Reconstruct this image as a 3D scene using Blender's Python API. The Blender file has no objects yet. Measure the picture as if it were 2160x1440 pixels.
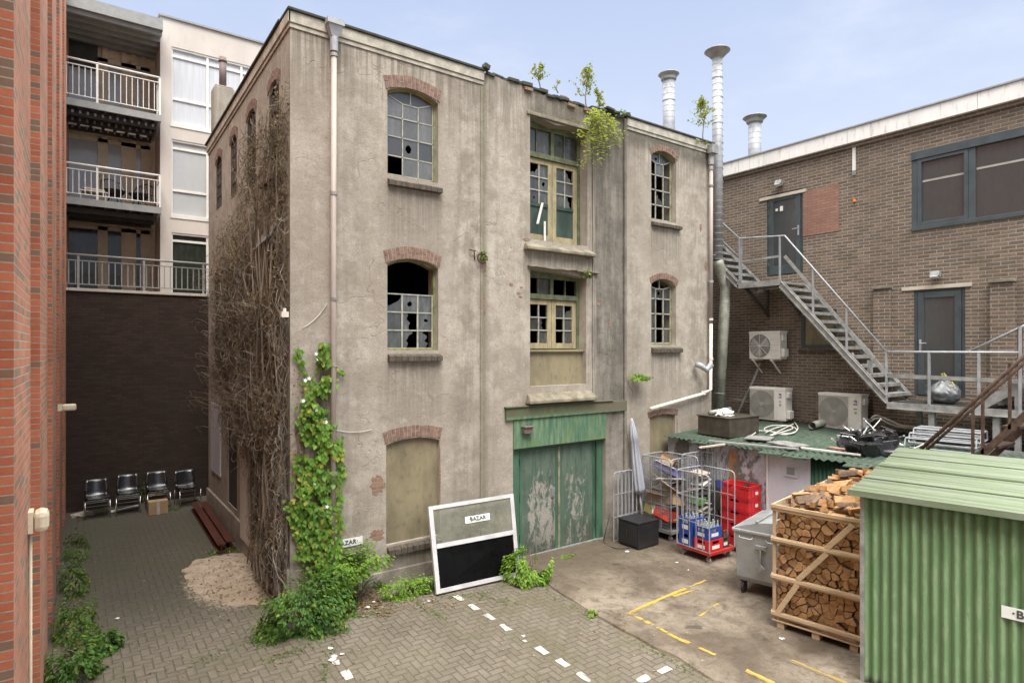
import bpy, bmesh, math, random
from mathutils import Vector, Matrix, noise
from mathutils.geometry import tessellate_polygon
SC = bpy.context.scene
COL = SC.collection
random.seed(7)
R_ = random.uniform
# ---------------------------------------------------------------- camera, sky, sun, exposure
FPX, HX, CX, CAMZ = 1290.0, 735.0, 1080.0, 4.0
YAW = math.atan2(1290, 1790)
FW = (math.sin(YAW), math.cos(YAW)); RT = (math.cos(YAW), -math.sin(YAW))
cam = bpy.data.objects.new("camera", bpy.data.cameras.new("camera"))
COL.objects.link(cam)
cam.location = (0, 0, CAMZ)
cam.rotation_euler = (math.pi/2, 0, -YAW)
cam.data.sensor_width = 36; cam.data.lens = FPX/2160*36
cam.data.shift_y = (HX-720)/2160
cam.data.clip_start = 0.05; cam.data.clip_end = 500
SC.camera = cam
W = bpy.data.worlds.new("World"); SC.world = W; W.use_nodes = True
SUN_EL, SUN_AZ = math.radians(58), math.radians(203)   # azimuth clockwise from +Y: behind the camera, a little left
wn = W.node_tree; wn.nodes.clear()
def wnode(t, **k):
    n = wn.nodes.new(t)
    for a, b in k.items(): setattr(n, a, b)
    return n
sky = wnode('ShaderNodeTexSky', sky_type='NISHITA', sun_disc=False, sun_elevation=SUN_EL, sun_rotation=SUN_AZ, altitude=0, air_density=1.0, dust_density=1.6, ozone_density=2.2)
tc = wnode('ShaderNodeTexCoord'); sx = wnode('ShaderNodeSeparateXYZ')
wn.links.new(tc.outputs['Generated'], sx.inputs[0])
mr = wnode('ShaderNodeMapRange')
mr.inputs['From Min'].default_value = 0.0; mr.inputs['From Max'].default_value = 1.0
mr.inputs['To Min'].default_value = 0.0; mr.inputs['To Max'].default_value = 1.0
wn.links.new(sx.outputs['Z'], mr.inputs['Value'])
cr = wnode('ShaderNodeValToRGB')                     # thin cloud veil: pale at the horizon, cloud overhead, out of view, brightened to add light
el = cr.color_ramp.elements
el[0].position = 0.0; el[0].color = (5.2, 5.45, 5.9, 1)
el[1].position = 1.0; el[1].color = (38.0, 37.2, 35.6, 1)
e = el.new(0.14); e.color = (4.5, 4.9, 5.75, 1)
e = el.new(0.5); e.color = (3.1, 3.65, 5.0, 1)
e = el.new(0.66); e.color = (21.0, 20.7, 20.0, 1)
wn.links.new(mr.outputs[0], cr.inputs[0])
mx = wnode('ShaderNodeMix', data_type='RGBA'); mx.inputs['Factor'].default_value = 0.88
wn.links.new(sky.outputs[0], mx.inputs['A']); wn.links.new(cr.outputs[0], mx.inputs['B'])
mp = wnode('ShaderNodeMapping'); mp.inputs['Scale'].default_value = (1.6, 1.6, 4.5)
wn.links.new(tc.outputs['Generated'], mp.inputs[0])
nz = wnode('ShaderNodeTexNoise'); nz.inputs['Scale'].default_value = 1.8; nz.inputs['Detail'].default_value = 7; nz.inputs['Roughness'].default_value = 0.6
wn.links.new(mp.outputs[0], nz.inputs['Vector'])
cm = wnode('ShaderNodeMapRange', interpolation_type='SMOOTHSTEP')
cm.inputs['From Min'].default_value = 0.45; cm.inputs['From Max'].default_value = 0.78; cm.inputs['To Max'].default_value = 0.35
wn.links.new(nz.outputs[0], cm.inputs['Value'])
mc = wnode('ShaderNodeMix', data_type='RGBA'); mc.inputs['B'].default_value = (5.8, 5.9, 6.2, 1)
wn.links.new(cm.outputs[0], mc.inputs['Factor']); wn.links.new(mx.outputs['Result'], mc.inputs['A'])
bg = wnode('ShaderNodeBackground'); bg.inputs['Strength'].default_value = 0.075
wo = wnode('ShaderNodeOutputWorld')
wn.links.new(mc.outputs['Result'], bg.inputs['Color']); wn.links.new(bg.outputs[0], wo.inputs[0])
sun = bpy.data.objects.new("sun", bpy.data.lights.new("sun", 'SUN')); COL.objects.link(sun)
sun.data.energy = 1.4; sun.data.angle = math.radians(30); sun.data.color = (1.0, 0.95, 0.88)
sd = Vector((math.sin(SUN_AZ)*math.cos(SUN_EL), math.cos(SUN_AZ)*math.cos(SUN_EL), math.sin(SUN_EL)))
sun.rotation_euler = sd.to_track_quat('Z', 'Y').to_euler()
SC.view_settings.view_transform = 'Standard'; SC.view_settings.look = 'None'
SC.view_settings.exposure = 1.36; SC.view_settings.gamma = 1.0
# ---------------------------------------------------------------- where a pixel of the photo meets a real plane (used as a tape measure)
def ray(px, py):
    u = (px-CX)/FPX; v = (HX-py)/FPX
    return Vector((FW[0]+u*RT[0], FW[1]+u*RT[1], v))
def PX(px, py, X): d = ray(px, py); t = X/d.x; return Vector((X, t*d.y, CAMZ+t*d.z))
def PY(px, py, Y): d = ray(px, py); t = Y/d.y; return Vector((t*d.x, Y, CAMZ+t*d.z))
def PZ(px, py, Z=0.0): d = ray(px, py); t = (Z-CAMZ)/d.z; return Vector((t*d.x, t*d.y, Z))
def sm(a, b, x): t = min(1, max(0, (x-a)/(b-a))); return t*t*(3-2*t)
YF, XL, XE, XW, YB = 9.21, 2.613, 12.60, 14.30, 17.0
def gz(x, y):
    return 0.2*(1-sm(4, 8, x))*sm(4, 9, y) + 0.014*max(0, min(y, 17)-9.2)
def PG(px, py):                                       # pixel on the ground
    z = 0.0
    for _ in range(6): p = PZ(px, py, z); z = gz(p.x, p.y)
    return Vector((p.x, p.y, z))
# ---------------------------------------------------------------- mesh builder
class MB:
    def __init__(s): s.v = []; s.f = []; s.m = []
    def add(s, vs, fs, mi=0):
        b = len(s.v); s.v += [tuple(v) for v in vs]
        for f in fs: s.f.append([b+i for i in f]); s.m.append(mi)
        return s
    def box(s, a, b, mi=0):
        x0, y0, z0 = [min(a[i], b[i]) for i in range(3)]; x1, y1, z1 = [max(a[i], b[i]) for i in range(3)]
        return s.add([(x0,y0,z0),(x1,y0,z0),(x1,y1,z0),(x0,y1,z0),(x0,y0,z1),(x1,y0,z1),(x1,y1,z1),(x0,y1,z1)],
                     [(0,3,2,1),(4,5,6,7),(0,1,5,4),(1,2,6,5),(2,3,7,6),(3,0,4,7)], mi)
    def obox(s, c, size, M=None, mi=0):
        h = [q/2 for q in size]; vs = []
        for z in (-h[2], h[2]):
            for x, y in ((-h[0],-h[1]),(h[0],-h[1]),(h[0],h[1]),(-h[0],h[1])):
                v = Vector((x,y,z)); v = (M @ v) if M else v
                vs.append(v+Vector(c))
        return s.add(vs, [(0,3,2,1),(4,5,6,7),(0,1,5,4),(1,2,6,5),(2,3,7,6),(3,0,4,7)], mi)
    def bar(s, p, q, w, h=None, up=(0,0,1), mi=0):
        h = h or w; p = Vector(p); q = Vector(q); d = (q-p)
        if d.length < 1e-6: return s
        d.normalize(); u = Vector(up)
        if abs(d.dot(u)) > .98: u = Vector((0,1,0))
        a = d.cross(u).normalized(); b = a.cross(d)
        vs = [o+a*x*w/2+b*y*h/2 for o in (p, q) for x, y in ((-1,-1),(1,-1),(1,1),(-1,1))]
        return s.add(vs, [(0,3,2,1),(4,5,6,7),(0,1,5,4),(1,2,6,5),(2,3,7,6),(3,0,4,7)], mi)
    def tube(s, pts, r, n=8, mi=0, cap=True):
        pts = [Vector(p) for p in pts]; rs = r if isinstance(r, (list, tuple)) else [r]*len(pts)
        fr = None; rings = []
        for i, p in enumerate(pts):
            d = (pts[min(i+1, len(pts)-1)]-pts[max(i-1, 0)])
            d = d.normalized() if d.length > 1e-7 else Vector((0,0,1))
            if fr is None: fr = d.orthogonal().normalized()
            fr = (fr-d*fr.dot(d)); fr = fr.normalized() if fr.length > 1e-6 else d.orthogonal().normalized()
            g = d.cross(fr)
            rings.append([p+(fr*math.cos(2*math.pi*k/n)+g*math.sin(2*math.pi*k/n))*rs[i] for k in range(n)])
        vs = [v for rg in rings for v in rg]
        fs = [(i*n+k, i*n+(k+1)%n, (i+1)*n+(k+1)%n, (i+1)*n+k) for i in range(len(pts)-1) for k in range(n)]
        if cap: fs += [tuple(range(n-1,-1,-1)), tuple(range((len(pts)-1)*n, len(pts)*n))]
        return s.add(vs, fs, mi)
    def prism(s, poly, vec, mi=0, side=None, caps=True):
        n = len(poly); poly = [Vector(p) for p in poly]; vec = Vector(vec)
        b = len(s.v); s.v += [tuple(p) for p in poly]+[tuple(p+vec) for p in poly]
        if caps:
            s.f += [[b+i for i in range(n)], [b+n+i for i in reversed(range(n))]]; s.m += [mi, mi]
        for i in range(n):
            j = (i+1) % n; s.f.append([b+i, b+n+i, b+n+j, b+j]); s.m.append(mi if side is None else side)
        return s
    def holed(s, loops, vec, mi=0, reveal=None):
        """plate with holes: loops[0] outer, the rest holes, extruded by vec"""
        loops = [[Vector(p) for p in l] for l in loops]
        tris = tessellate_polygon(loops); flat = [p for l in loops for p in l]; vec = Vector(vec)
        b = len(s.v); s.v += [tuple(p) for p in flat]+[tuple(p+vec) for p in flat]; n = len(flat)
        for t in tris:
            s.f.append([b+i for i in t]); s.m.append(mi)
            s.f.append([b+n+i for i in reversed(t)]); s.m.append(mi)
        o = 0
        for li, l in enumerate(loops):
            k = len(l)
            for i in range(k):
                j = (i+1) % k; s.f.append([b+o+i, b+n+o+i, b+n+o+j, b+o+j]); s.m.append(mi if (reveal is None or li == 0) else reveal)
            o += k
        return s
    def build(s, name, mats, parent=None, smooth=False, bevel=0, fix=False):
        me = bpy.data.meshes.new(name); me.from_pydata(s.v, [], s.f)
        if not isinstance(mats, (list, tuple)): mats = [mats]
        for m in mats: me.materials.append(m)
        me.polygons.foreach_set('material_index', s.m)
        if smooth: me.polygons.foreach_set('use_smooth', [True]*len(me.polygons))
        if fix:
            bm = bmesh.new(); bm.from_mesh(me); bmesh.ops.recalc_face_normals(bm, faces=bm.faces); bm.to_mesh(me); bm.free()
        me.update()
        o = bpy.data.objects.new(name, me); COL.objects.link(o)
        if bevel:
            b = o.modifiers.new('bevel', 'BEVEL'); b.width = bevel; b.segments = 2; b.limit_method = 'ANGLE'
        if parent is not None:
            o.parent = parent
            if parent.type == 'EMPTY': o.matrix_parent_inverse = Matrix.Translation(-Vector(parent.location))
        return o
def tag(o, label, cat, group=None, kind=None):
    if label: o['label'] = label
    if cat: o['category'] = cat
    if group: o['group'] = group
    if kind: o['kind'] = kind
    return o
def thing(name, label, cat, loc=(0,0,0), group=None):
    o = bpy.data.objects.new(name, None); COL.objects.link(o); o.location = loc; o.empty_display_size = .2
    return tag(o, label, cat, group)
def struct(o): o['kind'] = 'structure'; return o
def dup(root, loc, rotz, label=None, scale=None):
    r = root.copy(); COL.objects.link(r); r.location = loc; r.rotation_euler = (0, 0, rotz)
    if scale: r.scale = scale
    if label: r['label'] = label
    for ch in list(root.children):
        c = ch.copy(); COL.objects.link(c); c.parent = r
        for g in list(ch.children):
            d = g.copy(); COL.objects.link(d); d.parent = c
    return r
def arcpts(p, q, sag, n=10):
    p = Vector(p); q = Vector(q)
    return [p.lerp(q, i/n)+Vector((0,0,-sag*4*(i/n)*(1-i/n))) for i in range(n+1)]
_s = PG(490, 1222); SANDX, SANDY = _s.x, _s.y
# ---------------------------------------------------------------- procedural materials
class G:
    def __init__(s, name):
        s.m = bpy.data.materials.new(name); s.m.use_nodes = True; s.t = s.m.node_tree; s.t.nodes.clear()
        s.o = s.t.nodes.new('ShaderNodeOutputMaterial'); s.b = s.t.nodes.new('ShaderNodeBsdfPrincipled')
        s.t.links.new(s.b.outputs[0], s.o.inputs[0]); s._pos = None
    def put(s, sock, v):
        if hasattr(v, 'is_linked') or hasattr(v, 'links'): s.t.links.new(v, sock)
        elif isinstance(v, (tuple, list)) and len(v) == 3 and sock.type == 'RGBA': sock.default_value = (*v, 1)
        else: sock.default_value = v
    def n(s, typ, ins=None, out=0, **kw):
        nd = s.t.nodes.new('ShaderNode'+typ)
        for k, v in kw.items(): setattr(nd, k, v)
        for k, v in (ins or {}).items(): s.put(nd.inputs[k], v)
        return nd.outputs[out]
    def math(s, op, a, b=0.0, c=None, clamp=False):
        i = {0: a, 1: b}
        if c is not None: i[2] = c
        return s.n('Math', i, operation=op, use_clamp=clamp)
    def mix(s, f, a, b, mode='MIX'):
        nd = s.t.nodes.new('ShaderNodeMix'); nd.data_type = 'RGBA'; nd.blend_type = mode
        s.put(nd.inputs[0], f); s.put(nd.inputs[6], a); s.put(nd.inputs[7], b)
        return nd.outputs[2]
    def mr(s, v, a, b, c=0.0, d=1.0, t='SMOOTHSTEP'):
        return s.n('MapRange', {'Value': v, 'From Min': a, 'From Max': b, 'To Min': c, 'To Max': d}, interpolation_type=t)
    @property
    def pos(s):
        if s._pos is None: s._pos = s.n('NewGeometry')
        return s._pos
    def obj(s): return s.n('TexCoord', out=3)
    def sep(s, v):
        nd = s.t.nodes.new('ShaderNodeSeparateXYZ'); s.put(nd.inputs[0], v); return nd.outputs
    def comb(s, x, y, z=0.0): return s.n('CombineXYZ', {0: x, 1: y, 2: z})
    def mp(s, v, sc, loc=(0,0,0)): return s.n('Mapping', {'Vector': v, 'Scale': sc, 'Location': loc})
    def noise(s, v, scale, det=4, rough=.55, dist=0.0): return s.n('TexNoise', {'Vector': v, 'Scale': scale, 'Detail': det, 'Roughness': rough, 'Distortion': dist})
    def wallco(s):
        """(along wall, height) from world position, whichever way the wall faces"""
        nd = s.t.nodes.new('ShaderNodeNewGeometry'); p = s.sep(nd.outputs['Position']); nn = s.sep(nd.outputs['True Normal'])
        f = s.math('GREATER_THAN', s.math('ABSOLUTE', nn[0]), s.math('ABSOLUTE', nn[1]))
        u = s.math('ADD', s.math('MULTIPLY', p[0], s.math('SUBTRACT', 1.0, f)), s.math('MULTIPLY', p[1], f))
        return s.comb(u, p[2], 0.0), p
    def bump(s, h, dist=.01, st=1.0):
        o = s.n('Bump', {'Height': h, 'Distance': dist, 'Strength': st}); s.t.links.new(o, s.b.inputs['Normal']); return o
    def fin(s, col, rough=.8, metal=0.0, spec=None):
        s.put(s.b.inputs['Base Color'], col); s.put(s.b.inputs['Roughness'], rough); s.put(s.b.inputs['Metallic'], metal)
        if spec is not None: s.put(s.b.inputs['Specular IOR Level'], spec)
        return s.m
def paint(name, col, rough=.6, metal=0.0, var=.18, scale=6.0, dirt=(.10,.08,.06), dirtf=.25, bump=.0015, spec=None, stretch=1.0, rand=0.0):
    g = G(name); p = g.n('NewGeometry')
    v = g.mp(p, (1, 1, 1/stretch))
    n1 = g.noise(v, scale, 5, .6); n2 = g.noise(v, scale*7, 3, .6)
    c = g.mix(g.mr(n1, .3, .7), tuple(x*(1-var) for x in col), tuple(min(1, x*(1+var)) for x in col))
    c = g.mix(g.math('MULTIPLY', g.mr(n2, .52, .75), dirtf), c, dirt)
    if rand:
        rn = g.n('ObjectInfo', out=5)
        c = g.mix(g.math('MULTIPLY', rn, rand), c, tuple(x*.3 for x in col))
    g.bump(n2, bump)
    return g.fin(c, g.mr(n1, .2, .8, max(0, rough-.1), min(1, rough+.12)), metal, spec)
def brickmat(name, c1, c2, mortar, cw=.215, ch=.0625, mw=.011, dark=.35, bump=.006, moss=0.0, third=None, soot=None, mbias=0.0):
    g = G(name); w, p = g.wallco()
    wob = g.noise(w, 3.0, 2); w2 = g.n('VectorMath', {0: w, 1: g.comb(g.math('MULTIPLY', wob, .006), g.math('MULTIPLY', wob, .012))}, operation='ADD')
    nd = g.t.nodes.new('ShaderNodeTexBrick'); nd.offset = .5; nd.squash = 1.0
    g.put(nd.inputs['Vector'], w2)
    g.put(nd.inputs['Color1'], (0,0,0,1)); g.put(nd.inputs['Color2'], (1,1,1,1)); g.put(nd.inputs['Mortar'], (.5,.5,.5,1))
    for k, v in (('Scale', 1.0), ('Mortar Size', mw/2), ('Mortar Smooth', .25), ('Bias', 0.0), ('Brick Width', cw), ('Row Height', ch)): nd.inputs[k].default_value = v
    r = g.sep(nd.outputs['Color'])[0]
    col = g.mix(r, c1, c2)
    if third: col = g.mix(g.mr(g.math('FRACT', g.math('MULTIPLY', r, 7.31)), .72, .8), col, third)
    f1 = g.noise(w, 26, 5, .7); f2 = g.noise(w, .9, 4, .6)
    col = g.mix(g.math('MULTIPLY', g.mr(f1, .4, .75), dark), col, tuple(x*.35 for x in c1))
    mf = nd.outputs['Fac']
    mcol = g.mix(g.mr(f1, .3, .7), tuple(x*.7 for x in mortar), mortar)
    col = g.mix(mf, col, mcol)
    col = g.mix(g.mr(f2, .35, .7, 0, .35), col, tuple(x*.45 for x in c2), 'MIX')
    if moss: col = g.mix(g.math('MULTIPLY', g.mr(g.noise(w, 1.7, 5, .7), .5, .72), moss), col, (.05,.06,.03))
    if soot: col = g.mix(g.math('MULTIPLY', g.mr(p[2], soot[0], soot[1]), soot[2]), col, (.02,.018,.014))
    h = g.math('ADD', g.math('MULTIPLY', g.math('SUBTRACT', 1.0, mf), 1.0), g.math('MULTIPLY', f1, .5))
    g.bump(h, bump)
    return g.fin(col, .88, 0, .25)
def stucco():
    g = G('stucco'); w, p = g.wallco(); P = g.pos
    big = g.noise(P, .55, 5, .6); mid = g.noise(P, 3.2, 6, .65); fine = g.noise(P, 55, 4, .7); grit = g.noise(P, 170, 2, .5)
    st = g.noise(g.mp(w, (5.5, .35, 1)), 1.6, 5, .65); st2 = g.noise(g.mp(w, (14, .5, 1)), 1.3, 4, .6)
    c = g.mix(g.mr(big, .32, .66), (.335,.298,.25), (.495,.450,.388))
    vp = g.n('TexVoronoi', {'Vector': g.n('VectorMath', {0: w, 1: g.comb(g.math('MULTIPLY', mid, .5), g.math('MULTIPLY', big, .7))}, operation='ADD'), 'Scale': .75}, out=1)
    c = g.mix(g.mr(g.sep(vp)[0], 0, 1, 0, .22, 'LINEAR'), c, (.24,.215,.18))
    c = g.mix(g.mr(mid, .38, .64, 0, .62), c, (.285,.243,.195))
    c = g.mix(g.mr(g.noise(P, 8.5, 5, .7), .5, .72, 0, .35), c, (.21,.185,.155))
    c = g.mix(g.mr(g.noise(P, 5.1, 4, .6), .56, .72, 0, .45), c, (.52,.47,.42))
    c = g.mix(g.mr(st, .48, .78, 0, .3), c, (.22,.2,.17))
    # grime running down from the parapet and below sills
    top = g.math('MULTIPLY', g.mr(p[2], 7.2, 8.9), g.mr(st2, .38, .62))
    c = g.mix(g.math('MULTIPLY', top, .75), c, (.14,.125,.095))
    c = g.mix(g.math('MULTIPLY', g.mr(p[2], 1.5, .1), g.mr(mid, .35, .6, .2, .75)), c, (.15,.13,.10))
    for (sx0, sx1, sz) in ((4.15, 5.13, 6.64), (4.15, 5.13, 3.79), (10.44, 11.42, 6.73), (10.44, 11.44, 3.91), (6.95, 8.66, 5.86), (4.14, 5.12, .66)):
        hm = g.math('MULTIPLY', g.mr(p[0], sx0-.08, sx0+.04), g.mr(p[0], sx1+.08, sx1-.04)); vm = g.math('MULTIPLY', g.math('LESS_THAN', p[2], sz), g.mr(p[2], sz-1.5, sz-.05))
        c = g.mix(g.math('MULTIPLY', g.math('MULTIPLY', g.math('MULTIPLY', hm, vm), g.mr(st2, .36, .6, .15, 1)), .5), c, (.13,.12,.095))
    for (ax, bx, am) in ((5.35, 5.98, .5), (6.04, 6.35, .3), (3.3, 3.75, .28), (9.75, 10.1, .3), (11.75, 12.5, .35), (6.75, 7.05, .35)):
        bm_ = g.math('MULTIPLY', g.mr(p[0], ax-.15, ax+.2), g.mr(p[0], bx+.12, bx-.12)); c = g.mix(g.math('MULTIPLY', g.math('MULTIPLY', bm_, g.mr(g.math('ADD', g.math('MULTIPLY', st, .5), g.math('MULTIPLY', mid, .5)), .4, .6)), am), c, (.15,.135,.11))
    # the wide dark streak beside the hoist bay
    fr = g.math('LESS_THAN', p[1], 9.5)
    band = g.math('MULTIPLY', g.mr(g.math('ADD', p[0], g.math('MULTIPLY', g.math('SUBTRACT', st2, .5), .9)), 8.45, 8.85), g.mr(p[0], 9.7, 9.58, 0, 1, 'LINEAR'))
    band = g.math('MULTIPLY', g.math('MULTIPLY', band, fr), g.mr(p[2], .6, 2.6, .25, 1))
    bs = g.math('ADD', g.math('MULTIPLY', g.mr(g.noise(g.mp(w, (4.5, .5, 1)), 1.4, 6, .7), .3, .66), .7), g.math('MULTIPLY', g.mr(mid, .35, .6), .4))
    c = g.mix(g.math('MULTIPLY', band, g.math('ADD', g.math('MULTIPLY', bs, .5), .45)), c, (.088,.083,.072))
    # moss line down the pilaster joint and top bay
    ml = g.math('MULTIPLY', g.mr(g.math('ABSOLUTE', g.math('SUBTRACT', p[0], g.math('ADD', 5.97, g.math('MULTIPLY', st2, .08)))), .13, .01), fr)
    c = g.mix(g.math('MULTIPLY', ml, .6), c, (.13,.125,.07))
    tb = g.math('MULTIPLY', g.math('MULTIPLY', g.mr(p[0], 6.9, 7.3), g.mr(p[2], 8.25, 8.5)), fr)
    c = g.mix(g.math('MULTIPLY', tb, g.mr(mid, .3, .6, .5, .9)), c, (.10,.09,.07))
    # side facade lightened to make up for weak alley light, plus plant grime
    sd_ = g.math('MULTIPLY', g.math('GREATER_THAN', p[1], 9.23), g.mr(mid, .45, .7, 0, .3))
    c = g.mix(g.math('MULTIPLY', g.math('GREATER_THAN', p[1], 9.23), .3), c, (.5,.45,.38)); c = g.mix(sd_, c, (.22,.195,.16))
    # hairline cracks
    vo = g.n('TexVoronoi', {'Vector': g.n('VectorMath', {0: w, 1: g.n('VectorMath', {0: g.n('TexNoise', {'Vector': w, 'Scale': 4.0}, out=1), 1: (.5,.5,.5)}, operation='MULTIPLY')}, operation='ADD'), 'Scale': .8}, feature='DISTANCE_TO_EDGE')
    ck = g.math('MULTIPLY', g.mr(vo, .007, .0), g.mr(g.noise(w, .9, 2), .5, .6))
    c = g.mix(g.math('MULTIPLY', ck, .22), c, (.1,.085,.065))
    c = g.mix(g.mr(fine, .46, .68, 0, .5), c, (.21,.18,.15)); c = g.mix(g.mr(grit, .58, .72, 0, .4), c, (.62,.56,.5))
    hz = g.mr(g.noise(g.mp(w, (1.2, 7, 1)), 2.2, 6, .75), .64, .70); c = g.mix(g.math('MULTIPLY', hz, .4), c, (.15,.125,.10))
    # flaked spots showing brick
    fl = g.mr(g.noise(g.mp(w, (1, 2.2, 1)), 2.6, 6, .75), .71, .735)
    c = g.mix(g.math('MULTIPLY', fl, .6), c, (.22,.13,.095))
    h = g.math('ADD', g.math('ADD', g.math('MULTIPLY', mid, 1.6), g.math('MULTIPLY', fine, .55)), g.math('SUBTRACT', g.math('MULTIPLY', grit, .3), g.math('ADD', g.math('MULTIPLY', ck, .5), g.math('MULTIPLY', fl, .5))))
    g.bump(h, .012)
    return g.fin(c, .92, 0, .2)
def pavers():
    g = G('paving'); P = g.pos; p = g.sep(P); k = 10.0
    wx = g.math('MULTIPLY', g.math('SUBTRACT', g.noise(P, 2.0, 2), .5), .10)
    x = g.math('ADD', g.math('MULTIPLY', p[0], k), wx); y = g.math('ADD', g.math('MULTIPLY', p[1], k), wx)
    i = g.math('FLOOR', x); j = g.math('FLOOR', y); fx = g.math('SUBTRACT', x, i); fy = g.math('SUBTRACT', y, j)
    m = g.math('FLOORED_MODULO', g.math('ADD', g.math('SUBTRACT', i, j), .01), 4.0)
    def eq(a): return g.math('COMPARE', m, a, .5)
    m0, m1, m2, m3 = eq(0.01), eq(1.01), eq(2.01), eq(3.01)
    dL = g.math('ADD', fx, m1); dR = g.math('ADD', g.math('SUBTRACT', 1.0, fx), m0)
    dB = g.math('ADD', fy, m2); dT = g.math('ADD', g.math('SUBTRACT', 1.0, fy), m3)
    d = g.math('MINIMUM', g.math('MINIMUM', dL, dR), g.math('MINIMUM', dB, dT))
    idv = g.comb(g.math('SUBTRACT', i, m1), g.math('SUBTRACT', j, m2))
    rnd = g.n('TexWhiteNoise', {'Vector': idv}, noise_dimensions='3D')
    n1 = g.noise(P, 1.1, 6, .65); n2 = g.noise(P, 14, 5, .7); n3 = g.noise(P, 60, 3, .6)
    c = g.mix(rnd, (.142,.122,.092), (.182,.158,.122))
    c = g.mix(g.mr(n2, .35, .7, 0, .45), c, (.12,.10,.078))
    c = g.mix(g.mr(n1, .42, .68, 0, .65), c, (.115,.10,.068)); c = g.mix(g.mr(g.noise(P, .45, 4, .6), .5, .7, 0, .4), c, (.26,.23,.19))
    ex = g.math('SUBTRACT', p[0], SANDX); ey = g.math('SUBTRACT', p[1], SANDY)
    er = g.math('SQRT', g.math('ADD', g.math('POWER', g.math('DIVIDE', ex, .62), 2.0), g.math('POWER', g.math('DIVIDE', ey, 1.05), 2.0)))
    sf = g.mr(g.math('ADD', er, g.math('MULTIPLY', g.math('SUBTRACT', n2, .5), 1.3)), 1.25, .8)
    # paving darker along the alley
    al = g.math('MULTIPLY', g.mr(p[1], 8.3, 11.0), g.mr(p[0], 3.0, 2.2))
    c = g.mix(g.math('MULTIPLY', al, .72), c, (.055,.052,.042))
    mossm = g.math('MULTIPLY', g.mr(n1, .45, .62), g.mr(n2, .4, .6))
    c = g.mix(sf, c, (.40,.32,.24))
    jf = g.mr(g.math('ADD', d, g.math('MULTIPLY', g.math('SUBTRACT', n3, .5), .07)), .03, .115, 1, 0)
    jc = g.mix(g.mr(n1, .4, .6), (.085,.073,.055), (.12,.115,.06))
    c = g.mix(g.math('MULTIPLY', jf, .55), c, jc)
    c = g.mix(g.math('MULTIPLY', mossm, .22), c, (.11,.11,.05))
    # pale crumbs
    c = g.mix(g.mr(n3, .74, .79, 0, .6), c, (.42,.38,.32))
    g.bump(g.math('ADD', g.math('MULTIPLY', jf, -1.0), g.math('ADD', g.math('MULTIPLY', n2, .5), g.math('MULTIPLY', rnd, .35))), .008)
    return g.fin(c, g.mr(n2, .3, .7, .7, .92), 0, .3)
def concrete(name, a, b, damp=True):
    g = G(name); P = g.pos; p = g.sep(P)
    n1 = g.noise(P, .8, 6, .62, .6); n2 = g.noise(P, 5, 6, .7, .8); n3 = g.noise(P, 45, 4, .7)
    c = g.mix(g.mr(n1, .32, .68), a, b)
    c = g.mix(g.mr(n2, .42, .68, 0, .6), c, tuple(x*.6 for x in a))
    c = g.mix(g.mr(n3, .4, .75, 0, .4), c, tuple(x*.45 for x in a))
    if damp:
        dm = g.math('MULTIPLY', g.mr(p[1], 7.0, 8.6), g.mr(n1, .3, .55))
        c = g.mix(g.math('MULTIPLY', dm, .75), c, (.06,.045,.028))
        sp = g.mr(g.noise(P, 1.9, 3, .5), .66, .72); c = g.mix(g.math('MULTIPLY', sp, .7), c, (.045,.035,.028))
        ms = g.math('MULTIPLY', g.mr(n1, .5, .7), g.mr(n2, .45, .6)); c = g.mix(g.math('MULTIPLY', ms, .3), c, (.1,.1,.05))
    c = g.mix(g.mr(n3, .76, .8, 0, .7), c, (.4,.36,.3))
    g.bump(g.math('ADD', n2, g.math('MULTIPLY', n3, .6)), .008)
    return g.fin(c, g.mr(n1, .3, .7, .6, .9), 0, .35)
def leafmat(name, a, b, c3=None, rough=.45):
    g = G(name); r = g.n('NewGeometry', out='Random Per Island') if False else None
    nd = g.t.nodes.new('ShaderNodeNewGeometry'); r = nd.outputs['Random Per Island']
    c = g.mix(r, a, b)
    if c3: c = g.mix(g.mr(g.math('FRACT', g.math('MULTIPLY', r, 13.7)), .86, .88), c, c3)
    n = g.noise(g.pos, 2.2, 3); c = g.mix(g.mr(n, .35, .65, 0, .45), c, tuple(x*.45 for x in a))
    g.put(g.b.inputs['Base Color'], c); g.b.inputs['Roughness'].default_value = rough
    g.b.inputs['Specular IOR Level'].default_value = .35
    tr = g.t.nodes.new('ShaderNodeBsdfTranslucent'); g.put(tr.inputs[0], g.mix(.5, c, (.25,.4,.05)))
    ms = g.t.nodes.new('ShaderNodeMixShader'); ms.inputs[0].default_value = .3
    g.t.links.new(g.b.outputs[0], ms.inputs[1]); g.t.links.new(tr.outputs[0], ms.inputs[2]); g.t.links.new(ms.outputs[0], g.o.inputs[0])
    return g.m
def wood(name, a, b, rough=.75, scale=1.0, axis=2):
    g = G(name); o = g.obj(); s3 = [14*scale]*3; s3[axis] = 1.2*scale
    n1 = g.noise(g.mp(o, tuple(s3)), 2.0, 5, .65); n2 = g.noise(o, 2.0*scale, 3)
    rn = g.n('ObjectInfo', out=5)
    c = g.mix(g.mr(n1, .3, .7), a, b); c = g.mix(g.mr(n2, .4, .7, 0, .4), c, tuple(x*.6 for x in a))
    c = g.mix(g.math('MULTIPLY', rn, .35), c, tuple(x*.5 for x in a))
    g.bump(n1, .003); return g.fin(c, rough, 0, .25)
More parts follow.
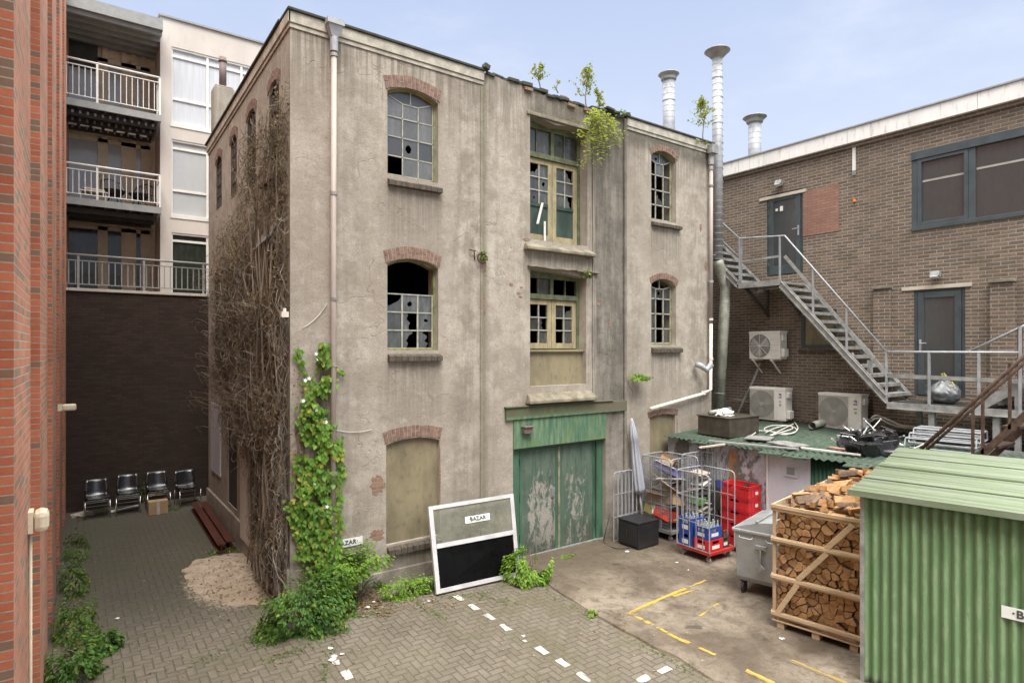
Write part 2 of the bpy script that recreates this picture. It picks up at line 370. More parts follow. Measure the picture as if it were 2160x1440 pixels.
def worngreen():
    g = G('worn_green_paint'); w, p = g.wallco()
    n0 = g.noise(w, 1.3, 4, .6); n1 = g.noise(g.mp(w, (2.2, 1, 1)), 3.2, 8, .75, .4); n2 = g.noise(g.mp(w, (9, .6, 1)), 1.4, 5, .7); n3 = g.noise(w, 30, 4, .6)
    c = g.mix(g.mr(n2, .3, .7), (.048,.085,.062), (.095,.14,.108)); c = g.mix(g.mr(n1, .42, .6, 0, .35), c, (.16,.19,.15))
    mid = g.math('MULTIPLY', g.mr(p[2], 1.95, 1.2), g.mr(p[2], -.3, .15))
    ctr = g.math('MAXIMUM', g.math('MULTIPLY', g.mr(p[0], 6.95, 7.2), g.mr(p[0], 7.84, 7.8)), g.math('MULTIPLY', g.math('MULTIPLY', g.mr(p[0], 7.92, 8.1), g.mr(p[0], 8.75, 8.6)), .72))
    th = g.math('SUBTRACT', .70, g.math('MULTIPLY', g.math('MULTIPLY', mid, ctr), .22))
    wr = g.n('MapRange', {'Value': g.math('SUBTRACT', n1, th), 'From Min': -.05, 'From Max': .035}, interpolation_type='SMOOTHSTEP')
    c = g.mix(g.math('MULTIPLY', wr, .8), c, g.mix(g.mr(n3, .3, .7), (.25,.23,.20), (.40,.37,.33)))
    lo = g.math('MULTIPLY', g.mr(p[2], .75, .05), g.mr(n0, .3, .6, .3, .9)); c = g.mix(g.math('MULTIPLY', lo, .75), c, (.055,.05,.035))
    g.bump(g.math('ADD', wr, g.math('MULTIPLY', n3, .4)), .003)
    return g.fin(c, g.mr(n1, .3, .7, .45, .8), 0, .35)
def lintelgreen():
    g = G('algae_green_paint'); w, p = g.wallco()
    n1 = g.noise(g.mp(w, (6, .8, 1)), 1.8, 6, .7); n2 = g.noise(w, 2.2, 5, .65); n3 = g.noise(w, 28, 4, .6)
    c = g.mix(g.mr(n1, .35, .7), (.06,.135,.085), (.17,.25,.155))
    c = g.mix(g.mr(n2, .45, .7, 0, .7), c, (.15,.21,.08)); c = g.mix(g.math('MULTIPLY', g.mr(p[2], 2.68, 2.78), g.mr(n1, .35, .55, .4, 1)), c, (.10,.10,.055))
    c = g.mix(g.math('MULTIPLY', g.mr(p[2], 2.5, 2.85), g.mr(p[0], 8.2, 9.2)), c, (.13,.12,.085))
    g.bump(n3, .002); return g.fin(c, .6, 0, .3)
def peeled(name, a, b, th=.5, sc=2.0, rust=False, str_=(1,1,1), rough=.7):
    g = G(name); w, p = g.wallco(); w = g.mp(w, str_)
    n1 = g.noise(w, sc, 8, .72, .3); n2 = g.noise(w, sc*9, 4, .6)
    f = g.mr(n1, th-.03, th+.04)
    c = g.mix(f, g.mix(g.mr(n2, .3, .7), a, tuple(x*.7 for x in a)), g.mix(g.mr(n2, .3, .7), b, tuple(x*.8 for x in b)))
    if rust:
        rr = g.math('MULTIPLY', g.math('MULTIPLY', g.mr(g.math('ABSOLUTE', g.math('SUBTRACT', p[1], 7.52)), .14, .02), g.mr(p[2], 1.05, 1.3)), g.math('MULTIPLY', g.mr(p[2], 2.0, 1.85), g.mr(n1, .38, .5)))
        c = g.mix(rr, c, g.mix(g.mr(n2, .4, .6), (.4,.13,.03), (.35,.22,.1)))
    g.bump(g.math('ADD', f, n2), .003); return g.fin(c, rough, 0, .3)
def mossyroof(name, base, moss, amt=.6, axis=(1,1,1), rough=.6, dark=None, rib=None):
    g = G(name); P = g.pos
    n1 = g.noise(g.mp(P, axis), 1.6, 7, .7); n2 = g.noise(g.mp(P, axis), 9, 5, .7); n3 = g.noise(P, 50, 3)
    c = g.mix(g.mr(n1, .35, .65), base, tuple(x*.75 for x in base)); c = g.mix(g.math('MULTIPLY', g.mr(n2, .42, .66), amt), c, moss)
    if dark: c = g.mix(g.math('MULTIPLY', g.mr(n1, .5, .7), .7), c, dark)
    if rib:                                            # dirt and moss that settled in the valleys of the sheet
        (dx, dy, o, pitch, col_, am) = rib; p = g.sep(P); s_ = g.math('ADD', g.math('ADD', g.math('MULTIPLY', p[0], dx), g.math('MULTIPLY', p[1], dy)), -o)
        v = g.mr(g.math('SINE', g.math('MULTIPLY', s_, 2*math.pi/pitch)), .1, -.9); c = g.mix(g.math('MULTIPLY', v, g.mr(n2, .3, .6, am*.35, am)), c, col_)
    ru = g.mr(g.noise(g.mp(P, (1, 1, .35)), 7, 4, .6), .70, .74); c = g.mix(g.math('MULTIPLY', ru, .45), c, (.17,.09,.045))
    g.bump(n3, .002); return g.fin(c, rough, 0, .3)
def glassmat(name, base, rough, spec=.6, dirt=.3, coat=0.0):
    g = G(name); P = g.pos; ni = g.t.nodes.new('ShaderNodeNewGeometry').outputs['Random Per Island']; n1 = g.noise(P, 2.6, 5, .65); n2 = g.noise(g.mp(P, (1,1,.3)), 12, 5, .7)
    c = g.mix(g.math('MULTIPLY', g.mr(n2, .4, .7), dirt), base, (.26,.25,.225)); c = g.mix(g.mr(n1, .4, .7, 0, dirt), c, tuple(x*.4 for x in base)); c = g.mix(g.math('MULTIPLY', g.mr(ni, .35, .9), min(1, dirt*1.6)), c, tuple(x*.25 for x in base))
    m = g.fin(c, g.mr(n1, .3, .7, rough, rough+.12), 0, spec); g.b.inputs['Coat Weight'].default_value = coat; g.b.inputs['Coat Roughness'].default_value = .03
    g.bump(n1, .004, .3); return m
def seeglass(name):
    g = G(name); P = g.pos; n = g.noise(P, 9, 4); g.fin((.42,.42,.36), .12, 0, .3)
    tr = g.t.nodes.new('ShaderNodeBsdfTransparent'); g.put(tr.inputs[0], (.88,.9,.86))
    ms = g.t.nodes.new('ShaderNodeMixShader'); g.put(ms.inputs[0], g.mr(n, .2, .8, .08, .16))
    g.t.links.new(tr.outputs[0], ms.inputs[1]); g.t.links.new(g.b.outputs[0], ms.inputs[2]); g.t.links.new(ms.outputs[0], g.o.inputs[0]); return g.m
M = {}
M['stucco'] = stucco()
M['paving'] = pavers()
M['slab'] = concrete('slab_concrete', (.11,.085,.06), (.285,.238,.185))
M['sand'] = concrete('pale_sand', (.36,.28,.20), (.56,.47,.37), False)
M['redbrick'] = brickmat('red_brick_sheen', (.60,.27,.17), (.50,.20,.13), (.56,.49,.42), mw=.0125, third=(.3,.22,.16), dark=.15, ch=.0625)  # side faces: grazing reflection put into a paler brick colour
M['redheader'] = brickmat('red_brick_header', (.56,.205,.11), (.45,.14,.075), (.50,.43,.36), mw=.0125, third=(.24,.17,.12), dark=.2, ch=.0625, cw=3.1)
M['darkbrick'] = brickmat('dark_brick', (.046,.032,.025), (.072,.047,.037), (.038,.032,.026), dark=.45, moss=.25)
M['oldbrick'] = brickmat('brown_brick', (.138,.103,.080), (.235,.175,.135), (.42,.37,.30), mw=.017, dark=.6, moss=.3, third=(.15,.12,.10), bump=.014, cw=.235, ch=.0725)
M['orangebrick'] = brickmat('infill_brick', (.27,.145,.11), (.33,.19,.145), (.20,.12,.09), mw=.01, bump=.005)
M['patchbrick'] = brickmat('patch_brick', (.24,.14,.10), (.33,.2,.15), (.36,.31,.25), mw=.014)
M['archbrick'] = paint('arch_brick', (.20,.125,.095), .9, var=.35, scale=14, dirtf=.5, rand=0)
M['mortar'] = paint('mortar', (.30,.25,.2), .95, var=.2, scale=20)
M['sillbrick'] = paint('sill_brick', (.085,.068,.052), .85, var=.35, scale=12, dirt=(.06,.07,.03), dirtf=.5, bump=.004)
M['sillstone'] = paint('sill_stone', (.21,.185,.135), .9, var=.35, scale=5, dirt=(.06,.055,.035), dirtf=.6, bump=.006)
M['board'] = paint('algae_board', (.20,.17,.105), .85, var=.3, scale=2.2, dirt=(.05,.055,.03), dirtf=.4, bump=.002, stretch=2)
M['cornice'] = paint('weathered_fascia', (.42,.395,.33), .8, var=.25, scale=6, dirt=(.16,.155,.1), dirtf=.6, bump=.003)
M['roofdark'] = paint('roof_felt', (.045,.05,.035), .9, var=.4, scale=6, dirt=(.06,.08,.03), dirtf=.5)
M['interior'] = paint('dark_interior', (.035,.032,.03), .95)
M['wframe'] = paint('iron_frame_paint', (.34,.34,.29), .6, var=.25, scale=9, dirt=(.15,.14,.06), dirtf=.5)
M['mossframe'] = paint('mossy_frame', (.20,.195,.085), .75, var=.35, scale=9, dirt=(.07,.08,.03), dirtf=.6)
M['glass'] = glassmat('dusty_pane', (.055,.06,.058), .14, .7, .4, .3)
M['glass2'] = glassmat('dusty_pane_light', (.13,.135,.135), .2, .8, .5, .3)
M['creamframe'] = paint('cream_timber', (.31,.265,.155), .75, var=.25, scale=7, dirt=(.10,.09,.04), dirtf=.6, stretch=3)
M['greenframe'] = paint('mossy_green_timber', (.10,.115,.06), .75, var=.4, scale=8, dirt=(.03,.04,.02), dirtf=.6)
M['doorgreen'] = paint('dark_green_panel', (.028,.055,.042), .6, var=.35, scale=6, dirtf=.3, stretch=3)
M['worngreen'] = worngreen(); M['lintelgreen'] = lintelgreen()
M['gategreen'] = paint('gate_frame_green', (.045,.11,.068), .55, var=.3, scale=5, dirtf=.4, stretch=3)
M['galv'] = paint('galvanised_steel', (.34,.35,.37), .5, .25, var=.15, scale=8, dirtf=.15)
M['galvdull'] = paint('dull_galvanised', (.30,.30,.29), .6, .35, var=.25, scale=7, dirtf=.35)
M['ductdull'] = paint('weathered_duct', (.36,.37,.31), .6, .3, var=.25, scale=6, dirt=(.2,.22,.1), dirtf=.6)
M['pipe'] = paint('beige_pipe', (.39,.33,.295), .5, var=.12, scale=4, dirtf=.2, stretch=4)
M['whitepvc'] = paint('white_pipe', (.68,.63,.55), .45, var=.1, scale=6, dirtf=.2)
M['white'] = paint('white_paint', (.70,.68,.64), .5, var=.06, scale=4, dirtf=.1)
M['renderwhite'] = paint('white_render', (.56,.51,.46), .85, var=.07, scale=1.2, dirtf=.1, stretch=3)
M['beigewall'] = paint('beige_panel', (.66,.56,.42), .8, var=.12, scale=2)
M['fascia'] = paint('fascia_panel', (.78,.76,.73), .6, var=.06, scale=2, dirt=(.35,.31,.24), dirtf=.5, stretch=6)
M['greytrim'] = paint('grey_trim', (.27,.275,.265), .6, var=.12)
M['darkgrey'] = paint('dark_steel', (.055,.055,.05), .6, .2, var=.3)
M['aptglass'] = glassmat('pale_reflection_window', (.46,.47,.47), .12, .5, .08, .25)  # pale base colour stands in for whitish reflections on the panes
M['aptdark'] = glassmat('dark_window', (.022,.028,.02), .05, .35, .08, .1)
M['curtain'] = paint('net_curtain', (.52,.54,.57), .7, var=.08, scale=18, dirtf=0, stretch=20)
M['teal'] = paint('anthracite_frame', (.052,.066,.072), .45, var=.12, scale=5, dirtf=.15)
M['doorglass'] = glassmat('door_glass', (.05,.054,.056), .05, .9, .04, .5)
M['acwhite'] = paint('ac_casing', (.70,.67,.61), .5, var=.05, scale=5, dirt=(.3,.27,.2), dirtf=.25)
M['acgrille'] = paint('ac_grille', (.33,.32,.29), .6, var=.1)
M['lampcream'] = paint('cream_plastic', (.66,.58,.43), .5, var=.06, dirtf=.15)
M['black'] = paint('black_plastic', (.018,.018,.02), .35, var=.2, dirtf=.15, spec=.6)
M['chairblack'] = paint('black_chair_shell', (.02,.02,.022), .22, var=.1, dirtf=.05, spec=.9)
M['chrome'] = paint('chrome', (.65,.65,.66), .18, 1.0, var=.05, dirtf=.05)
M['rust'] = paint('rusty_steel', (.085,.05,.036), .8, .2, var=.45, scale=12, dirt=(.05,.03,.02), dirtf=.5, bump=.003)
M['rustbeam'] = paint('red_rust_beam', (.085,.026,.016), .55, .1, var=.4, scale=8, dirt=(.03,.015,.01), dirtf=.5)
M['cardboard'] = paint('cardboard', (.36,.245,.14), .85, var=.12, scale=5, dirtf=.15)
M['cardpale'] = paint('pale_cardboard', (.44,.38,.31), .85, var=.15, scale=8, dirtf=.3)
M['paper'] = paint('paper', (.72,.70,.68), .8, var=.1, dirtf=.1)
M['purplecard'] = paint('purple_print', (.13,.12,.26), .6, var=.3, scale=12)
M['yellowcard'] = paint('yellow_print', (.6,.5,.08), .6, var=.2, scale=12)
M['redcard'] = paint('red_print', (.5,.06,.04), .6, var=.2)
M['greencard'] = paint('green_print', (.12,.38,.08), .6, var=.2)
M['redplastic'] = paint('red_crate_plastic', (.52,.02,.025), .4, var=.1, scale=5, dirtf=.12, spec=.5)
M['blueplastic'] = paint('blue_crate_plastic', (.02,.06,.30), .4, var=.12, scale=5, dirtf=.12, spec=.5)
M['bottle'] = glassmat('clear_bottle', (.35,.38,.4), .08, .9, .2, .5)
M['brownbottle'] = glassmat('brown_bottle', (.07,.03,.012), .1, .8, .2, .5)
M['redbase'] = paint('red_steel', (.42,.03,.03), .5, .1, var=.2, scale=8, dirtf=.35)
M['umbrella'] = paint('grey_canvas', (.36,.38,.43), .85, var=.12, scale=4, dirtf=.2, stretch=6)
M['bin'] = paint('bin_galvanised', (.36,.385,.40), .5, .45, var=.1, scale=3, dirtf=.2)
M['pallet'] = wood('pallet_timber', (.52,.37,.22), (.62,.47,.31), .8, 1.0, 1)
M['logend'] = wood('split_wood', (.33,.175,.075), (.52,.31,.15), .85, .7, 0)
M['logbark'] = wood('log_bark', (.13,.088,.06), (.24,.17,.125), .95, 1.4, 0)
M['logdark'] = paint('log_shadow_core', (.10,.055,.03), .95)
M['corrgreen'] = mossyroof('pale_green_corrugated', (.16,.265,.13), (.25,.34,.20), .65, (1,1,.35), .6, (.07,.19,.04), (.19497, -.98082, -1.9179, .098, (.055,.105,.04), .5))
M['corrroof'] = mossyroof('pale_green_roof', (.25,.295,.215), (.17,.235,.10), .6, (1,.12,1), .75, (.28,.33,.24), (.98082, .19497, 8.0766, .145, (.10,.13,.07), .85))
M['corrdark'] = mossyroof('dark_green_corrugated', (.022,.075,.045), (.04,.10,.06), .5, (1,1,.3), .55)
M['roofgreen'] = mossyroof('green_sheet_roof', (.05,.085,.058), (.12,.13,.105), .7, (2.2,2.2,1), .85, (.04,.06,.042))
M['peelgrey'] = peeled('peeling_grey_paint', (.16,.155,.14), (.44,.44,.48), .50, 2.1, True, (1,.55,1))
M['panelwhite'] = paint('off_white_panel', (.56,.56,.61), .6, var=.05, scale=2, dirtf=.15)
M['greasebox'] = paint('dark_brown_steel', (.095,.083,.065), .4, .4, var=.25, scale=5, dirtf=.3)
M['trash'] = paint('grey_bin_bag', (.11,.12,.13), .38, var=.3, scale=5, dirtf=.1, spec=.8)
M['yellow'] = paint('yellow_plastic', (.65,.6,.12), .5, var=.1)
M['cablewhite'] = paint('white_cable', (.62,.60,.55), .5, var=.08)
M['deadstem'] = leafmat('dead_vine_stem', (.12,.092,.07), (.52,.44,.36), (.22,.13,.085), .95)
M['deadleaf'] = leafmat('dead_leaf', (.19,.12,.07), (.42,.31,.21), (.24,.10,.05), .8)
M['ivyleaf'] = leafmat('ivy_leaf', (.11,.25,.03), (.21,.37,.055), (.42,.38,.07))
M['bushleaf'] = leafmat('bush_leaf', (.04,.12,.02), (.11,.235,.03), (.25,.32,.05))
M['limeleaf'] = leafmat('lime_leaf', (.15,.31,.03), (.28,.43,.06), None)
M['weedleaf'] = leafmat('weed_leaf', (.06,.14,.025), (.15,.25,.045), (.24,.2,.06))
M['birchleaf'] = leafmat('birch_leaf', (.24,.29,.05), (.40,.42,.09), (.35,.28,.06))
M['goldleaf'] = leafmat('golden_leaf', (.50,.56,.10), (.66,.68,.18), None)
M['twig'] = paint('twig', (.16,.13,.08), .9, var=.2)
M['whitepetal'] = paint('white_petal', (.8,.8,.78), .6, var=.03, dirtf=0)
M['ylwpaint'] = peeled('worn_yellow_paint', (.22,.18,.125), (.50,.34,.06), .47, 7.0)
M['linewhite'] = peeled('worn_white_line', (.62,.59,.53), (.26,.23,.18), .60, 9.0)
M['blackglass'] = paint('black_glass', (.002,.002,.002), .3, var=.0, dirtf=0, spec=.08)  # also the painted shade of opening_shade_board
M['seeglass'] = seeglass('clear_glass')
M['alu'] = paint('aluminium_frame', (.44,.43,.43), .45, .3, var=.08, scale=5, dirtf=.2)
M['signwhite'] = paint('sign_white', (.74,.76,.72), .5, var=.04, dirtf=.06)
M['signblack'] = paint('sign_ink', (.06,.07,.06), .6, var=.02, dirtf=0)
M['terracotta'] = paint('brown_metal_flue', (.16,.11,.10), .6, var=.15)
M['rubber'] = paint('dark_rubber', (.03,.03,.03), .7)
M['orange'] = paint('orange_plug', (.75,.2,.03), .6)
M['blue'] = paint('blue_ink', (.05,.07,.35), .5, dirtf=0); M['redink'] = paint('red_ink', (.5,.04,.04), .5, dirtf=0)
M['pinkwood'] = paint('pink_board', (.36,.2,.17), .8, var=.2, scale=8)
M['doorstop'] = paint('lintel_concrete', (.47,.42,.35), .85, var=.12, scale=6)
def text(body, size, mat_, loc, xdir, updir, name, parent, ext=.0015):
    """lettering as a real mesh: baseline starts at loc, reads along xdir"""
    cu = bpy.data.curves.new('t', 'FONT'); cu.body = body; cu.size = size; cu.extrude = ext; cu.align_x = 'CENTER'; cu.align_y = 'CENTER'
    cu.offset = size*.03; cu.space_character = 1.12; cu.resolution_u = 3
    o = bpy.data.objects.new('t', cu); COL.objects.link(o)
    bpy.context.view_layer.update()
    me = bpy.data.meshes.new_from_object(o.evaluated_get(bpy.context.evaluated_depsgraph_get()))
    bpy.data.objects.remove(o); bpy.data.curves.remove(cu)
    x = Vector(xdir).normalized(); u = Vector(updir); u = (u-x*u.dot(x)).normalized(); nn = x.cross(u)
    Mx = Matrix((x, u, nn)).transposed().to_4x4(); Mx.translation = Vector(loc); me.transform(Mx)
    me.materials.clear(); me.materials.append(mat_)
    o = bpy.data.objects.new(name, me); COL.objects.link(o)
    if parent is not None:
        o.parent = parent
        if parent.type == 'EMPTY': o.matrix_parent_inverse = Matrix.Translation(-Vector(parent.location))
    return o
# ================================================================ ground
def sheet(name, x0, x1, y0, y1, step, mat_, off=0.0, inside=None, jit=0.0):
    nx = max(1, round((x1-x0)/step)); ny = max(1, round((y1-y0)/step)); mb = MB(); idx = {}
    for j in range(ny+1):
        for i in range(nx+1):
            x = x0+(x1-x0)*i/nx; y = y0+(y1-y0)*j/ny
            mb.v.append((x, y, gz(x, y)+off))
    for j in range(ny):
        for i in range(nx):
            mb.f.append([j*(nx+1)+i, j*(nx+1)+i+1, (j+1)*(nx+1)+i+1, (j+1)*(nx+1)+i]); mb.m.append(0)
    return mb.build(name, mat_, smooth=True)
far = MB()
gx = [-120, -60, -20, -4]+[-4+.5*i for i in range(1, 45)]+[20, 40, 80, 150]; gy = [-60, -20, -2]+[-2+.5*i for i in range(1, 45)]+[22, 40, 90, 160]
for y in gy:
    for x in gx: far.v.append((x, y, gz(x, y)))
for j in range(len(gy)-1):
    for i in range(len(gx)-1):
        far.f.append([j*len(gx)+i, j*len(gx)+i+1, (j+1)*len(gx)+i+1, (j+1)*len(gx)+i]); far.m.append(0)
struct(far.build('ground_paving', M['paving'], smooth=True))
def flatpoly(name, pts, mat_, off, jit=0.0, sub=.12, struct_=True):
    """a sheet following the ground, given by its outline (x, y)"""
    out = []
    for i, p in enumerate(pts):
        q = pts[(i+1) % len(pts)]; n = max(1, int(math.hypot(q[0]-p[0], q[1]-p[1])/sub))
        for k in range(n):
            t = k/n; x = p[0]+(q[0]-p[0])*t; y = p[1]+(q[1]-p[1])*t
            if jit: x += R_(-jit, jit); y += R_(-jit, jit)
            out.append((x, y))
    mb = MB(); vs = [(x, y, gz(x, y)+off) for x, y in out]
    tr = tessellate_polygon([[Vector((x, y, 0)) for x, y in out]])
    mb.add(vs, [t for t in tr])
    o = mb.build(name, mat_, fix=True)
    return struct(o) if struct_ else o
# concrete apron: real 3 cm step along its worn edge
slabE = [(1141, 1222), (1180, 1252), (1235, 1286), (1285, 1316), (1333, 1343), (1437, 1395), (1504, 1439)]
sl = [tuple(PG(*p)[:2]) for p in slabE]
d0 = ((sl[-1][0]-sl[0][0])/(sl[0][1]-sl[-1][1]))
sl += [(sl[-1][0]+.5, sl[-1][1]-1.0), (sl[-1][0]+2.2, sl[-1][1]-5.0)]
mb = MB(); nrow = 16
def slabx(y):
    for a, b in zip(sl, sl[1:]):
        if b[1] <= y <= a[1]: return a[0]+(b[0]-a[0])*(a[1]-y)/(a[1]-b[1])
    return sl[0][0] if y > sl[0][1] else sl[-1][0]
ys = [YF+.25-.06*i for i in range(160)]
for y in ys:
    x0 = slabx(y)+.03*noise.noise(Vector((0, y*3, 0)))
    row = [x0-.01, x0+.02]+[x0+(16-x0)*t for t in (.03, .08, .15, .25, .4, .6, .8, 1)]
    for k, x in enumerate(row): mb.v.append((x, y, gz(x, y)-(.03 if k == 0 else -.028)))
n = 10
for j in range(len(ys)-1):
    for k in range(n-1): mb.f.append([j*n+k, (j+1)*n+k, (j+1)*n+k+1, j*n+k+1]); mb.m.append(0)
SLAB = .028
struct(mb.build('concrete_apron', M['slab'], fix=True))
sand = [(385, 1200), (420, 1178), (470, 1170), (520, 1165), (548, 1178), (560, 1210), (590, 1262), (560, 1275), (500, 1280), (440, 1262), (400, 1235)]
flatpoly('sand_patch', [tuple(PG(*p)[:2]) for p in sand], M['sand'], .006, .05)
def dash(px, py, along='y', l=.2, w=.1, k=0):
    p = PG(px, py)
    hx, hy = (w/2, l/2) if along == 'y' else (l/2, w/2)
    pts = [(-hx,-hy), (-hx*.1,-hy), (hx,-hy), (hx,hy*.2), (hx,hy), (0,hy), (-hx,hy), (-hx,-hy*.2)]
    r = random.Random(k); jj = .006 if k % 3 else .02
    pts = [(p.x+a+r.uniform(-jj, jj), p.y+b+r.uniform(-jj, jj)) for a, b in pts]
    flatpoly('painted_dash', pts, M['linewhite'], .007, .004, .05)
for k, (a, b) in enumerate([(967,1261),(999,1280),(1031.5,1301),(1065.5,1323),(1143,1371.5),(1187,1398),(1232,1427.5)]): dash(a, b, k=k)
dash(1104, 1341, l=.07, w=.05, k=21); dash(1107, 1352, l=.06, w=.05, k=22); dash(732, 1423, k=4); dash(704, 1385, l=.08, w=.07, k=9); dash(711, 1397, l=.09, w=.08, k=12)
dash(1402, 1413, 'x', k=5); dash(1358.5, 1432, 'x', k=6)
def ystripe(pts, w=.062):
    P_ = [PZ(a, b, SLAB) for a, b in pts]; L, Rr = [], []
    for i, p in enumerate(P_):
        d = (P_[min(i+1, len(P_)-1)]-P_[max(i-1, 0)]).normalized(); nrm = Vector((-d.y, d.x, 0))
        L.append((p+nrm*w/2)); Rr.append((p-nrm*w/2))
    q = L+Rr[::-1]; out = []
    for i, p in enumerate(q):
        r2 = q[(i+1) % len(q)]; n = max(1, int((r2-p).length/.05))
        for k in range(n): v = p.lerp(r2, k/n); out.append(Vector((v.x+R_(-.012,.012), v.y+R_(-.012,.012), gz(v.x, v.y)+SLAB+.005)))
    tr = tessellate_polygon([out]); struct(MB().add(out, list(tr)).build('yellow_line', M['ylwpaint'], fix=True))
ystripe([(1323,1297),(1345,1286),(1400,1260),(1447,1240)]); ystripe([(1323,1295),(1354,1308),(1400,1332),(1432,1348),(1455,1358)])
ystripe([(1447,1240),(1489,1223)], .04); ystripe([(1420,1257),(1468,1243)], .05); ystripe([(1473,1366),(1508,1382)]); ystripe([(1574,1413),(1631,1441)], .07)
ystripe([(1667,1392),(1710,1411),(1785,1441)], .085); ystripe([(1475,1299),(1515,1272)], .04)
# ================================================================ old rendered factory building
TF = lambda u, v, w: Vector((u, YF+w, v))             # front facade: u = X, w into the building
TL = lambda u, v, w: Vector((XL+w, u, v))             # side facade in the alley: u = Y
TW = lambda u, v, w: Vector((XW+w, u, v))             # brick building on the right
fab = thing('old_factory', 'derelict three-storey grey rendered building with broken windows and green double doors', 'building', (XL, YF, 0))
def arched(u0, u1, z0, z1, rise, n=12):
    pts = [(u0, z0), (u1, z0)]
    if rise <= 0: return pts+[(u1, z1), (u0, z1)]
    for k in range(n+1):
        t = 1-k/n; u = u0+(u1-u0)*t; pts.append((u, z1-rise*(2*t-1)**2))
    return pts
ATOP, AMID, AGND = (4.15, 5.085, 6.82, 8.31, .13), (4.15, 5.085, 3.97, 5.49, .12), (4.13, 5.11, .82, 2.52, .08)
BTOP, BMID, BGND = (10.45, 11.29, 6.88, 8.47, .17), (10.45, 11.29, 4.08, 5.58, .15), (10.40, 11.26, .9, 2.52, .05)
HTOP, HMID = (7.06, 8.53, 6.08, 8.42), (7.06, 8.50, 3.28, 5.50)
GATE = (6.66, 9.04, -.05, 2.80)
random.seed(3)
def wob(pts, T, w=0.0): return [T(u, v, w) for u, v in pts]
# front wall, with its ragged parapet in the middle third
topL = [(XL, 8.98), (6.0, 8.98)]
mid = []
x = 6.02
while x < 9.62:
    base = 8.93 + (.03 if x < 7 else 0) - .05*(x > 7.3)*(x < 8.6)
    mid += [(x, base+R_(-.035, .02)), (x+.07, base+R_(-.03, .02))]; x += .17
outer = [(XL, -.25), (XE, -.25), (XE, 8.97), (9.64, 8.97)]+mid[::-1]+[(6.0, 8.97), (XL, 8.98)]
holes = [arched(*ATOP), arched(*AMID), arched(*AGND), arched(*BTOP), arched(*BMID), arched(*BGND),
         [(HTOP[0], HTOP[2]), (HTOP[1], HTOP[2]), (HTOP[1], HTOP[3]-.02), (8.1, HTOP[3]), (7.7, HTOP[3]-.05), (7.3, HTOP[3]), (HTOP[0], HTOP[3]+.02)],
         [(HMID[0], HMID[2]), (HMID[1], HMID[2]), (HMID[1], HMID[3]-.07), (8.1, HMID[3]-.03), (7.7, HMID[3]), (HMID[0], HMID[3]+.02)],
         arched(GATE[0], GATE[1], GATE[2]-.1, GATE[3], 0)]
mb = MB().holed([wob(outer, TF)]+[wob(h, TF) for h in holes], (0, .36, 0))
# side wall in the alley (top falls slightly to the far corner)
LT = 8.96; LTE = 8.76
SW2 = [(9.80, 10.40, 6.72, 8.24, .14), (11.28, 11.92, 6.9, 8.26, .14), (12.78, 13.35, 7.0, 8.22, .14), (14.25, 14.88, 7.05, 8.18, .14)]
SW1 = [(9.80, 10.60, 5.05, 5.62, 0), (11.25, 11.95, 4.2, 5.5, .12), (13.40, 13.95, 4.3, 5.4, .12), (14.28, 14.92, 4.4, 5.5, .12)]
SW0 = [(10.2, 11.0, .9, 2.4, .05), (12.76, 13.62, .85, 2.45, .05)]
souter = [(YF+.361, -.25), (15.8, -.25), (15.8, LTE), (YF+.361, LT)]
mb.holed([wob(souter, TL)]+[wob(arched(*w), TL) for w in SW2+SW1+SW0], (.36, 0, 0))
# rear and far side walls, kept away from the sight lines
mb.box((XL+.36, 15.44, -.2), (XE, 15.8, 8.7)); mb.box((XE-.36, YF+.361, -.2), (XE, 15.43, 8.94))
wall = mb.build('wall', M['stucco'], fab, fix=True)
rf = MB()
rf.box((XL+.37, YF+.37, 8.62), (XE-.37, 15.43, 8.72))
rf.build('roof', M['roofdark'], fab)
fl = MB()
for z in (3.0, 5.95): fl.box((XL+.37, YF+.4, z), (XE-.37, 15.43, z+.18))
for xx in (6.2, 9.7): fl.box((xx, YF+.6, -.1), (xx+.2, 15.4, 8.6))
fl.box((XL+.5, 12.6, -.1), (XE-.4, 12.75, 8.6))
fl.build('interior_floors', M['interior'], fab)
# cornices
for x0_, x1_, za, zb_, zc_ in ((XL-.035, 6.0, 8.79, 8.955, 8.72), (9.66, XE+.03, 8.77, 8.94, 8.70)):
    MB().box((x0_, YF-.04, za), (x1_, YF-.003, zb_)).box((x0_+.015, YF-.02, zc_), (x1_, YF-.003, za-.003)).build('cornice', M['cornice'], fab, bevel=.006)
cb = MB()
for (a, b, z0, z1, o) in ((YF-.04, 15.85, 8.79, 8.955, .04), (YF-.02, 15.82, 8.72, 8.787, .02)):
    vs = []
    for y, dz in ((a, 0), (b, -.2)):
        vs += [(XL-o, y, z0+dz), (XL-.003, y, z0+dz), (XL-.003, y, z1+dz), (XL-o, y, z1+dz)]
    cb.add(vs, [(0,1,5,4),(1,2,6,5),(2,3,7,6),(3,0,4,7),(0,3,2,1),(4,5,6,7)])
cb.build('cornice', M['cornice'], fab, bevel=.006)
ed = MB()
ed.box((XL-.05, YF-.07, 8.958), (6.02, YF+.38, 9.0)); ed.box((9.63, YF-.07, 8.945), (XE+.05, YF+.38, 8.985))
vs = []
for y, dz in ((YF+.385, 0), (15.9, -.2)):
    vs += [(XL-.07, y, 8.958+dz), (XL+.38, y, 8.958+dz), (XL+.38, y, 9.0+dz), (XL-.07, y, 9.0+dz)]
ed.add(vs, [(0,1,5,4),(1,2,6,5),(2,3,7,6),(3,0,4,7),(0,3,2,1),(4,5,6,7)])
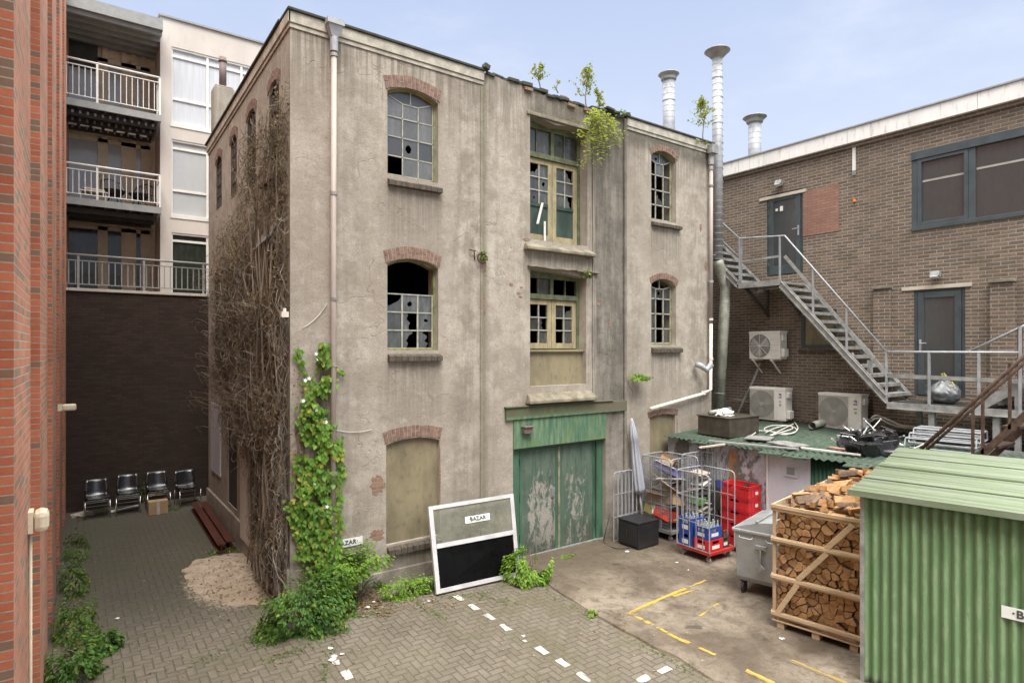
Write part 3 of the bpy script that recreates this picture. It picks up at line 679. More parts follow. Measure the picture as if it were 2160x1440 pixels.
ed.obox((6.02, YF-.06, 9.03), (.12, .12, .09), Matrix.Rotation(.3, 3, 'Y')); ed.obox((9.64, YF-.04, 8.99), (.10, .12, .08), Matrix.Rotation(-.2, 3, 'Y'))
# ragged bricks and felt along the open parapet
x = 6.05
while x < 9.6:
    ed.obox((x+.1, YF+R_(.02, .1), 8.945+R_(-.02, .045)-.05*(x > 7.3)*(x < 8.6)), (R_(.14, .24), R_(.12, .26), R_(.03, .07)), Matrix.Rotation(R_(-.12, .12), 3, 'Y')); x += R_(.12, .2)
ed.build('roof_edge', M['roofdark'], fab, bevel=.008)
rb = MB(); x = 7.0
while x < 9.5:
    if R_(0, 1) < .3: rb.obox((x, YF+R_(-.012, .0), 8.885-.05*(x > 7.3)*(x < 8.6)+R_(-.01, .01)), (.19, .1, .055), Matrix.Rotation(R_(-.05, .05), 3, 'Y'))
    x += .215
rb.build('parapet_brickwork', M['patchbrick'], fab, bevel=.005)
# pilaster joint and drain strip, raised bay corner, plinth
pj = MB()
pj.box((5.94, YF-.018, .2), (6.0, YF-.002, 8.7)); pj.build('pilaster_joint', M['stucco'], fab, bevel=.01)
pq = MB(); pq.box((9.56, YF-.05, .02), (9.64, YF-.002, 8.9)); pq.box((8.66, YF-.03, 2.95), (8.72, YF-.002, 8.3)); pq.build('pilaster', M['stucco'], fab, bevel=.01)
pl = MB(); pl.box((XL-.05, YF-.05, -.1), (6.55, YF-.002, .42)); pl.box((XL-.05, YF+.0, -.1), (XL-.002, 15.8, .75)); pl.build('plinth', M['stucco'], fab, bevel=.012)
lpn = MB(); lpn.box((XL-.075, 11.3, .5), (XL-.002, 12.15, 2.4)); lpn.build('rendered_pier', M['renderwhite'], fab, bevel=.01)
bd = MB(); bd.box((XL-.03, 14.3, 1.25), (XL-.002, 15.36, 2.78)); bd.build('white_board', M['panelwhite'], fab)
# --- windows
def zt(u, u0, u1, z1, rise): return z1-rise*(2*(u-u0)/(u1-u0)-1)**2
def glasspane(cell, T, off, rnd, kind, m, vec):
    """one pane of old glass: F whole, S with a small hole, B with a jagged part left in the frame"""
    us = [c[0] for c in cell]; vs = [c[1] for c in cell]; u0, u1, v0, v1 = min(us), max(us), min(vs), max(vs); P = lambda q: T(q[0], q[1], off)
    if kind == 'F': m.prism([P(c) for c in cell], vec); return
    if kind == 'S' or len(cell) != 4:
        cx, cy = sum(us)/len(us)+rnd.uniform(-.12, .12)*(u1-u0), sum(vs)/len(vs)+rnd.uniform(-.12, .12)*(v1-v0); n = 9; k = rnd.uniform(.12, .24)
        m.holed([[P(c) for c in cell], [P((cx+math.cos(6.283*i/n)*(u1-u0)*k*rnd.uniform(.6, 1.25), cy+math.sin(6.283*i/n)*(v1-v0)*k*rnd.uniform(.6, 1.25))) for i in range(n)]], vec); return
    flip = rnd.random() < .5; side = rnd.random() < .45; lo = rnd.uniform(.12, .45); hi = rnd.uniform(.5, .95); n = 7; line = []
    for i in range(n+1):
        t = i/n; h = lo+(hi-lo)*t+(rnd.uniform(-.16, .16) if 0 < i < n else 0); h = min(.97, max(.04, h))
        line.append((t, h))
    if flip: line = [(1-t, h) for t, h in line][::-1]
    pts = [(0, 0), (1, 0)]+[(t, h) for t, h in line[::-1]]
    if side: pts = [(b, a) for a, b in pts]
    m.prism([P((u0+(u1-u0)*a, v0+(v1-v0)*b)) for a, b in pts], vec)
def iron_window(T, spec, cols, rows, states, parent, seed=1, depth=.14, radial=True, frame=M['wframe'], outer=M['mossframe'], glass=M['glass'], topfrac=.24, label=None, bars=None, bw=.018):
    """arched steel window: states is a string per row from the bottom; F full, B broken, S small hole, . missing"""
    u0, u1, z0, z1, rise = spec; rnd = random.Random(seed); g = .035
    a0, a1, b0 = u0+g, u1-g, z0+g; zs = z1-rise-g*.6
    fo = MB().holed([[T(u, v, depth-.03) for u, v in arched(u0+.001, u1-.001, z0+.001, z1-.001, rise)], [T(u, v, depth-.03) for u, v in arched(a0, a1, b0, z1-g, rise*.95)]], T(0,0,.07)-T(0,0,0))
    win = fo.build('window', outer, parent, fix=True)
    if label: win['label'] = label
    fb = MB(); zr = b0+(zs-b0)*(1-topfrac) if radial else zs
    if radial: zr = z0+(z1-z0)*(1-topfrac)
    us = [a0+(a1-a0)*i/cols for i in range(cols+1)]; vs = [b0+(zr-b0)*j/rows for j in range(rows+1)]
    def bb(p, q, t=bw): fb.bar(T(p[0], p[1], depth), T(q[0], q[1], depth), t, t, up=T(0,0,1)-T(0,0,0))
    for i in range(1, cols): bb((us[i], b0), (us[i], zr))
    for j in range(1, rows+1): bb((a0, vs[j]), (a1, vs[j]))
    bb((a0+.01, b0), (a0+.01, zs)); bb((a1-.01, b0), (a1-.01, zs)); bb((a0, b0+.01), (a1, b0+.01))
    cells = []
    for j in range(rows):
        for i in range(cols): cells.append(([(us[i], vs[j]), (us[i+1], vs[j]), (us[i+1], vs[j+1]), (us[i], vs[j+1])], states[j][i]))
    if radial:
        uc = (a0+a1)/2; h = (z1-zr)*.5; l, r2 = us[1], us[-2]
        ztop = lambda u: zt(u, a0, a1, z1-g, rise*.95)
        bb((l, zr), (l, zr+h)); bb((r2, zr), (r2, zr+h)); bb((l, zr+h), (r2, zr+h)); bb((uc, zr+h), (uc, ztop(uc)))
        cl = (a0+(l-a0)*.12, ztop(a0+.05)-.02); crr = (a1-(a1-r2)*.12, ztop(a1-.05)-.02)
        bb((l, zr+h), cl); bb((r2, zr+h), crr)
        if len(states) > rows:
            s = states[rows]
            cells += [([(l, zr), (r2, zr), (r2, zr+h), (l, zr+h)], s[0]), ([(a0, zr), (l, zr), (l, zr+h), (a0, ztop(a0))], s[1]), ([(r2, zr), (a1, zr), (a1, ztop(a1)), (r2, zr+h)], s[2]),
                      ([(l, zr+h), (uc, zr+h), (uc, ztop(uc)), ((a0+uc)/2, ztop((a0+uc)/2)), (a0, ztop(a0))], s[3]), ([(uc, zr+h), (r2, zr+h), (a1, ztop(a1)), ((a1+uc)/2, ztop((a1+uc)/2)), (uc, ztop(uc))], s[4])]
    fb.build('glazing_bars', frame, win)
    gl = MB(); any_ = False; vec = T(0,0,.004)-T(0,0,0)
    for c, s in cells:
        if s == '.': continue
        any_ = True; off = depth+.002+rnd.uniform(-.003, .003)
        tilt = [rnd.uniform(-.003, .003) for _ in c]
        if s == 'F': gl.prism([T(u, v, off+t) for (u, v), t in zip(c, tilt)], vec)
        else: glasspane(c, T, off, rnd, s, gl, vec)
    if any_: gl.build('panes', glass, win)
    return win
def brick_arch(T, u0, u1, z, rise, h, parent, w=-.012, n=15, mat_=None, fan=.045):
    """soldier-brick segmental arch: bricks nearly upright, fanning a little"""
    mb = MB(); mo = MB(); um = (u0+u1)/2; hw = (u1-u0)/2; n = max(8, round((u1-u0)/.068))
    def P2(t, s): return (um+t*hw+fan*t*s, z-rise*t*t+h*s*(1-.04*t*t))
    for k in range(n):
        t0 = -1+2*(k+.09)/n; t1 = -1+2*(k+.91)/n; split = [(0, 1)] if k % 2 else [(0, .47), (.53, 1)]
        for s0, s1 in split:
            jz = R_(-.006, .006); jw = R_(-.005, .003)
            mb.prism([T(u, v+jz, w+jw) for u, v in (P2(t0, s0), P2(t1, s0), P2(t1, s1), P2(t0, s1))], T(0,0,.03)-T(0,0,0))
    q = [P2(-1+2*k/16, .01) for k in range(17)]+[P2(1-2*k/16, .98) for k in range(17)]
    mo.prism([T(u, v, w+.005) for u, v in q], T(0,0,.025)-T(0,0,0))
    a = mb.build('brick_arch', mat_ or M['archbrick'], parent, fix=True, bevel=.003); mo.build('mortar_bed', M['mortar'], a, fix=True)
def sill(T, u0, u1, z1, h, parent, out=.09, mat_=None, n=9, name='window_sill'):
    mb = MB(); L = (u1-u0)/n
    for k in range(n):
        a, b = u0+k*L+.003, u0+(k+1)*L-.003; dz = R_(-.005, .005)
        mb.add([T(a, z1-h, -out), T(b, z1-h, -out), T(b, z1-h, .1), T(a, z1-h, .1), T(a, z1-h*.45+dz, -out), T(b, z1-h*.45+dz, -out), T(b, z1, .1), T(a, z1, .1)],
               [(0,3,2,1),(4,5,6,7),(0,1,5,4),(1,2,6,5),(2,3,7,6),(3,0,4,7)])
    return mb.build(name, mat_ or M['sillbrick'], parent, bevel=.006)
iron_window(TF, ATOP, 3, 3, ['.FF', 'FSF', 'FFF', 'FFFFF'], fab, 1, radial=True, glass=M['glass2'], topfrac=.33, depth=.12)
w2 = iron_window(TF, AMID, 3, 3, ['FBB', 'FBS', 'BSF'], fab, 5, radial=True, topfrac=.385, label='window with its upper lights gone and stars broken in the lower panes')
bpy.data.objects.remove([c for c in w2.children if c.name.startswith('glazing')][0])
fb = MB(); a0, a1 = AMID[0]+.035, AMID[1]-.035; zr = AMID[2]+(AMID[3]-AMID[2])*.615
for i in range(4): u = a0+(a1-a0)*i/3; fb.bar(TF(u+(.01 if i == 0 else -.01 if i == 3 else 0), 4.0, .14), TF(u+(.01 if i == 0 else -.01 if i == 3 else 0), zr, .14), .026, .02)
for j in range(4): v = AMID[2]+.035+(zr-AMID[2]-.035)*j/3; fb.bar(TF(a0, v, .14), TF(a1, v, .14), .024, .02)
fb.build('glazing_bars', M['wframe'], w2)
iron_window(TF, BTOP, 3, 3, ['...', '.BS', '...', 'F..BF'], fab, 8, topfrac=.34, bw=.024, label='narrow window with nearly all its panes gone')
iron_window(TF, BMID, 3, 3, ['F..', 'F..', 'F.F', 'SFF..'], fab, 9, topfrac=.30, bw=.026)
for s, z in ((ATOP, 8.30), (AMID, 5.485)): brick_arch(TF, 4.12, 5.11, z, .10, .2, fab)
brick_arch(TF, 4.11, 5.12, 2.54, .08, .19, fab); brick_arch(TF, 10.43, 11.33, 8.45, .14, .14, fab, n=12); brick_arch(TF, 10.43, 11.33, 5.57, .13, .14, fab, n=12); brick_arch(TF, 10.36, 11.33, 2.53, .06, .12, fab, n=12)
sill(TF, 4.15, 5.13, 6.79, .15, fab); sill(TF, 4.15, 5.13, 3.95, .16, fab); sill(TF, 10.44, 11.42, 6.86, .13, fab); sill(TF, 10.44, 11.44, 4.07, .16, fab); sill(TF, 4.14, 5.12, .83, .17, fab)
for sp, nm in ((AGND, 'boarded_opening'), (BGND, 'boarded_opening')):
    u0, u1, z0, z1, rise = sp; mb = MB().prism([TF(u, v, .07) for u, v in arched(u0-.01, u1+.01, z0-.02, z1+.01, rise)], (0, .05, 0))
    mb.build(nm, M['board'], fab, fix=True)
# side facade windows
for k, sp in enumerate(SW2+[SW1[1], SW1[2], SW1[3]]):
    iron_window(TL, sp, 3, 3, ['FFF', 'FFF', 'FFF', 'FFFFF'], fab, 20+k, topfrac=.3, bw=.028, depth=.035, glass=M['doorglass'], frame=M['sillbrick'], outer=M['darkgrey'])
    brick_arch(TL, sp[0]-.06, sp[1]+.06, sp[3], .12, .17, fab, n=9)
for sp in SW0:
    MB().box((XL+.02, sp[0]-.02, sp[2]-.02), (XL+.06, sp[1]+.02, sp[3]+.02)).build('boarded_opening', M['darkgrey'], fab)
MB().box((XL+.01, 9.78, 5.0), (XL+.05, 10.62, 5.64)).build('opening_shade_board', M['blackglass'], fab)  # flat black board paints the shade inside the open hole
mb = MB(); mb.add([TL(9.62, 6.0, -.03), TL(10.6, 5.92, -.03), TL(10.68, 5.6, -.17), TL(9.72, 5.7, -.15), TL(9.62, 6.02, -.03), TL(10.6, 5.94, -.03), TL(10.68, 5.62, -.18), TL(9.72, 5.72, -.16)], [(0,1,2,3),(7,6,5,4),(0,3,7,4),(1,5,6,2)]); mb.build('canopy_flap', M['galvdull'], fab)
sill(TL, 9.7, 10.45, 6.72, .13, fab, out=.14); sill(TL, 9.85, 10.65, 3.85, .12, fab, out=.14)
# --- hoist bays
def timber_bay(hz, transom, doors, panel, parent, glassrows, states, seed, dep=.22, tstates='FF', lowpanel=None, broken_plank=False):
    u0, u1, z0, z1 = hz; rnd = random.Random(seed); fr = MB(); t = .07; y0, y1 = dep, dep+.08
    B = lambda a, b, c, d, w0=y0, w1=y1, m=fr: m.box(TF(a, c, w0), TF(b, d, w1))
    B(u0-.02, u0+t, z0-.02, z1+.05); B(u1-t, u1+.02, z0-.02, z1+.05); B(u0+t+.001, u1-t-.001, z1-.12, z1+.05); B(u0+t+.001, u1-t-.001, z0-.02, z0+.05)
    B(u0+t+.001, u1-t-.001, transom-.05, transom+.05, y0-.03, y1); um = (u0+u1)/2
    B(um-.04, um+.04, transom+.051, z1-.121)
    win = fr.build('hoist_window', M['greenframe'], parent, bevel=.006)
    gm = MB(); vec = (0, .005, 0)
    for k, (a, b) in enumerate(((u0+t, um-.04), (um+.04, u1-t))):
        lo, hi = transom+.05, z1-.12; s = tstates[k]; mid_ = (a+b)/2+rnd.uniform(-.04, .04)
        for q, (c, d) in enumerate(((a+.01, mid_-.01), (mid_+.01, b-.01))):
            st = s if s in 'F.' else ('F' if q else '.')
            if st == 'F': gm.prism([TF(c, lo+.01, dep+.04), TF(d, lo+.01, dep+.045), TF(d, hi-.01, dep+.042), TF(c, hi-.01, dep+.04)], vec)
        fr2 = MB(); fr2.box(TF(mid_-.01, lo, dep+.02), TF(mid_+.01, hi, dep+.06)); fr2.build('transom_bar', M['greenframe'], win)
    # the two leaves
    dz0 = z0+.05 if lowpanel is None else lowpanel
    for k, (a, b) in enumerate(((u0+t+.004, um-.004), (um+.004, u1-t-.004))):
        lf = MB(); s = .105; w0, w1 = dep+.012, dep+.065; hi = transom-.055
        for bx in ((a, a+s, dz0, hi), (b-s, b, dz0, hi), (a+s+.001, b-s-.001, hi-.10, hi), (a+s+.001, b-s-.001, dz0, dz0+.11)): lf.box(TF(bx[0], bx[2], w0), TF(bx[1], bx[3], w1))
        leaf = lf.build('door_leaf', M['creamframe'], win, bevel=.005)
        g0 = dz0+.11 if not panel else panel
        if panel:
            pm = MB(); pm.box(TF(a+s, dz0+.11, dep+.03), TF(b-s, panel-.02, dep+.05)); pm.box(TF(a+s, panel-.03, dep+.008), TF(b-s, panel+.03, dep+.06)); pm.build('green_panel', M['doorgreen'], win)
            g0 = panel+.03
        bm_ = MB(); um2 = (a+s+b-s)/2; rows = glassrows
        bm_.box(TF(um2-.011, g0, w0+.004), TF(um2+.011, hi-.1, w1-.01))
        for j in range(1, rows): z = g0+(hi-.1-g0)*j/rows; bm_.box(TF(a+s, z-.011, w0+.006), TF(b-s, z+.011, w1-.012))
        bm_.build('glazing_bars', M['wframe'], win)
        for j in range(rows):
            for i in range(2):
                st = states[k][j][i]; c0 = a+s+.004 if i == 0 else um2+.012; c1 = um2-.012 if i == 0 else b-s-.004
                z_0 = g0+(hi-.1-g0)*j/rows+.012; z_1 = g0+(hi-.1-g0)*(j+1)/rows-.012; cell = [(c0, z_0), (c1, z_0), (c1, z_1), (c0, z_1)]
                o = dep+.04+rnd.uniform(-.004, .004)
                if st == 'F': gm.prism([TF(u, v, o+rnd.uniform(-.004, .004)) for u, v in cell], vec)
                elif st in 'BS': glasspane(cell, TF, o, rnd, st, gm, vec)
    gm.build('panes', M['glass'], win)
    return win
hw = timber_bay(HTOP, 7.78, None, 6.82, fab, 3, [['SF', 'FS', 'BF'], ['FB', 'FF', 'FB']], 31, tstates='FF')
MB().bar(TF(7.35, 6.42, .14), TF(7.52, 6.86, .2), .045, .02).bar(TF(7.56, 6.12, .18), TF(7.56, 6.5, .18), .04, .02).build('loose_plank', M['white'], hw)
timber_bay(HMID, 5.02, None, None, fab, 3, [['.F', 'FB', '..'], ['.F', '.F', 'FB']], 35, tstates='X.', lowpanel=4.0)
mb = MB(); mb.box(TF(HMID[0], HMID[2]+.0, .12), TF(HMID[1], 3.965, .2)); mb.box(TF(HMID[0], 3.94, .06), TF(HMID[1], 3.985, .25)); mb.build('sill_panel', M['board'], fab)
def slopesill(u0, u1, zt_, zb, out, nm='stone_sill'):
    mb = MB(); e = .04
    mb.add([TF(u0, zb, -out), TF(u1, zb, -out), TF(u1, zb, .2), TF(u0, zb, .2), TF(u0, zb+.06, -out), TF(u1, zb+.06, -out), TF(u1-.13, zt_, .2), TF(u0+.1, zt_, .2)], [(0,3,2,1),(4,5,6,7),(0,1,5,4),(1,2,6,5),(2,3,7,6),(3,0,4,7)])
    mb.build(nm, M['sillstone'], fab, bevel=.012)
slopesill(6.9, 8.66, 6.12, 5.86, .14); slopesill(6.95, 8.66, 3.31, 2.96, .16)
mb = MB(); x = 7.0
while x < 8.6: mb.obox(TF(x+.1, 5.56+R_(-.01, .012), -.035), (.22, .08, .035), Matrix.Rotation(R_(-.06, .06), 3, 'Y')); x += .2
mb.build('crumbling_ledge', M['sillstone'], fab, bevel=.008)
mb = MB(); mb.box(TF(6.98, 8.43, -.03), TF(8.62, 8.5, -.002)); mb.build('hoist_lintel', M['sillstone'], fab, bevel=.01)
# --- green gate
gt = MB(); gt.box(TF(6.47, 2.68, -.06), TF(9.62, 2.90, -.004))
gt.box(TF(6.45, 2.905, -.09), TF(9.2, 2.93, -.003)); gt.build('gate_beam', M['lintelgreen'], fab, bevel=.008)
gt = MB(); gt.box(TF(6.66, 2.13, -.025), TF(9.04, 2.675, .06)); gt.build('gate_header', M['lintelgreen'], fab, bevel=.005)
gt = MB(); gt.box(TF(6.66, -.1, .08), TF(6.86, 2.125, .16)); gt.box(TF(8.86, -.1, .08), TF(9.04, 2.125, .16)); gt.box(TF(6.862, 2.06, .1), TF(8.858, 2.125, .16))
gfr = gt.build('gate_frame', M['gategreen'], fab, bevel=.008)
for (a, b) in ((6.875, 7.84), (7.865, 8.85)):
    g1 = MB(); g1.box(TF(a, .05, .115), TF(b, 2.055, .155)); lf = g1.build('gate_leaf', M['worngreen'], fab, bevel=.004)
    g1 = MB()
    for q in (a+.01, b-.07): g1.box(TF(q, .06, .105), TF(q+.06, 2.05, .1145))
    g1.build('leaf_edge', M['gategreen'], lf)
    hn = MB(); hxx = a+.02 if a < 7 else b-.03
    for z in (.35, 1.1, 1.8): hn.tube([TF(hxx, z, .095), TF(hxx, z+.14, .095)], .013, 8)
    hn.build('hinge', M['gategreen'], lf)
g1 = MB(); g1.box(TF(7.835, .06, .095), TF(7.885, 2.06, .112)); g1.build('cover_strip', M['sillstone'], fab)
g1 = MB(); g1.box(TF(7.66, 1.08, .09), TF(7.74, 1.26, .113)); g1.tube([TF(7.70, 1.12, .09), TF(7.70, 1.12, .05), TF(7.70, 1.2, .05)], .01); g1.build('gate_handle', M['galvdull'], fab)
g1 = MB(); g1.box(TF(6.66, -.12, .03), TF(9.1, .028, .2)); g1.build('threshold', M['sillstone'], fab)
g1 = MB(); g1.box(TF(6.7, .03, .06), TF(9.04, .055, .10)); g1.build('threshold_strip', M['galvdull'], fab)
# --- rainwater pipes
def pipe(name, pts, r, mat_, parent, joints=(), n=14):
    o = MB().tube(pts, r, n).build(name, mat_, parent, smooth=True)
    if joints:
        j = MB()
        for p, d in joints: j.tube([Vector(p)-Vector(d)*.5, Vector(p)+Vector(d)*.5], r*1.28, n)
        j.build('pipe_collar', mat_ if name != 'downpipe' else M['galvdull'], o)
    return o
xp = 3.235; yp = YF-.10
hp = MB(); hp.add([(xp-.12,YF-.2,8.9),(xp+.12,YF-.2,8.9),(xp+.12,YF-.072,8.9),(xp-.12,YF-.072,8.9),(xp-.06,YF-.15,8.72),(xp+.06,YF-.15,8.72),(xp+.06,YF-.048,8.72),(xp-.06,YF-.048,8.72)], [(0,1,2,3),(7,6,5,4),(0,4,5,1),(1,5,6,2),(2,6,7,3),(3,7,4,0)])
hp.box((xp-.13, YF-.21, 8.88), (xp+.13, YF-.072, 8.96)); hp.tube([(xp, yp, 8.72), (xp, yp, 8.5)], .062, 14); hp.build('hopper_head', M['galv'], fab)
pipe('downpipe', [(xp, yp, 8.6), (xp-.01, yp, 5.0), (xp-.02, yp, .3)], .043, M['pipe'], fab, [((xp, yp, z), (0, 0, .05)) for z in (8.45, 6.35, 4.75, 3.75, 2.1)])
xp = 12.45
hp = MB(); hp.box((xp-.11, YF-.22, 8.66), (xp+.13, YF-.075, 8.86)); hp.tube([(xp, yp, 8.66), (xp, yp, 8.4)], .07, 14); hp.build('hopper_head', M['galvdull'], fab)
pipe('downpipe', [(xp, yp, 8.6), (xp, yp, 4.6)], .045, M['pipe'], fab, [((xp, yp, z), (0, 0, .05)) for z in (8.3, 7.9, 5.6)])
A_ = PY(1484, 828, YF-.1); B_ = PY(1372, 862, YF-.1)
pipe('white_downpipe', [(xp, yp, 4.75), (xp-.01, yp, A_.z+.06), (A_.x, yp, A_.z), (A_.x-.06, yp, A_.z-.03), tuple(B_)], .04, M['whitepvc'], fab, [((xp, yp, 4.7), (0, 0, .05)), ((xp, yp, 3.75), (0, 0, .06)), ((A_.x, yp, A_.z), (0, 0, .09))])
e1 = PY(1468, 768, YF-.1); e2 = PY(1490, 780, YF-.25); e3 = PY(1501, 768, YF-.3)
pipe('metal_elbow', [e1, e1.lerp(e2, .5)+Vector((0,0,.03)), e2, e3], .07, M['galv'], fab)
# --- exposed brick patches where the render has fallen
def blob(T, uc, vc, ru, rv, seed, mat_=M['patchbrick'], w=-.006, name='exposed_brickwork', parent=fab):
    r = random.Random(seed); n = 22
    pts = [(uc+math.cos(2*math.pi*k/n)*ru*r.uniform(.6, 1.1), vc+math.sin(2*math.pi*k/n)*rv*r.uniform(.6, 1.1)) for k in range(n)]
    o = MB().prism([T(u, v, w) for u, v in pts], T(0,0,.008)-T(0,0,0)).build(name, mat_, parent, fix=True); return o
for k, (px, py, ru, rv) in enumerate([(797, 1022, .13, .17), (796, 1128, .13, .12), (1078, 600, .05, .03), (1094, 618, .05, .03), (1100, 606, .04, .02), (1098, 626, .05, .02), (928, 1000, .015, .5), (1022, 560, .04, .16),
        (1492, 300, .08, .06), (1478, 480, .05, .1), (1488, 560, .05, .12), (1285, 680, .03, .1), (1240, 540, .05, .1), (1262, 640, .05, .06), (1190, 205, .14, .03), (1428, 900, .02, .2), (1022, 640, .02, .2), (1110, 505, .1, .03)]):
    p = PY(px, py, YF); blob(TF, p.x, p.z, ru, rv, k)
# small fittings on the facade
v1 = MB(); c = TF(6.92, 2.47, -.09); v1.box(TF(6.84, 2.41, -.13), TF(7.03, 2.53, -.028)); v1.box(TF(6.83, 2.525, -.16), TF(7.04, 2.55, -.028)); v1.build('vent_hood', M['terracotta'], fab, bevel=.01)
b1 = MB(); q = PY(990, 527, YF-.05); b1.bar(q, q+Vector((.12, -.02, -.01)), .02); b1.bar(q+Vector((.1, 0, 0)), q+Vector((.14, .04, -.16)), .018); b1.build('iron_bracket', M['rust'], fab)
b1 = MB(); q = PY(1016, 545, YF-.05); b1.tube([q+Vector((.1*math.cos(a), -.02, .09*math.sin(a))) for a in [i*.5 for i in range(12)]], .012, 6); b1.build('iron_ring', M['rust'], fab)
q = PX(600, 663, XL-.12); tag(MB().box(q-Vector((.05,.04,.04)), q+Vector((.05,.04,.04))).box(q+Vector((-.02,-.02,.04)), q+Vector((.02,.02,.09))).build('junction_box', M['whitepvc']), 'small white junction box fixed among the dead vines', 'junction box')
# hanging dead cables on the facade
q0 = PY(640, 690, YF-.02); q1 = PY(690, 640, YF-.02); cb = MB().tube(arcpts(q0, q1, .05), .006, 5); q0 = PY(690, 900, YF-.02); q1 = PY(785, 905, YF-.02); cb.tube(arcpts(q0, q1, .06), .005, 5); cb.build('loose_wire', M['cablewhite'], fab)
# ================================================================ red brick building at the left edge (its pilastered flank)
random.seed(11)
def xr(y): return -.390+.0172*y
rb = thing('brick_apartment_building', 'tall red brick building with regular brick pilasters filling the left edge of the picture', 'building', (-.3, 5.1, 0))
prof = []; YP = [-.1, 2.45, 5.1, 7.8, 10.4, 13.1, 15.9, 18.6]
for k, y in enumerate(YP):
    prof += [(xr(y)-.13, y), (xr(y), y), (xr(y+1.42), y+1.42), (xr(y+1.42)-.13, y+1.42)]
prof = [(xr(-3)-.13, -3)]+prof+[(xr(22)-.13, 22), (-9, 22), (-9, -3)]
rw = MB().prism([(x, y, -.2) for x, y in prof], (0, 0, 12.6), caps=True).build('wall', [M['redbrick'], M['redheader']], rb, fix=True)
for pg in rw.data.polygons:
    if abs(pg.normal.y) > .7: pg.material_index = 1
fr = MB(); fr.box((-8.9, -2.9, 12.401), (-.5, 21.9, 12.55)); fr.build('roof', M['roofdark'], rb)
def walllamp(label, loc, w, d, h, conduit=None):
    t = thing('wall_lamp', label, 'wall lamp', loc, 'cream lamps on the red brick flank')
    x, y, z = loc; a = MB(); n = 10; pts = []
    a.box((x, y-w/2, z-h/2), (x+d*.25, y+w/2, z+h/2)); a.build('lamp_base', M['lampcream'], t)
    b = MB(); b.box((x+d*.251, y-w*.62, z-h*.5), (x+d, y+w*.62, z+h*.5)); b.build('lamp_shade', M['lampcream'], t, bevel=min(w, h)*.25)
    if conduit: MB().tube([(x+.015, y, z-h*.5), (x+.014, y, -.1)], .011, 8).build('conduit', M['lampcream'], t, smooth=True)
walllamp('near cream wall lamp with a pale conduit running down the red brick', (xr(6.3)+.0, 6.3, 2.605), .17, .135, .17, True)
walllamp('far small cream wall lamp high in the alley without conduit', (xr(12)+.07-.06, 12.0, 3.07), .12, .24, .10)
# ================================================================ dark brick wall closing the alley
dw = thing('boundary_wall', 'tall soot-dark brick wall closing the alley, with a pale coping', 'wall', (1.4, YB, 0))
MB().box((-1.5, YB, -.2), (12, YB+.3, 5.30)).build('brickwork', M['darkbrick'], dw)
MB().box((-1.5, YB-.04, 5.305), (12, YB+.34, 5.37)).build('coping', M['renderwhite'], dw, bevel=.005)
st = thing('terrace_railing', 'grey metal railing standing on the dark brick wall', 'railing', (1.4, YB+.1, 5.37))
def railing(P, Q, zb, zt_, n, parent, mat_, post=(0, .5, 1), rtop=.025, wb=.022, mid=None, low=.1):
    P = Vector(P); Q = Vector(Q); m = MB(); up = Vector((0, 0, 1))
    m.tube([P+up*zt_, Q+up*zt_], rtop, 8); m.build('top_rail', mat_, parent, smooth=True)
    m = MB(); m.bar(P+up*(zb+low), Q+up*(zb+low), .035, .02); m.bar(P+up*(zt_-.13), Q+up*(zt_-.13), .035, .02); m.build('rail_bar', mat_, parent)
    for t in post: MB().bar(P.lerp(Q, t)+up*zb, P.lerp(Q, t)+up*(zt_-rtop), .045).build('post', mat_, parent)
    m = MB()
    for k in range(1, n):
        p = P.lerp(Q, k/n); m.bar(p+up*(zb+low), p+up*(zt_-.13), wb, wb*.6)
    m.build('balusters', mat_, parent)
zr3 = PY(300, 547, YB+.12).z
railing((-.3, YB+.12, 0), (4.0, YB+.12, 0), 5.375, zr3, 34, st, M['greytrim'], (0, .1, .4, .7, 1))
# ================================================================ apartments beyond the wall
ap = thing('apartment_block', 'modern white rendered apartment block with tall windows and recessed beige bays behind the alley wall', 'building', (3, 18.2, 0))
YA, YR = 18.2, 19.5
TA = lambda u, v, w: Vector((u, YA+w, v)); TR = lambda u, v, w: Vector((u, YR+w, v))
xe = PY(338, 300, YA).x; ztop = PY(338, 34, YA).z
xa0 = PY(362, 300, YA).x; 
tw = (PY(362, 98, YA).z, PY(362, 262, YA).z); mw = (PY(362, 293, YA).z, PY(362, 455, YA).z); lw = (PY(362, 490, YA).z, PY(362, 640, YA).z)
xa1 = PY(440, 300, YA).x; 
tops = [(xa0, 6.6, tw[1], tw[0]), (xa0, 3.55, mw[1], mw[0]), (xa0, 3.55, lw[1], lw[0])]
mb = MB().holed([[TA(xe, 0, 0), TA(14, 0, 0), TA(14, ztop, 0), TA(xe, ztop, 0)]]+[[TA(a, c, 0), TA(b, c, 0), TA(b, d, 0), TA(a, d, 0)] for a, b, c, d in tops], (0, .35, 0))
mb.box((xe, YA+.351, 0), (xe+.25, 24, ztop)); mb.box((xe+.251, 23, 0), (14, 24, ztop)); mb.build('wall', M['renderwhite'], ap, fix=True)
MB().box((xe-.04, YA-.05, ztop+.002), (14, YA+.4, ztop+.05)).build('parapet_cap', M['greytrim'], ap)
MB().box((xe+.26, YA+.36, 11.8), (14, 22.9, 11.9)).build('roof', M['roofdark'], ap)
for z in (0.1, 6.2, 9.2): MB().box((xe+.26, YA+.36, z), (14, 22.9, z+.15)).build('floor_slab', M['interior'], ap)
pan = (PY(441, 300, YA).x-PY(365, 300, YA).x)
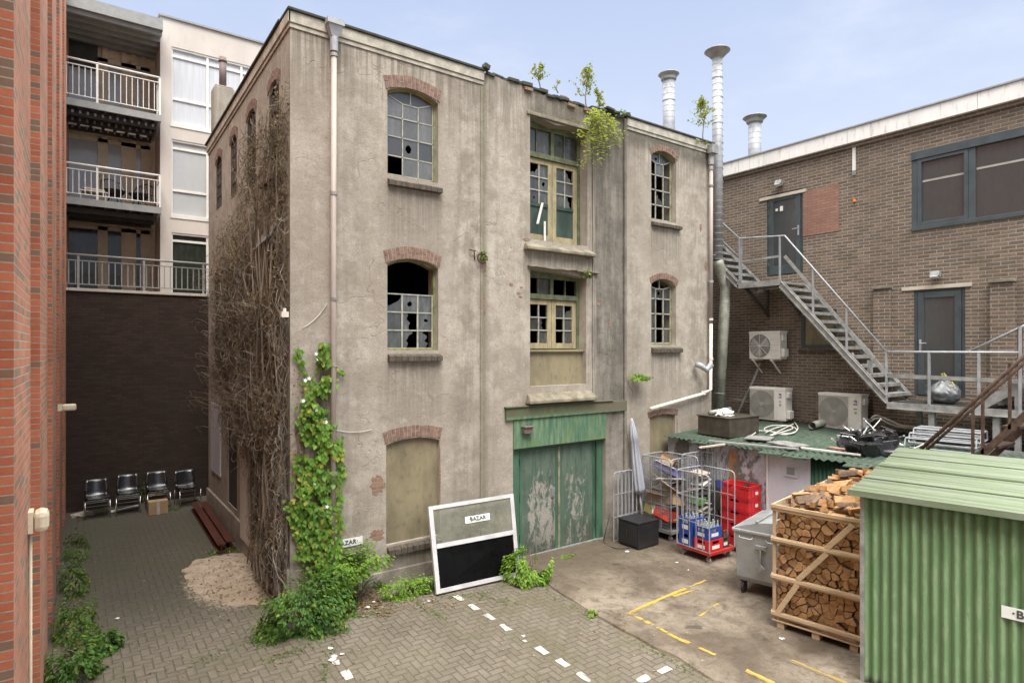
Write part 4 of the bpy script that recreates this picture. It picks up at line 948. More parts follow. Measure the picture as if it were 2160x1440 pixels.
for k, (a, b, c, d) in enumerate(tops):
    f = MB(); fw = .06; cols = [a]
    x = a
    while x+pan < b-.2: x += pan; cols.append(x)
    cols.append(b); zt1 = d-(d-c)*.11; zm = c+(d-c)*(.34 if k < 2 else .0)
    f.box(TA(a-.03, c-.06, -.02), TA(b+.03, c+.05, .12)); f.box(TA(a-.03, d-.05, .02), TA(b+.03, d, .12))
    for x in cols: f.box(TA(x-fw/2, c+.051, .03), TA(x+fw/2, d-.051, .11))
    for x0, x1 in zip(cols, cols[1:]):
        f.box(TA(x0+fw/2, zt1-.03, .04), TA(x1-fw/2, zt1+.03, .1))
        if k < 2: f.box(TA(x0+fw/2, zm-.03, .04), TA(x1-fw/2, zm+.03, .1))
    w = f.build('window', M['white'], ap, bevel=.004)
    MB().box(TA(a, c, .075), TA(b, d, .085)).build('pane', M['aptglass' if k == 1 else 'aptdark' if k == 2 else 'curtain'], w)
    if k == 0: pass
# recessed bays
mb = MB(); mb.box((-3, YR, 0), (xe, YR+.3, 12.6)); mb.build('recess_wall', M['beigewall'], ap)
levels = [(PY(240, 62, 17.9).z, PY(240, 232, 17.7).z), (0, 0), (0, 0)]
floorz = [PY(245, 232, 17.75).z+.02, PY(245, 432, 17.75).z+.02, 5.32]
zroof = PY(245, 40, 17.6).z
rr = MB(); rr.add([(-3, 17.5, zroof-.02), (xe-.01, 17.5, zroof-.02), (xe-.01, 17.5, zroof+.26), (-3, 17.5, zroof+.26), (-3, YR, zroof-.02), (xe-.01, YR, zroof-.02), (xe-.01, YR, zroof+.26), (-3, YR, zroof+.26)], [(0,1,2,3),(5,4,7,6),(3,2,6,7),(0,4,5,1),(1,5,6,2),(4,0,3,7)])
for i in range(5): rr.box((-3, 17.6+i*.36, zroof-.12), (xe-.02, 17.66+i*.36, zroof-.021))
rr.build('roof_overhang', M['greytrim'], ap)
for k, fz in enumerate(floorz):
    top = [zroof, floorz[0], floorz[1]][k]-.3
    hx = [PY(x, 300, YR).x for x in (125, 210, 222, 282, 294, 338)]
    # fixed light on the left and a pair of glazed doors, transoms above
    f = MB(); dz = fz+2.25; y0 = YR-.07; y1 = YR-.003
    def fbx(a, b, c, d): f.box((a, y0, c), (b, y1, d))
    X0, X1 = -1.0, xe-.12
    fbx(X0, X1, dz, dz+.09); fbx(X0, X1, top-.1, top)
    vx = [PY(x, 300, YR).x for x in (206, 214, 278, 330)]
    xs = [X0, vx[0], (vx[1]+vx[3])/2-.05, X1]
    for x in (X0, vx[0], (vx[0]+.1+X1)/2, X1-.1): fbx(x, x+.1, fz, top)
    for x in ((vx[0]+.1), (vx[0]+.1+X1)/2+.1):
        x2 = (vx[0]+.1+X1)/2 if x < (vx[0]+X1)/2 else X1-.1
        fbx(x, x+.12, fz+.02, dz); fbx(x2-.12, x2, fz+.02, dz); fbx(x+.12, x2-.12, fz+.02, fz+.22); fbx(x+.12, x2-.12, dz-.12, dz)
    w = f.build('window', M['beigewall'], ap)
    p = MB(); p.box((X0, YR-.03, fz+.02), (X1, YR-.02, top-.1)); p.build('pane', M['aptdark' if k == 2 else 'aptglass'], w)
    if k == 0: MB().box((X0+.1, YR-.075, fz+1.45), (vx[0], YR-.031, dz-.02)).build('blind', M['darkgrey'], w)
def balcony(label, z, xr_, zrt, beams=True):
    t = thing('balcony', label, 'balcony', (.8, 17.6, z), 'balconies on the apartment block')
    y0 = 17.62; s = MB(); s.box((-3, y0, z-.14), (xr_, y0+.06, z+.02)); s.box((xr_-.06, y0+.061, z-.14), (xr_, YR-.08, z+.02)); s.build('edge_beam', M['greytrim'], t)
    d = MB()
    y = y0+.08
    while y < YR-.2: d.box((-3, y, z-.02), (xr_-.07, y+.11, z+.012)); y += .125
    d.build('decking', M['darkgrey'], t)
    d = MB()
    x = -.4
    while x < xr_-.1: d.box((x, y0+.07, z-.16), (x+.06, YR-.09, z-.022)); x += .26
    for yy in (y0+.3, y0+.9, y0+1.5): d.box((-3, yy, z-.27), (xr_-.08, yy+.07, z-.161))
    d.build('joists', M['darkgrey'], t)
    if beams:
        c = MB(); 
        for yy in (y0+.22, y0+.82, y0+1.42):
            x = -.3
            while x < xr_-.1: c.box((x, yy, z-.24), (x+.045, yy+.02, z-.17)); x += .15
        c.build('decking_clips', M['galv'], t)
    railing((-.8, y0+.03, 0), (xr_-.03, y0+.03, 0), z+.02, zrt, 22, t, M['white'], (0, .5, 1), wb=.016)
    railing((xr_-.03, y0+.08, 0), (xr_-.03, YA-.05, 0), z+.02, zrt, 5, t, M['white'], (1,), wb=.024)
bx = PY(340, 300, 17.65).x
balcony('upper white-railed balcony with pale clips under its dark deck', floorz[0], bx, PY(340, 165, 17.65).z)
balcony('lower white-railed balcony with garden furniture on it', floorz[1], bx, PY(340, 371, 17.65).z, False)
# garden furniture on the lower balcony
def garden_chair(loc, rz, label):
    t = thing('garden_chair', label, 'chair', (0,0,0), 'black wicker seats on the balcony')
    m = MB(); n = 14
    ring = [(math.cos(2*math.pi*k/n)*.27, math.sin(2*math.pi*k/n)*.25, .40) for k in range(n)]
    low = [(math.cos(2*math.pi*k/n)*.14, math.sin(2*math.pi*k/n)*.14, .27) for k in range(n)]
    m.add([(0,0,.25)]+low+ring, [(0, 1+k, 1+(k+1)%n) for k in range(n)]+[(1+k, 1+n+k, 1+n+(k+1)%n, 1+(k+1)%n) for k in range(n)])
    m.tube([(-.27, .1, .40), (-.22, .25, .66), (0, .32, .75), (.22, .25, .66), (.27, .1, .40)], .015, 6)
    for k in range(7): m.bar((-.18+.06*k, .2, .32), (-.18+.06*k, .3, .70), .012)
    m.build('seat_shell', M['black'], t)
    for a in (.8, 2.3, 3.9, 5.4): MB().tube([(.1*math.cos(a), .1*math.sin(a), .27), (.24*math.cos(a), .22*math.sin(a), 0)], .012, 6).build('leg', M['black'], t)
    t.location = loc; t.rotation_euler = (0, 0, rz); return t
z = floorz[1]+.015
g1 = garden_chair((PY(242, 420, 18.2).x, 18.2, z), .3, 'larger black wicker garden chair on the lower balcony')
dup(g1, (PY(295, 420, 18.3).x, 18.3, z), -.6, 'black wicker garden chair near the end of the lower balcony')
ct = thing('garden_cushion', 'pale cushion lying on a low garden table on the lower balcony', 'table', (PY(196, 420, 18.1).x, 18.1, z))
x, y = ct.location.x, 18.1
MB().box((x-.3, y-.22, z+.24), (x+.3, y+.22, z+.27)).build('table_top', M['whitepvc'], ct, bevel=.01)
for a, b in ((-.25, -.18), (.25, -.18), (.25, .18), (-.25, .18)): MB().box((x+a-.015, y+b-.015, z), (x+a+.015, y+b+.015, z+.239)).build('leg', M['whitepvc'], ct)
MB().obox((x, y, z+.31), (.45, .3, .08), Matrix.Rotation(.2, 3, 'Z')).build('cushion', M['cardpale'], ct, bevel=.03)
# rendered chimney behind the roof
cy = 16.25; x0, x1 = PY(452, 200, cy).x, PY(495, 200, cy).x; zc = PY(474, 184, cy).z
ch = thing('chimney', 'rendered chimney with a brown metal flue behind the old factory roof', 'chimney', ((x0+x1)/2, cy, 8))
c = MB().box((x0, cy, 5), (x1, cy+.45, zc)).box((x0+.03, cy+.03, zc+.001), (x1-.03, cy+.42, zc+.05)); c.build('chimney_stack', M['stucco'], ch, bevel=.02)
f = PY(470, 122, cy+.2); MB().tube([(f.x, cy+.2, zc+.04), (f.x, cy+.2, f.z)], .085, 16).tube([(f.x, cy+.2, f.z-.12), (f.x, cy+.2, f.z-.06)], .098, 16).build('flue_pipe', M['terracotta'], ch, smooth=True)
# ================================================================ brown brick building on the right
br = thing('brick_workshop', 'two-storey brown brick building with dark grey doors and window and a pale roof fascia', 'building', (XW, 6, 0))
D1 = (PX(1694, 500, XW).y, PX(1617, 500, XW).y, 5.82, PX(1617, 413, XW).z)
D2 = (PX(2036, 700, XW).y, PX(1928, 700, XW).y, 3.02, PX(1928, 611, XW).z)
WN = (3.05, PX(1923, 400, XW).y, PX(1925, 488, XW).z, PX(1925, 322, XW).z)
WS = (PX(1765, 700, XW).y, PX(1690, 700, XW).y, PX(1690, 735, XW).z+.02, PX(1690, 655, XW).z)
hol = [[TW(a, c, 0), TW(b, c, 0), TW(b, d, 0), TW(a, d, 0)] for a, b, c, d in (D1, D2, WN, WS)]
MB().holed([[TW(-3, -.2, 0), TW(15, -.2, 0), TW(15, 8.66, 0), TW(-3, 8.66, 0)]]+hol, (.3, 0, 0)).build('wall', M['oldbrick'], br, fix=True)
MB().box((XW+.31, -2.9, 8.4), (26, 14.9, 8.6)).build('roof', M['roofdark'], br)
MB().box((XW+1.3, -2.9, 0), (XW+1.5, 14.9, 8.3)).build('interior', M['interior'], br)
fc = MB(); y = -3
while y < 15: fc.box((XW-.13, y+.004, 8.61), (XW+.1, min(15, y+2.44)-.004, 8.93)); y += 2.44
fc.build('roof_fascia', M['fascia'], br, bevel=.003)
MB().box((XW-.16, -3, 8.934), (XW+.2, 15, 8.965)).build('roof_trim', M['greytrim'], br)
MB().box((XW-.05, -3, 8.52), (XW-.003, 15, 8.60)).build('wall_head', M['oldbrick'], br)
def glazed_door(T, s, label, hinge_right):
    a, b, c, d = s; f = MB(); w0, w1 = .02, .09; t = .06
    for q in ((a, a+t, c, d), (b-t, b, c, d), (a+t+.001, b-t-.001, d-t, d)): f.box(T(q[0], q[2], w0), T(q[1], q[3], w1))
    fr = f.build('door_frame', M['teal'], br, bevel=.004)
    l = MB(); a2, b2, d2 = a+t+.008, b-t-.008, d-t-.008; s_ = .115
    for q in ((a2, a2+s_, c+.02, d2), (b2-s_, b2, c+.02, d2), (a2+s_+.001, b2-s_-.001, d2-.12, d2), (a2+s_+.001, b2-s_-.001, c+.02, c+.24)): l.box(T(q[0], q[2], .0), T(q[1], q[3], .06))
    lf = l.build('door', M['teal'], br, bevel=.006); lf['label'] = label
    MB().box(T(a2+s_-.002, c+.24, .025), T(b2-s_+.002, d2-.12, .032)).build('door_pane', M['doorglass'], lf)
    hu = a2+.05 if hinge_right else b2-.05; sg = 1 if hinge_right else -1
    h = MB(); h.box(T(hu-.02, c+.93, -.012), T(hu+.02, c+1.17, -.001)); h.tube([T(hu, c+1.09, -.01), T(hu, c+1.09, -.055), T(hu+sg*.13, c+1.09, -.055)], .011, 8); h.build('door_handle', M['galv'], lf)
    for z in (c+.25, c+1.55, c+1.75):
        k = b2 if hinge_right else a2
        MB().tube([T(k, z, -.014), T(k, z+.09, -.014)], .013, 8).build('hinge', M['teal'], lf)
    return lf
df = glazed_door(TW, D1, 'upper glazed door with small notices on its glass', True)
glazed_door(TW, D2, 'lower glazed door behind the platform railing', False)
q = PX(1638, 443, XW-.01); MB().box(q+Vector((0, -.025, -.03)), q+Vector((.02, .025, .03))).build('notice', M['white'], df); q = PX(1648, 440, XW-.01); MB().box(q+Vector((0, -.035, -.06)), q+Vector((.02, .035, .06))).build('notice', M['white'], df)
def lint(px0, py0, px1, py1):
    a = PX(px0, py0, XW-.02); b = PX(px1, py1, XW-.02); z = (a.z+b.z)/2; MB().box((XW-.03, b.y, z-.045), (XW+.1, a.y, z+.03)).build('door_lintel', M['doorstop'], br, bevel=.004)
lint(1602, 420, 1700, 402); lint(1902, 607, 2050, 601)
# large window
a, b, c, d = WN; f = MB(); B = lambda y0, y1, z0, z1, w0=.0, w1=.10, m=None: (m or f).box(TW(y0, z0, w0), TW(y1, z1, w1))
B(a, b, d-.17, d, -.03, .1); B(a, b, c, c+.09, -.03, .1); B(b-.11, b, c+.091, d-.171); B(a, a+.1, c+.091, d-.171)
ym = PX(2050, 400, XW).y; B(ym-.06, ym+.06, c+.091, d-.171)
wf = f.build('window', M['teal'], br, bevel=.005)
f2 = MB(); y0, y1 = ym+.062, b-.112; z0, z1 = c+.093, d-.173
for q in ((y0, y0+.07, z0, z1), (y1-.07, y1, z0, z1), (y0+.071, y1-.071, z0, z0+.07), (y0+.071, y1-.071, z1-.07, z1)): B(*q, -.012, .06, f2)
f2.build('casement', M['teal'], wf, bevel=.005)
MB().box(TW(a+.1, c+.09, .035), TW(ym-.06, d-.17, .042)).box(TW(ym+.1, c+.12, .035), TW(b-.15, d-.2, .042)).build('pane', M['doorglass'], wf)
MB().box(TW(a+.1, d-.62, .028), TW(ym-.07, d-.58, .034)).box(TW(ym+.14, d-.66, .028), TW(b-.19, d-.62, .034)).build('reflected_bar', M['acgrille'], wf)  # lighter strips imitate a bar reflected in the glass
# small barred window behind the stair
a, b, c, d = WS; f = MB()
for q in ((a, a+.07, c, d), (b-.07, b, c, d), (a+.071, b-.071, c, c+.07), (a+.071, b-.071, d-.07, d)): B(*q, .02, .1, f)
wf = f.build('window', M['teal'], br); MB().box(TW(a+.07, c+.07, .06), TW(b-.07, d-.07, .07)).build('pane', M['board'], wf)
sill(TW, a-.06, b+.06, c, .12, br, out=.05)
# brick infill, brick piers, wires and fittings
p0 = PX(1694, 392, XW); p1 = PX(1770, 487, XW)
MB().box((XW-.012, p1.y, p1.z), (XW-.001, p0.y-.0, PX(1770, 388, XW).z)).build('brick_infill', M['orangebrick'], br)
for (xa, xb, yt, yb, w) in ((1842, 1876, 606, 800, .1), (2088, 2138, 592, 760, .1)):
    a = PX(xa, yt, XW-w); b = PX(xb, yb, XW-w)
    MB().box((XW-w, b.y, 2.2), (XW-.002, a.y, a.z-.05)).build('brick_pier', M['oldbrick'], br)
    MB().box((XW-w-.04, b.y-.02, a.z-.045), (XW-.002, a.y+.02, a.z+.02)).build('pier_cap', M['sillstone'], br, bevel=.01)
MB().tube([TW(3.83, 5.28, -.03), TW(3.83, 2.9, -.03)], .012, 6).build('downlead', M['rust'], br)
q = PX(1801, 298, XW-.03); MB().box((XW-.03, q.y-.035, 8.0), (XW-.003, q.y+.035, 8.6)).build('wall_bracket', M['white'], br); MB().box((XW-.028, q.y-.03, 7.9), (XW-.003, q.y-.01, 7.999)).box((XW-.028, q.y+.01, 7.9), (XW-.003, q.y+.03, 7.999)).build('bracket_slot', M['galv'], br)
q = PX(1802, 423, XW-.02); MB().tube([q+Vector((0, 0, -.03)), q+Vector((0, .0, .03))], .03, 8).build('orange_plug', M['orange'], br)
def flood(px, py, label):
    q = PX(px, py, XW-.1); t = thing('floodlight', label, 'floodlight', q, 'floodlights over the workshop doors')
    MB().obox(q+Vector((.0, 0, .0)), (.13, .17, .11), Matrix.Rotation(.35, 3, 'Y')).build('lamp_housing', M['galvdull'], t, bevel=.012)
    MB().obox(q+Vector((-.05, 0, -.055)), (.10, .13, .02), Matrix.Rotation(.35, 3, 'Y')).build('lamp_glass', M['curtain'], t)
    MB().bar(q+Vector((.03, 0, -.02)), q+Vector((.098, 0, -.04)), .03).build('lamp_bracket', M['darkgrey'], t)
flood(1643, 386, 'small grey floodlight above the upper workshop door'); flood(1973, 579, 'small grey floodlight above the lower workshop door')
# ================================================================ ventilation flues
def flue(label, pts, r, capr, mat_=M['galv'], step=.16, low=None):
    t = thing('ventilation_flue', label, 'flue', pts[0], 'galvanised flues with flat caps')
    P_ = [Vector(p) for p in pts]; MB().tube(P_, r, 20).build('duct', mat_, t, smooth=True)
    if low: MB().tube([Vector(p) for p in low], r*1.01, 20).build('duct', M['ductdull'], t, smooth=True)
    sm_ = MB(); full = P_+([Vector(p) for p in low[1:]] if low else [])
    for a, b in zip(full, full[1:]):
        L = (b-a).length; d = (b-a).normalized(); k = 0
        while k*step < L-.02:
            rr_ = r*(1.06 if k % 7 == 0 and L > 1 else 1.008); q = a+d*(k*step+.01)
            sm_.tube([q-d*.007, q+d*.007], rr_, 20, cap=True); k += 1
    sm_.build('duct_seams', M['galv'] if not low else M['galvdull'], t, smooth=False)
    top = P_[-1]; n = 28; vs = []
    for rr_, z in ((r*1.0, -.16), (r*1.25, -.13), (capr*.75, -.05), (capr, .02), (capr*.98, .04), (capr*.6, .055)): vs += [(top.x+rr_*math.cos(2*math.pi*k/n), top.y+rr_*math.sin(2*math.pi*k/n), top.z+z) for k in range(n)]
    fs = [(i*n+k, i*n+(k+1)%n, (i+1)*n+(k+1)%n, (i+1)*n+k) for i in range(5) for k in range(n)]+[tuple(range(5*n, 6*n)), tuple(range(n-1, -1, -1))]
    MB().add(vs, fs).build('flue_cap', M['galvdull'], t, smooth=False)
    return t
q1 = PY(1514, 548, 9.32); q2 = PY(1530, 605, 9.32); q3 = PY(1529, 640, 9.32); q4 = PY(1516, 848, 9.32)
f1 = flue('tallest galvanised flue rising past the corner of the old factory, bent near the stair', [(q1.x, 9.32, q1.z), (q1.x-.02, 9.32, PY(1507, 108, 9.32).z)], .125, .31, low=[(q1.x, 9.32, q1.z), (q1.x+.05, 9.32, q1.z-.12), (q2.x, 9.32, q2.z), (q3.x, 9.32, q3.z), (q4.x, 9.32, q4.z-.3)])
q = PY(1412, 160, 11.2); flue('middle galvanised flue standing on the old factory roof', [(q.x, 11.2, 8.6), (q.x-.03, 11.2, q.z)], .165, .285)
q = PX(1592, 250, 16.2); flue('shortest galvanised flue standing on the brick workshop roof', [(16.2, q.y, 8.5), (16.2, q.y, q.z)], .18, .335)
# straps holding the tall flue
s = MB(); s.bar((12.45, 9.25, 8.83), (13.1, 9.32, 8.8), .02); s.bar((12.3, 9.25, 6.3), (12.9, 9.3, 6.3), .02); s.build('flue_strap', M['galvdull'], f1)
# ================================================================ steel stair and platforms on the brick wall
random.seed(21)
XS = 13.2
stx = thing('steel_staircase', 'galvanised steel stair running down the brown brick wall from the upper door', 'staircase', (XS, 7.8, 5.6))
zl = PX(1645, 590, XS).z; yl0, yl1 = PX(1645, 590, XS).y, PX(1560, 592, XS).y
dk = MB(); dk.box((XS, yl0, zl-.07), (XW-.01, yl1, zl-.05)); y = yl0+.01
while y < yl1: dk.box((XS+.05, y, zl-.049), (XW-.02, y+.03, zl-.02)); y += .05
dk.box((XS-.02, yl0-.02, zl-.12), (XS+.03, yl1+.02, zl+.01)); dk.box((XS, yl1, zl-.12), (XW-.01, yl1+.04, zl)); dk.build('landing', M['galvdull'], stx)
def seg(a, b): return Vector(a), Vector(b)
A, B2 = PX(1648, 600, XS), PX(1870, 842, XS)
def flight(A, B2, n, parent, xin=XW-.08, mat_=M['galvdull'], tread=M['galvdull']):
    for x in (A.x, xin):
        m = MB(); a = Vector((x, A.y, A.z)); b = Vector((x, B2.y, B2.z)); m.bar(a, b, .03, .17); m.bar(a+Vector((-.02, 0, .075)), b+Vector((-.02, 0, .075)), .05, .012); m.bar(a+Vector((-.02, 0, -.075)), b+Vector((-.02, 0, -.075)), .05, .012)
        m.build('stringer', mat_, parent)
    for k in range(n):
        t = (k+.5)/n; p = A.lerp(B2, t); m = MB()
        m.box((A.x+.017, p.y-.13, p.z-.015), (xin-.017, p.y+.12, p.z+.015)); m.box((A.x+.017, p.y-.13, p.z-.05), (xin-.017, p.y-.115, p.z-.016)); m.box((A.x+.017, p.y+.105, p.z-.05), (xin-.017, p.y+.12, p.z-.016))
        m.build('tread', tread, parent)
flight(A, B2, 13, stx)
def rail(pts, parent, r=.021, mat_=M['galv'], name='handrail'): return MB().tube(pts, r, 8).build(name, mat_, parent, smooth=True)
H1, H2, H3, H4 = PX(1552, 507, XS), PX(1560, 503, XS), PX(1655, 497, XS), PX(1870, 742, XS)
rail([H1, H2, H3, H4], stx, .019)
m1, m2, m3, m4 = PX(1560, 552, XS), PX(1645, 540, XS), PX(1655, 540, XS), PX(1872, 792, XS)
m = MB(); m.bar(m1, m2, .012, .05); m.bar(m3, m4, .012, .07); m.build('knee_rail', M['galvdull'], stx)
for px, py0, py1 in ((1560, 504, 592), (1645, 498, 590), (1715, 568, 672), (1786, 650, 748), (1870, 742, 850)):
    a, b = PX(px, py0, XS), PX(px, py1, XS); MB().bar(a, b, .035).build('baluster', M['galv'], stx)
a = PX(1563, 504, XS); MB().bar((XS+.06, a.y+.03, zl), (XS+.06, a.y+.03, a.z), .03).build('baluster', M['galv'], stx)
# upper flight leaving behind the flue
flight(Vector((XS, yl1+.05, zl-.02)), Vector((XS, yl1+2.0, zl+1.9)), 9, stx)
rail([Vector((XS, yl1, H2.z)), Vector((XS, yl1+2.0, H2.z+1.9))], stx, .019); rail([Vector((XS, yl1, H2.z-.45)), Vector((XS, yl1+2.0, H2.z+1.45))], stx, .014)
for yy in (yl0+.1, yl1-.1):
    MB().bar((XS+.1, yy, zl-.1), (XW-.01, yy, zl-.75), .06).bar((XW-.05, yy, zl-.1), (XW-.05, yy, zl-.8), .05).build('bracket', M['darkgrey'], stx)
a = PX(1604, 603, XS+.2); MB().tube([a, a-Vector((0,0,.07)), a-Vector((0,0,.14))], [.05, .07, .10], 12).build('hanging_lamp', M['galvdull'], stx)
b = PX(1835, 815, XS+.3); c = PX(1795, 745, XS+.3); MB().bar(b, c, .07).bar((b.x, b.y, b.z-.05), (b.x, b.y, b.z+.55), .08).build('stair_prop', M['galvdull'], stx)
# lower platform
ZP = 2.93; yp0, yp1 = 2.4, 5.52
pf = thing('steel_platform', 'long galvanised steel platform with railing below the lower workshop door', 'platform', (XS, 4.5, ZP))
dk = MB(); dk.box((XS-.02, yp0, ZP-.12), (XS+.03, yp1, ZP+.005)); dk.box((XS-.05, yp0, ZP-.125), (XS+.03, yp1, ZP-.11)); dk.box((XS+.031, yp1-.05, ZP-.12), (XW-.12, yp1, ZP)); dk.box((XS+.031, yp0, ZP-.03), (XW-.12, yp1-.051, ZP-.012)); dk.build('platform_frame', M['galvdull'], pf)
dk = MB(); y = yp0
while y < yp1-.08: dk.box((XS+.035, y, ZP-.0115), (XW-.13, y+.02, ZP+.01)); y += .045
for x in (13.5, 13.85): dk.box((x, yp0, ZP-.01), (x+.02, yp1-.06, ZP+.012))
dk.build('grating', M['darkgrey'], pf)
zt_ = H4.z; rail([H4, (XS, 4.8, zt_), (XS, PX(2150, 747, XS).y, zt_)], pf, .021)
zm = PX(1870, 792, XS).z; MB().bar((XS, H4.y, zm), (XS, 2.4, zm-.03), .012, .075).build('knee_rail', M['galvdull'], pf)
for px in (1960, 2065, 2152): p = PX(px, 745, XS); MB().bar((XS, p.y, ZP-.08), (XS, p.y, zt_-.01 if px < 2100 else zt_+.45), .04).build('baluster', M['galv'], pf)
for x, y in ((XS+.05, 4.75), (XS+.05, 3.75), (XS+.6, 3.7), (XW-.16, 5.3)): MB().box((x-.05, y-.05, .0), (x+.05, y+.05, ZP-.125)).build('support_post', M['galvdull'], pf)
MB().bar((XS, 4.2, ZP-.75), (XS, 2.4, ZP-.75), .04, .1).bar((XS+.7, 4.2, ZP-.75), (XS+.7, 2.4, ZP-.75), .04, .1).build('cross_beam', M['galvdull'], pf)
us = thing('short_steel_flight', 'short galvanised flight climbing off the right end of the platform', 'steps', (13.4, 3.6, ZP))
for k in range(4):
    y = 3.86-.28*k; z = ZP+.2+.2*k; MB().box((13.3, y-.16, z-.03), (14.15, y+.12, z)).build('tread', M['galvdull'], us)
for x in (13.28, 14.17):
    MB().bar((x, 4.0, ZP+.04), (x, 2.6, ZP+1.05), .03, .16).build('stringer', M['galvdull'], us); MB().box((x-.04, 3.42, .3), (x+.04, 3.5, ZP+.32)).build('leg', M['galvdull'], us)
a, b = PX(2035, 746, 13.3), PX(2150, 692, 13.3); rail([a, b, b+(b-a)*.3], us, .024)
MB().bar(PX(2152, 690, 13.3), PX(2152, 800, 13.3), .06).build('baluster', M['rust'], us)
# bin bag on the platform
bag = thing('bin_bag', 'full grey plastic rubbish bag with yellow ties slumped on the steel platform', 'rubbish bag', (13.72, 4.72, ZP+.012))
bm = bmesh.new(); bmesh.ops.create_icosphere(bm, subdivisions=4, radius=1); rnd = random.Random(5)
for v in bm.verts:
    p = v.co.copy(); h = (p.z+1)/2; w = (math.sin(math.pi*min(1, h*1.15+.08))**.55 if h < .8 else .35*(1-h)/.2+.08); n_ = noise.noise(p*2.3)*.16+abs(noise.noise(p*Vector((1,1,.3))*5 if False else Vector((p.x*5,p.y*5,p.z*1.6))))*.2
    r2 = math.hypot(p.x, p.y)+1e-6; v.co = Vector((13.72+p.x/r2*w*(.27-.10*h)*(1+n_*1.6)+.05*h, 4.72+p.y/r2*w*(.29-.12*h)*(1+n_*1.6), ZP+.012+h*.56+.05*n_))
me = bpy.data.meshes.new('bag_body'); bm.to_mesh(me); bm.free(); me.materials.append(M['trash']); me.polygons.foreach_set('use_smooth', [True]*len(me.polygons))
o = bpy.data.objects.new('bag_body', me); COL.objects.link(o); o.parent = bag; o.matrix_parent_inverse = Matrix.Translation(-bag.location)
tp = Vector((13.72, 4.72, ZP+.5)); m = MB(); m.tube([tp, tp+Vector((0, 0, .03))], .035, 8)
m.tube([tp, tp+Vector((-.03, .03, .08)), tp+Vector((-.05, -.02, .1)), tp+Vector((-.01, -.03, .02))], .012, 6); m.tube([tp+Vector((-.17, -.14, -.1)), tp+Vector((-.2, -.2, -.06)), tp+Vector((-.19, -.23, -.14)), tp+Vector((-.16, -.2, -.16))], .012, 6); m.build('yellow_tie', M['yellow'], bag)
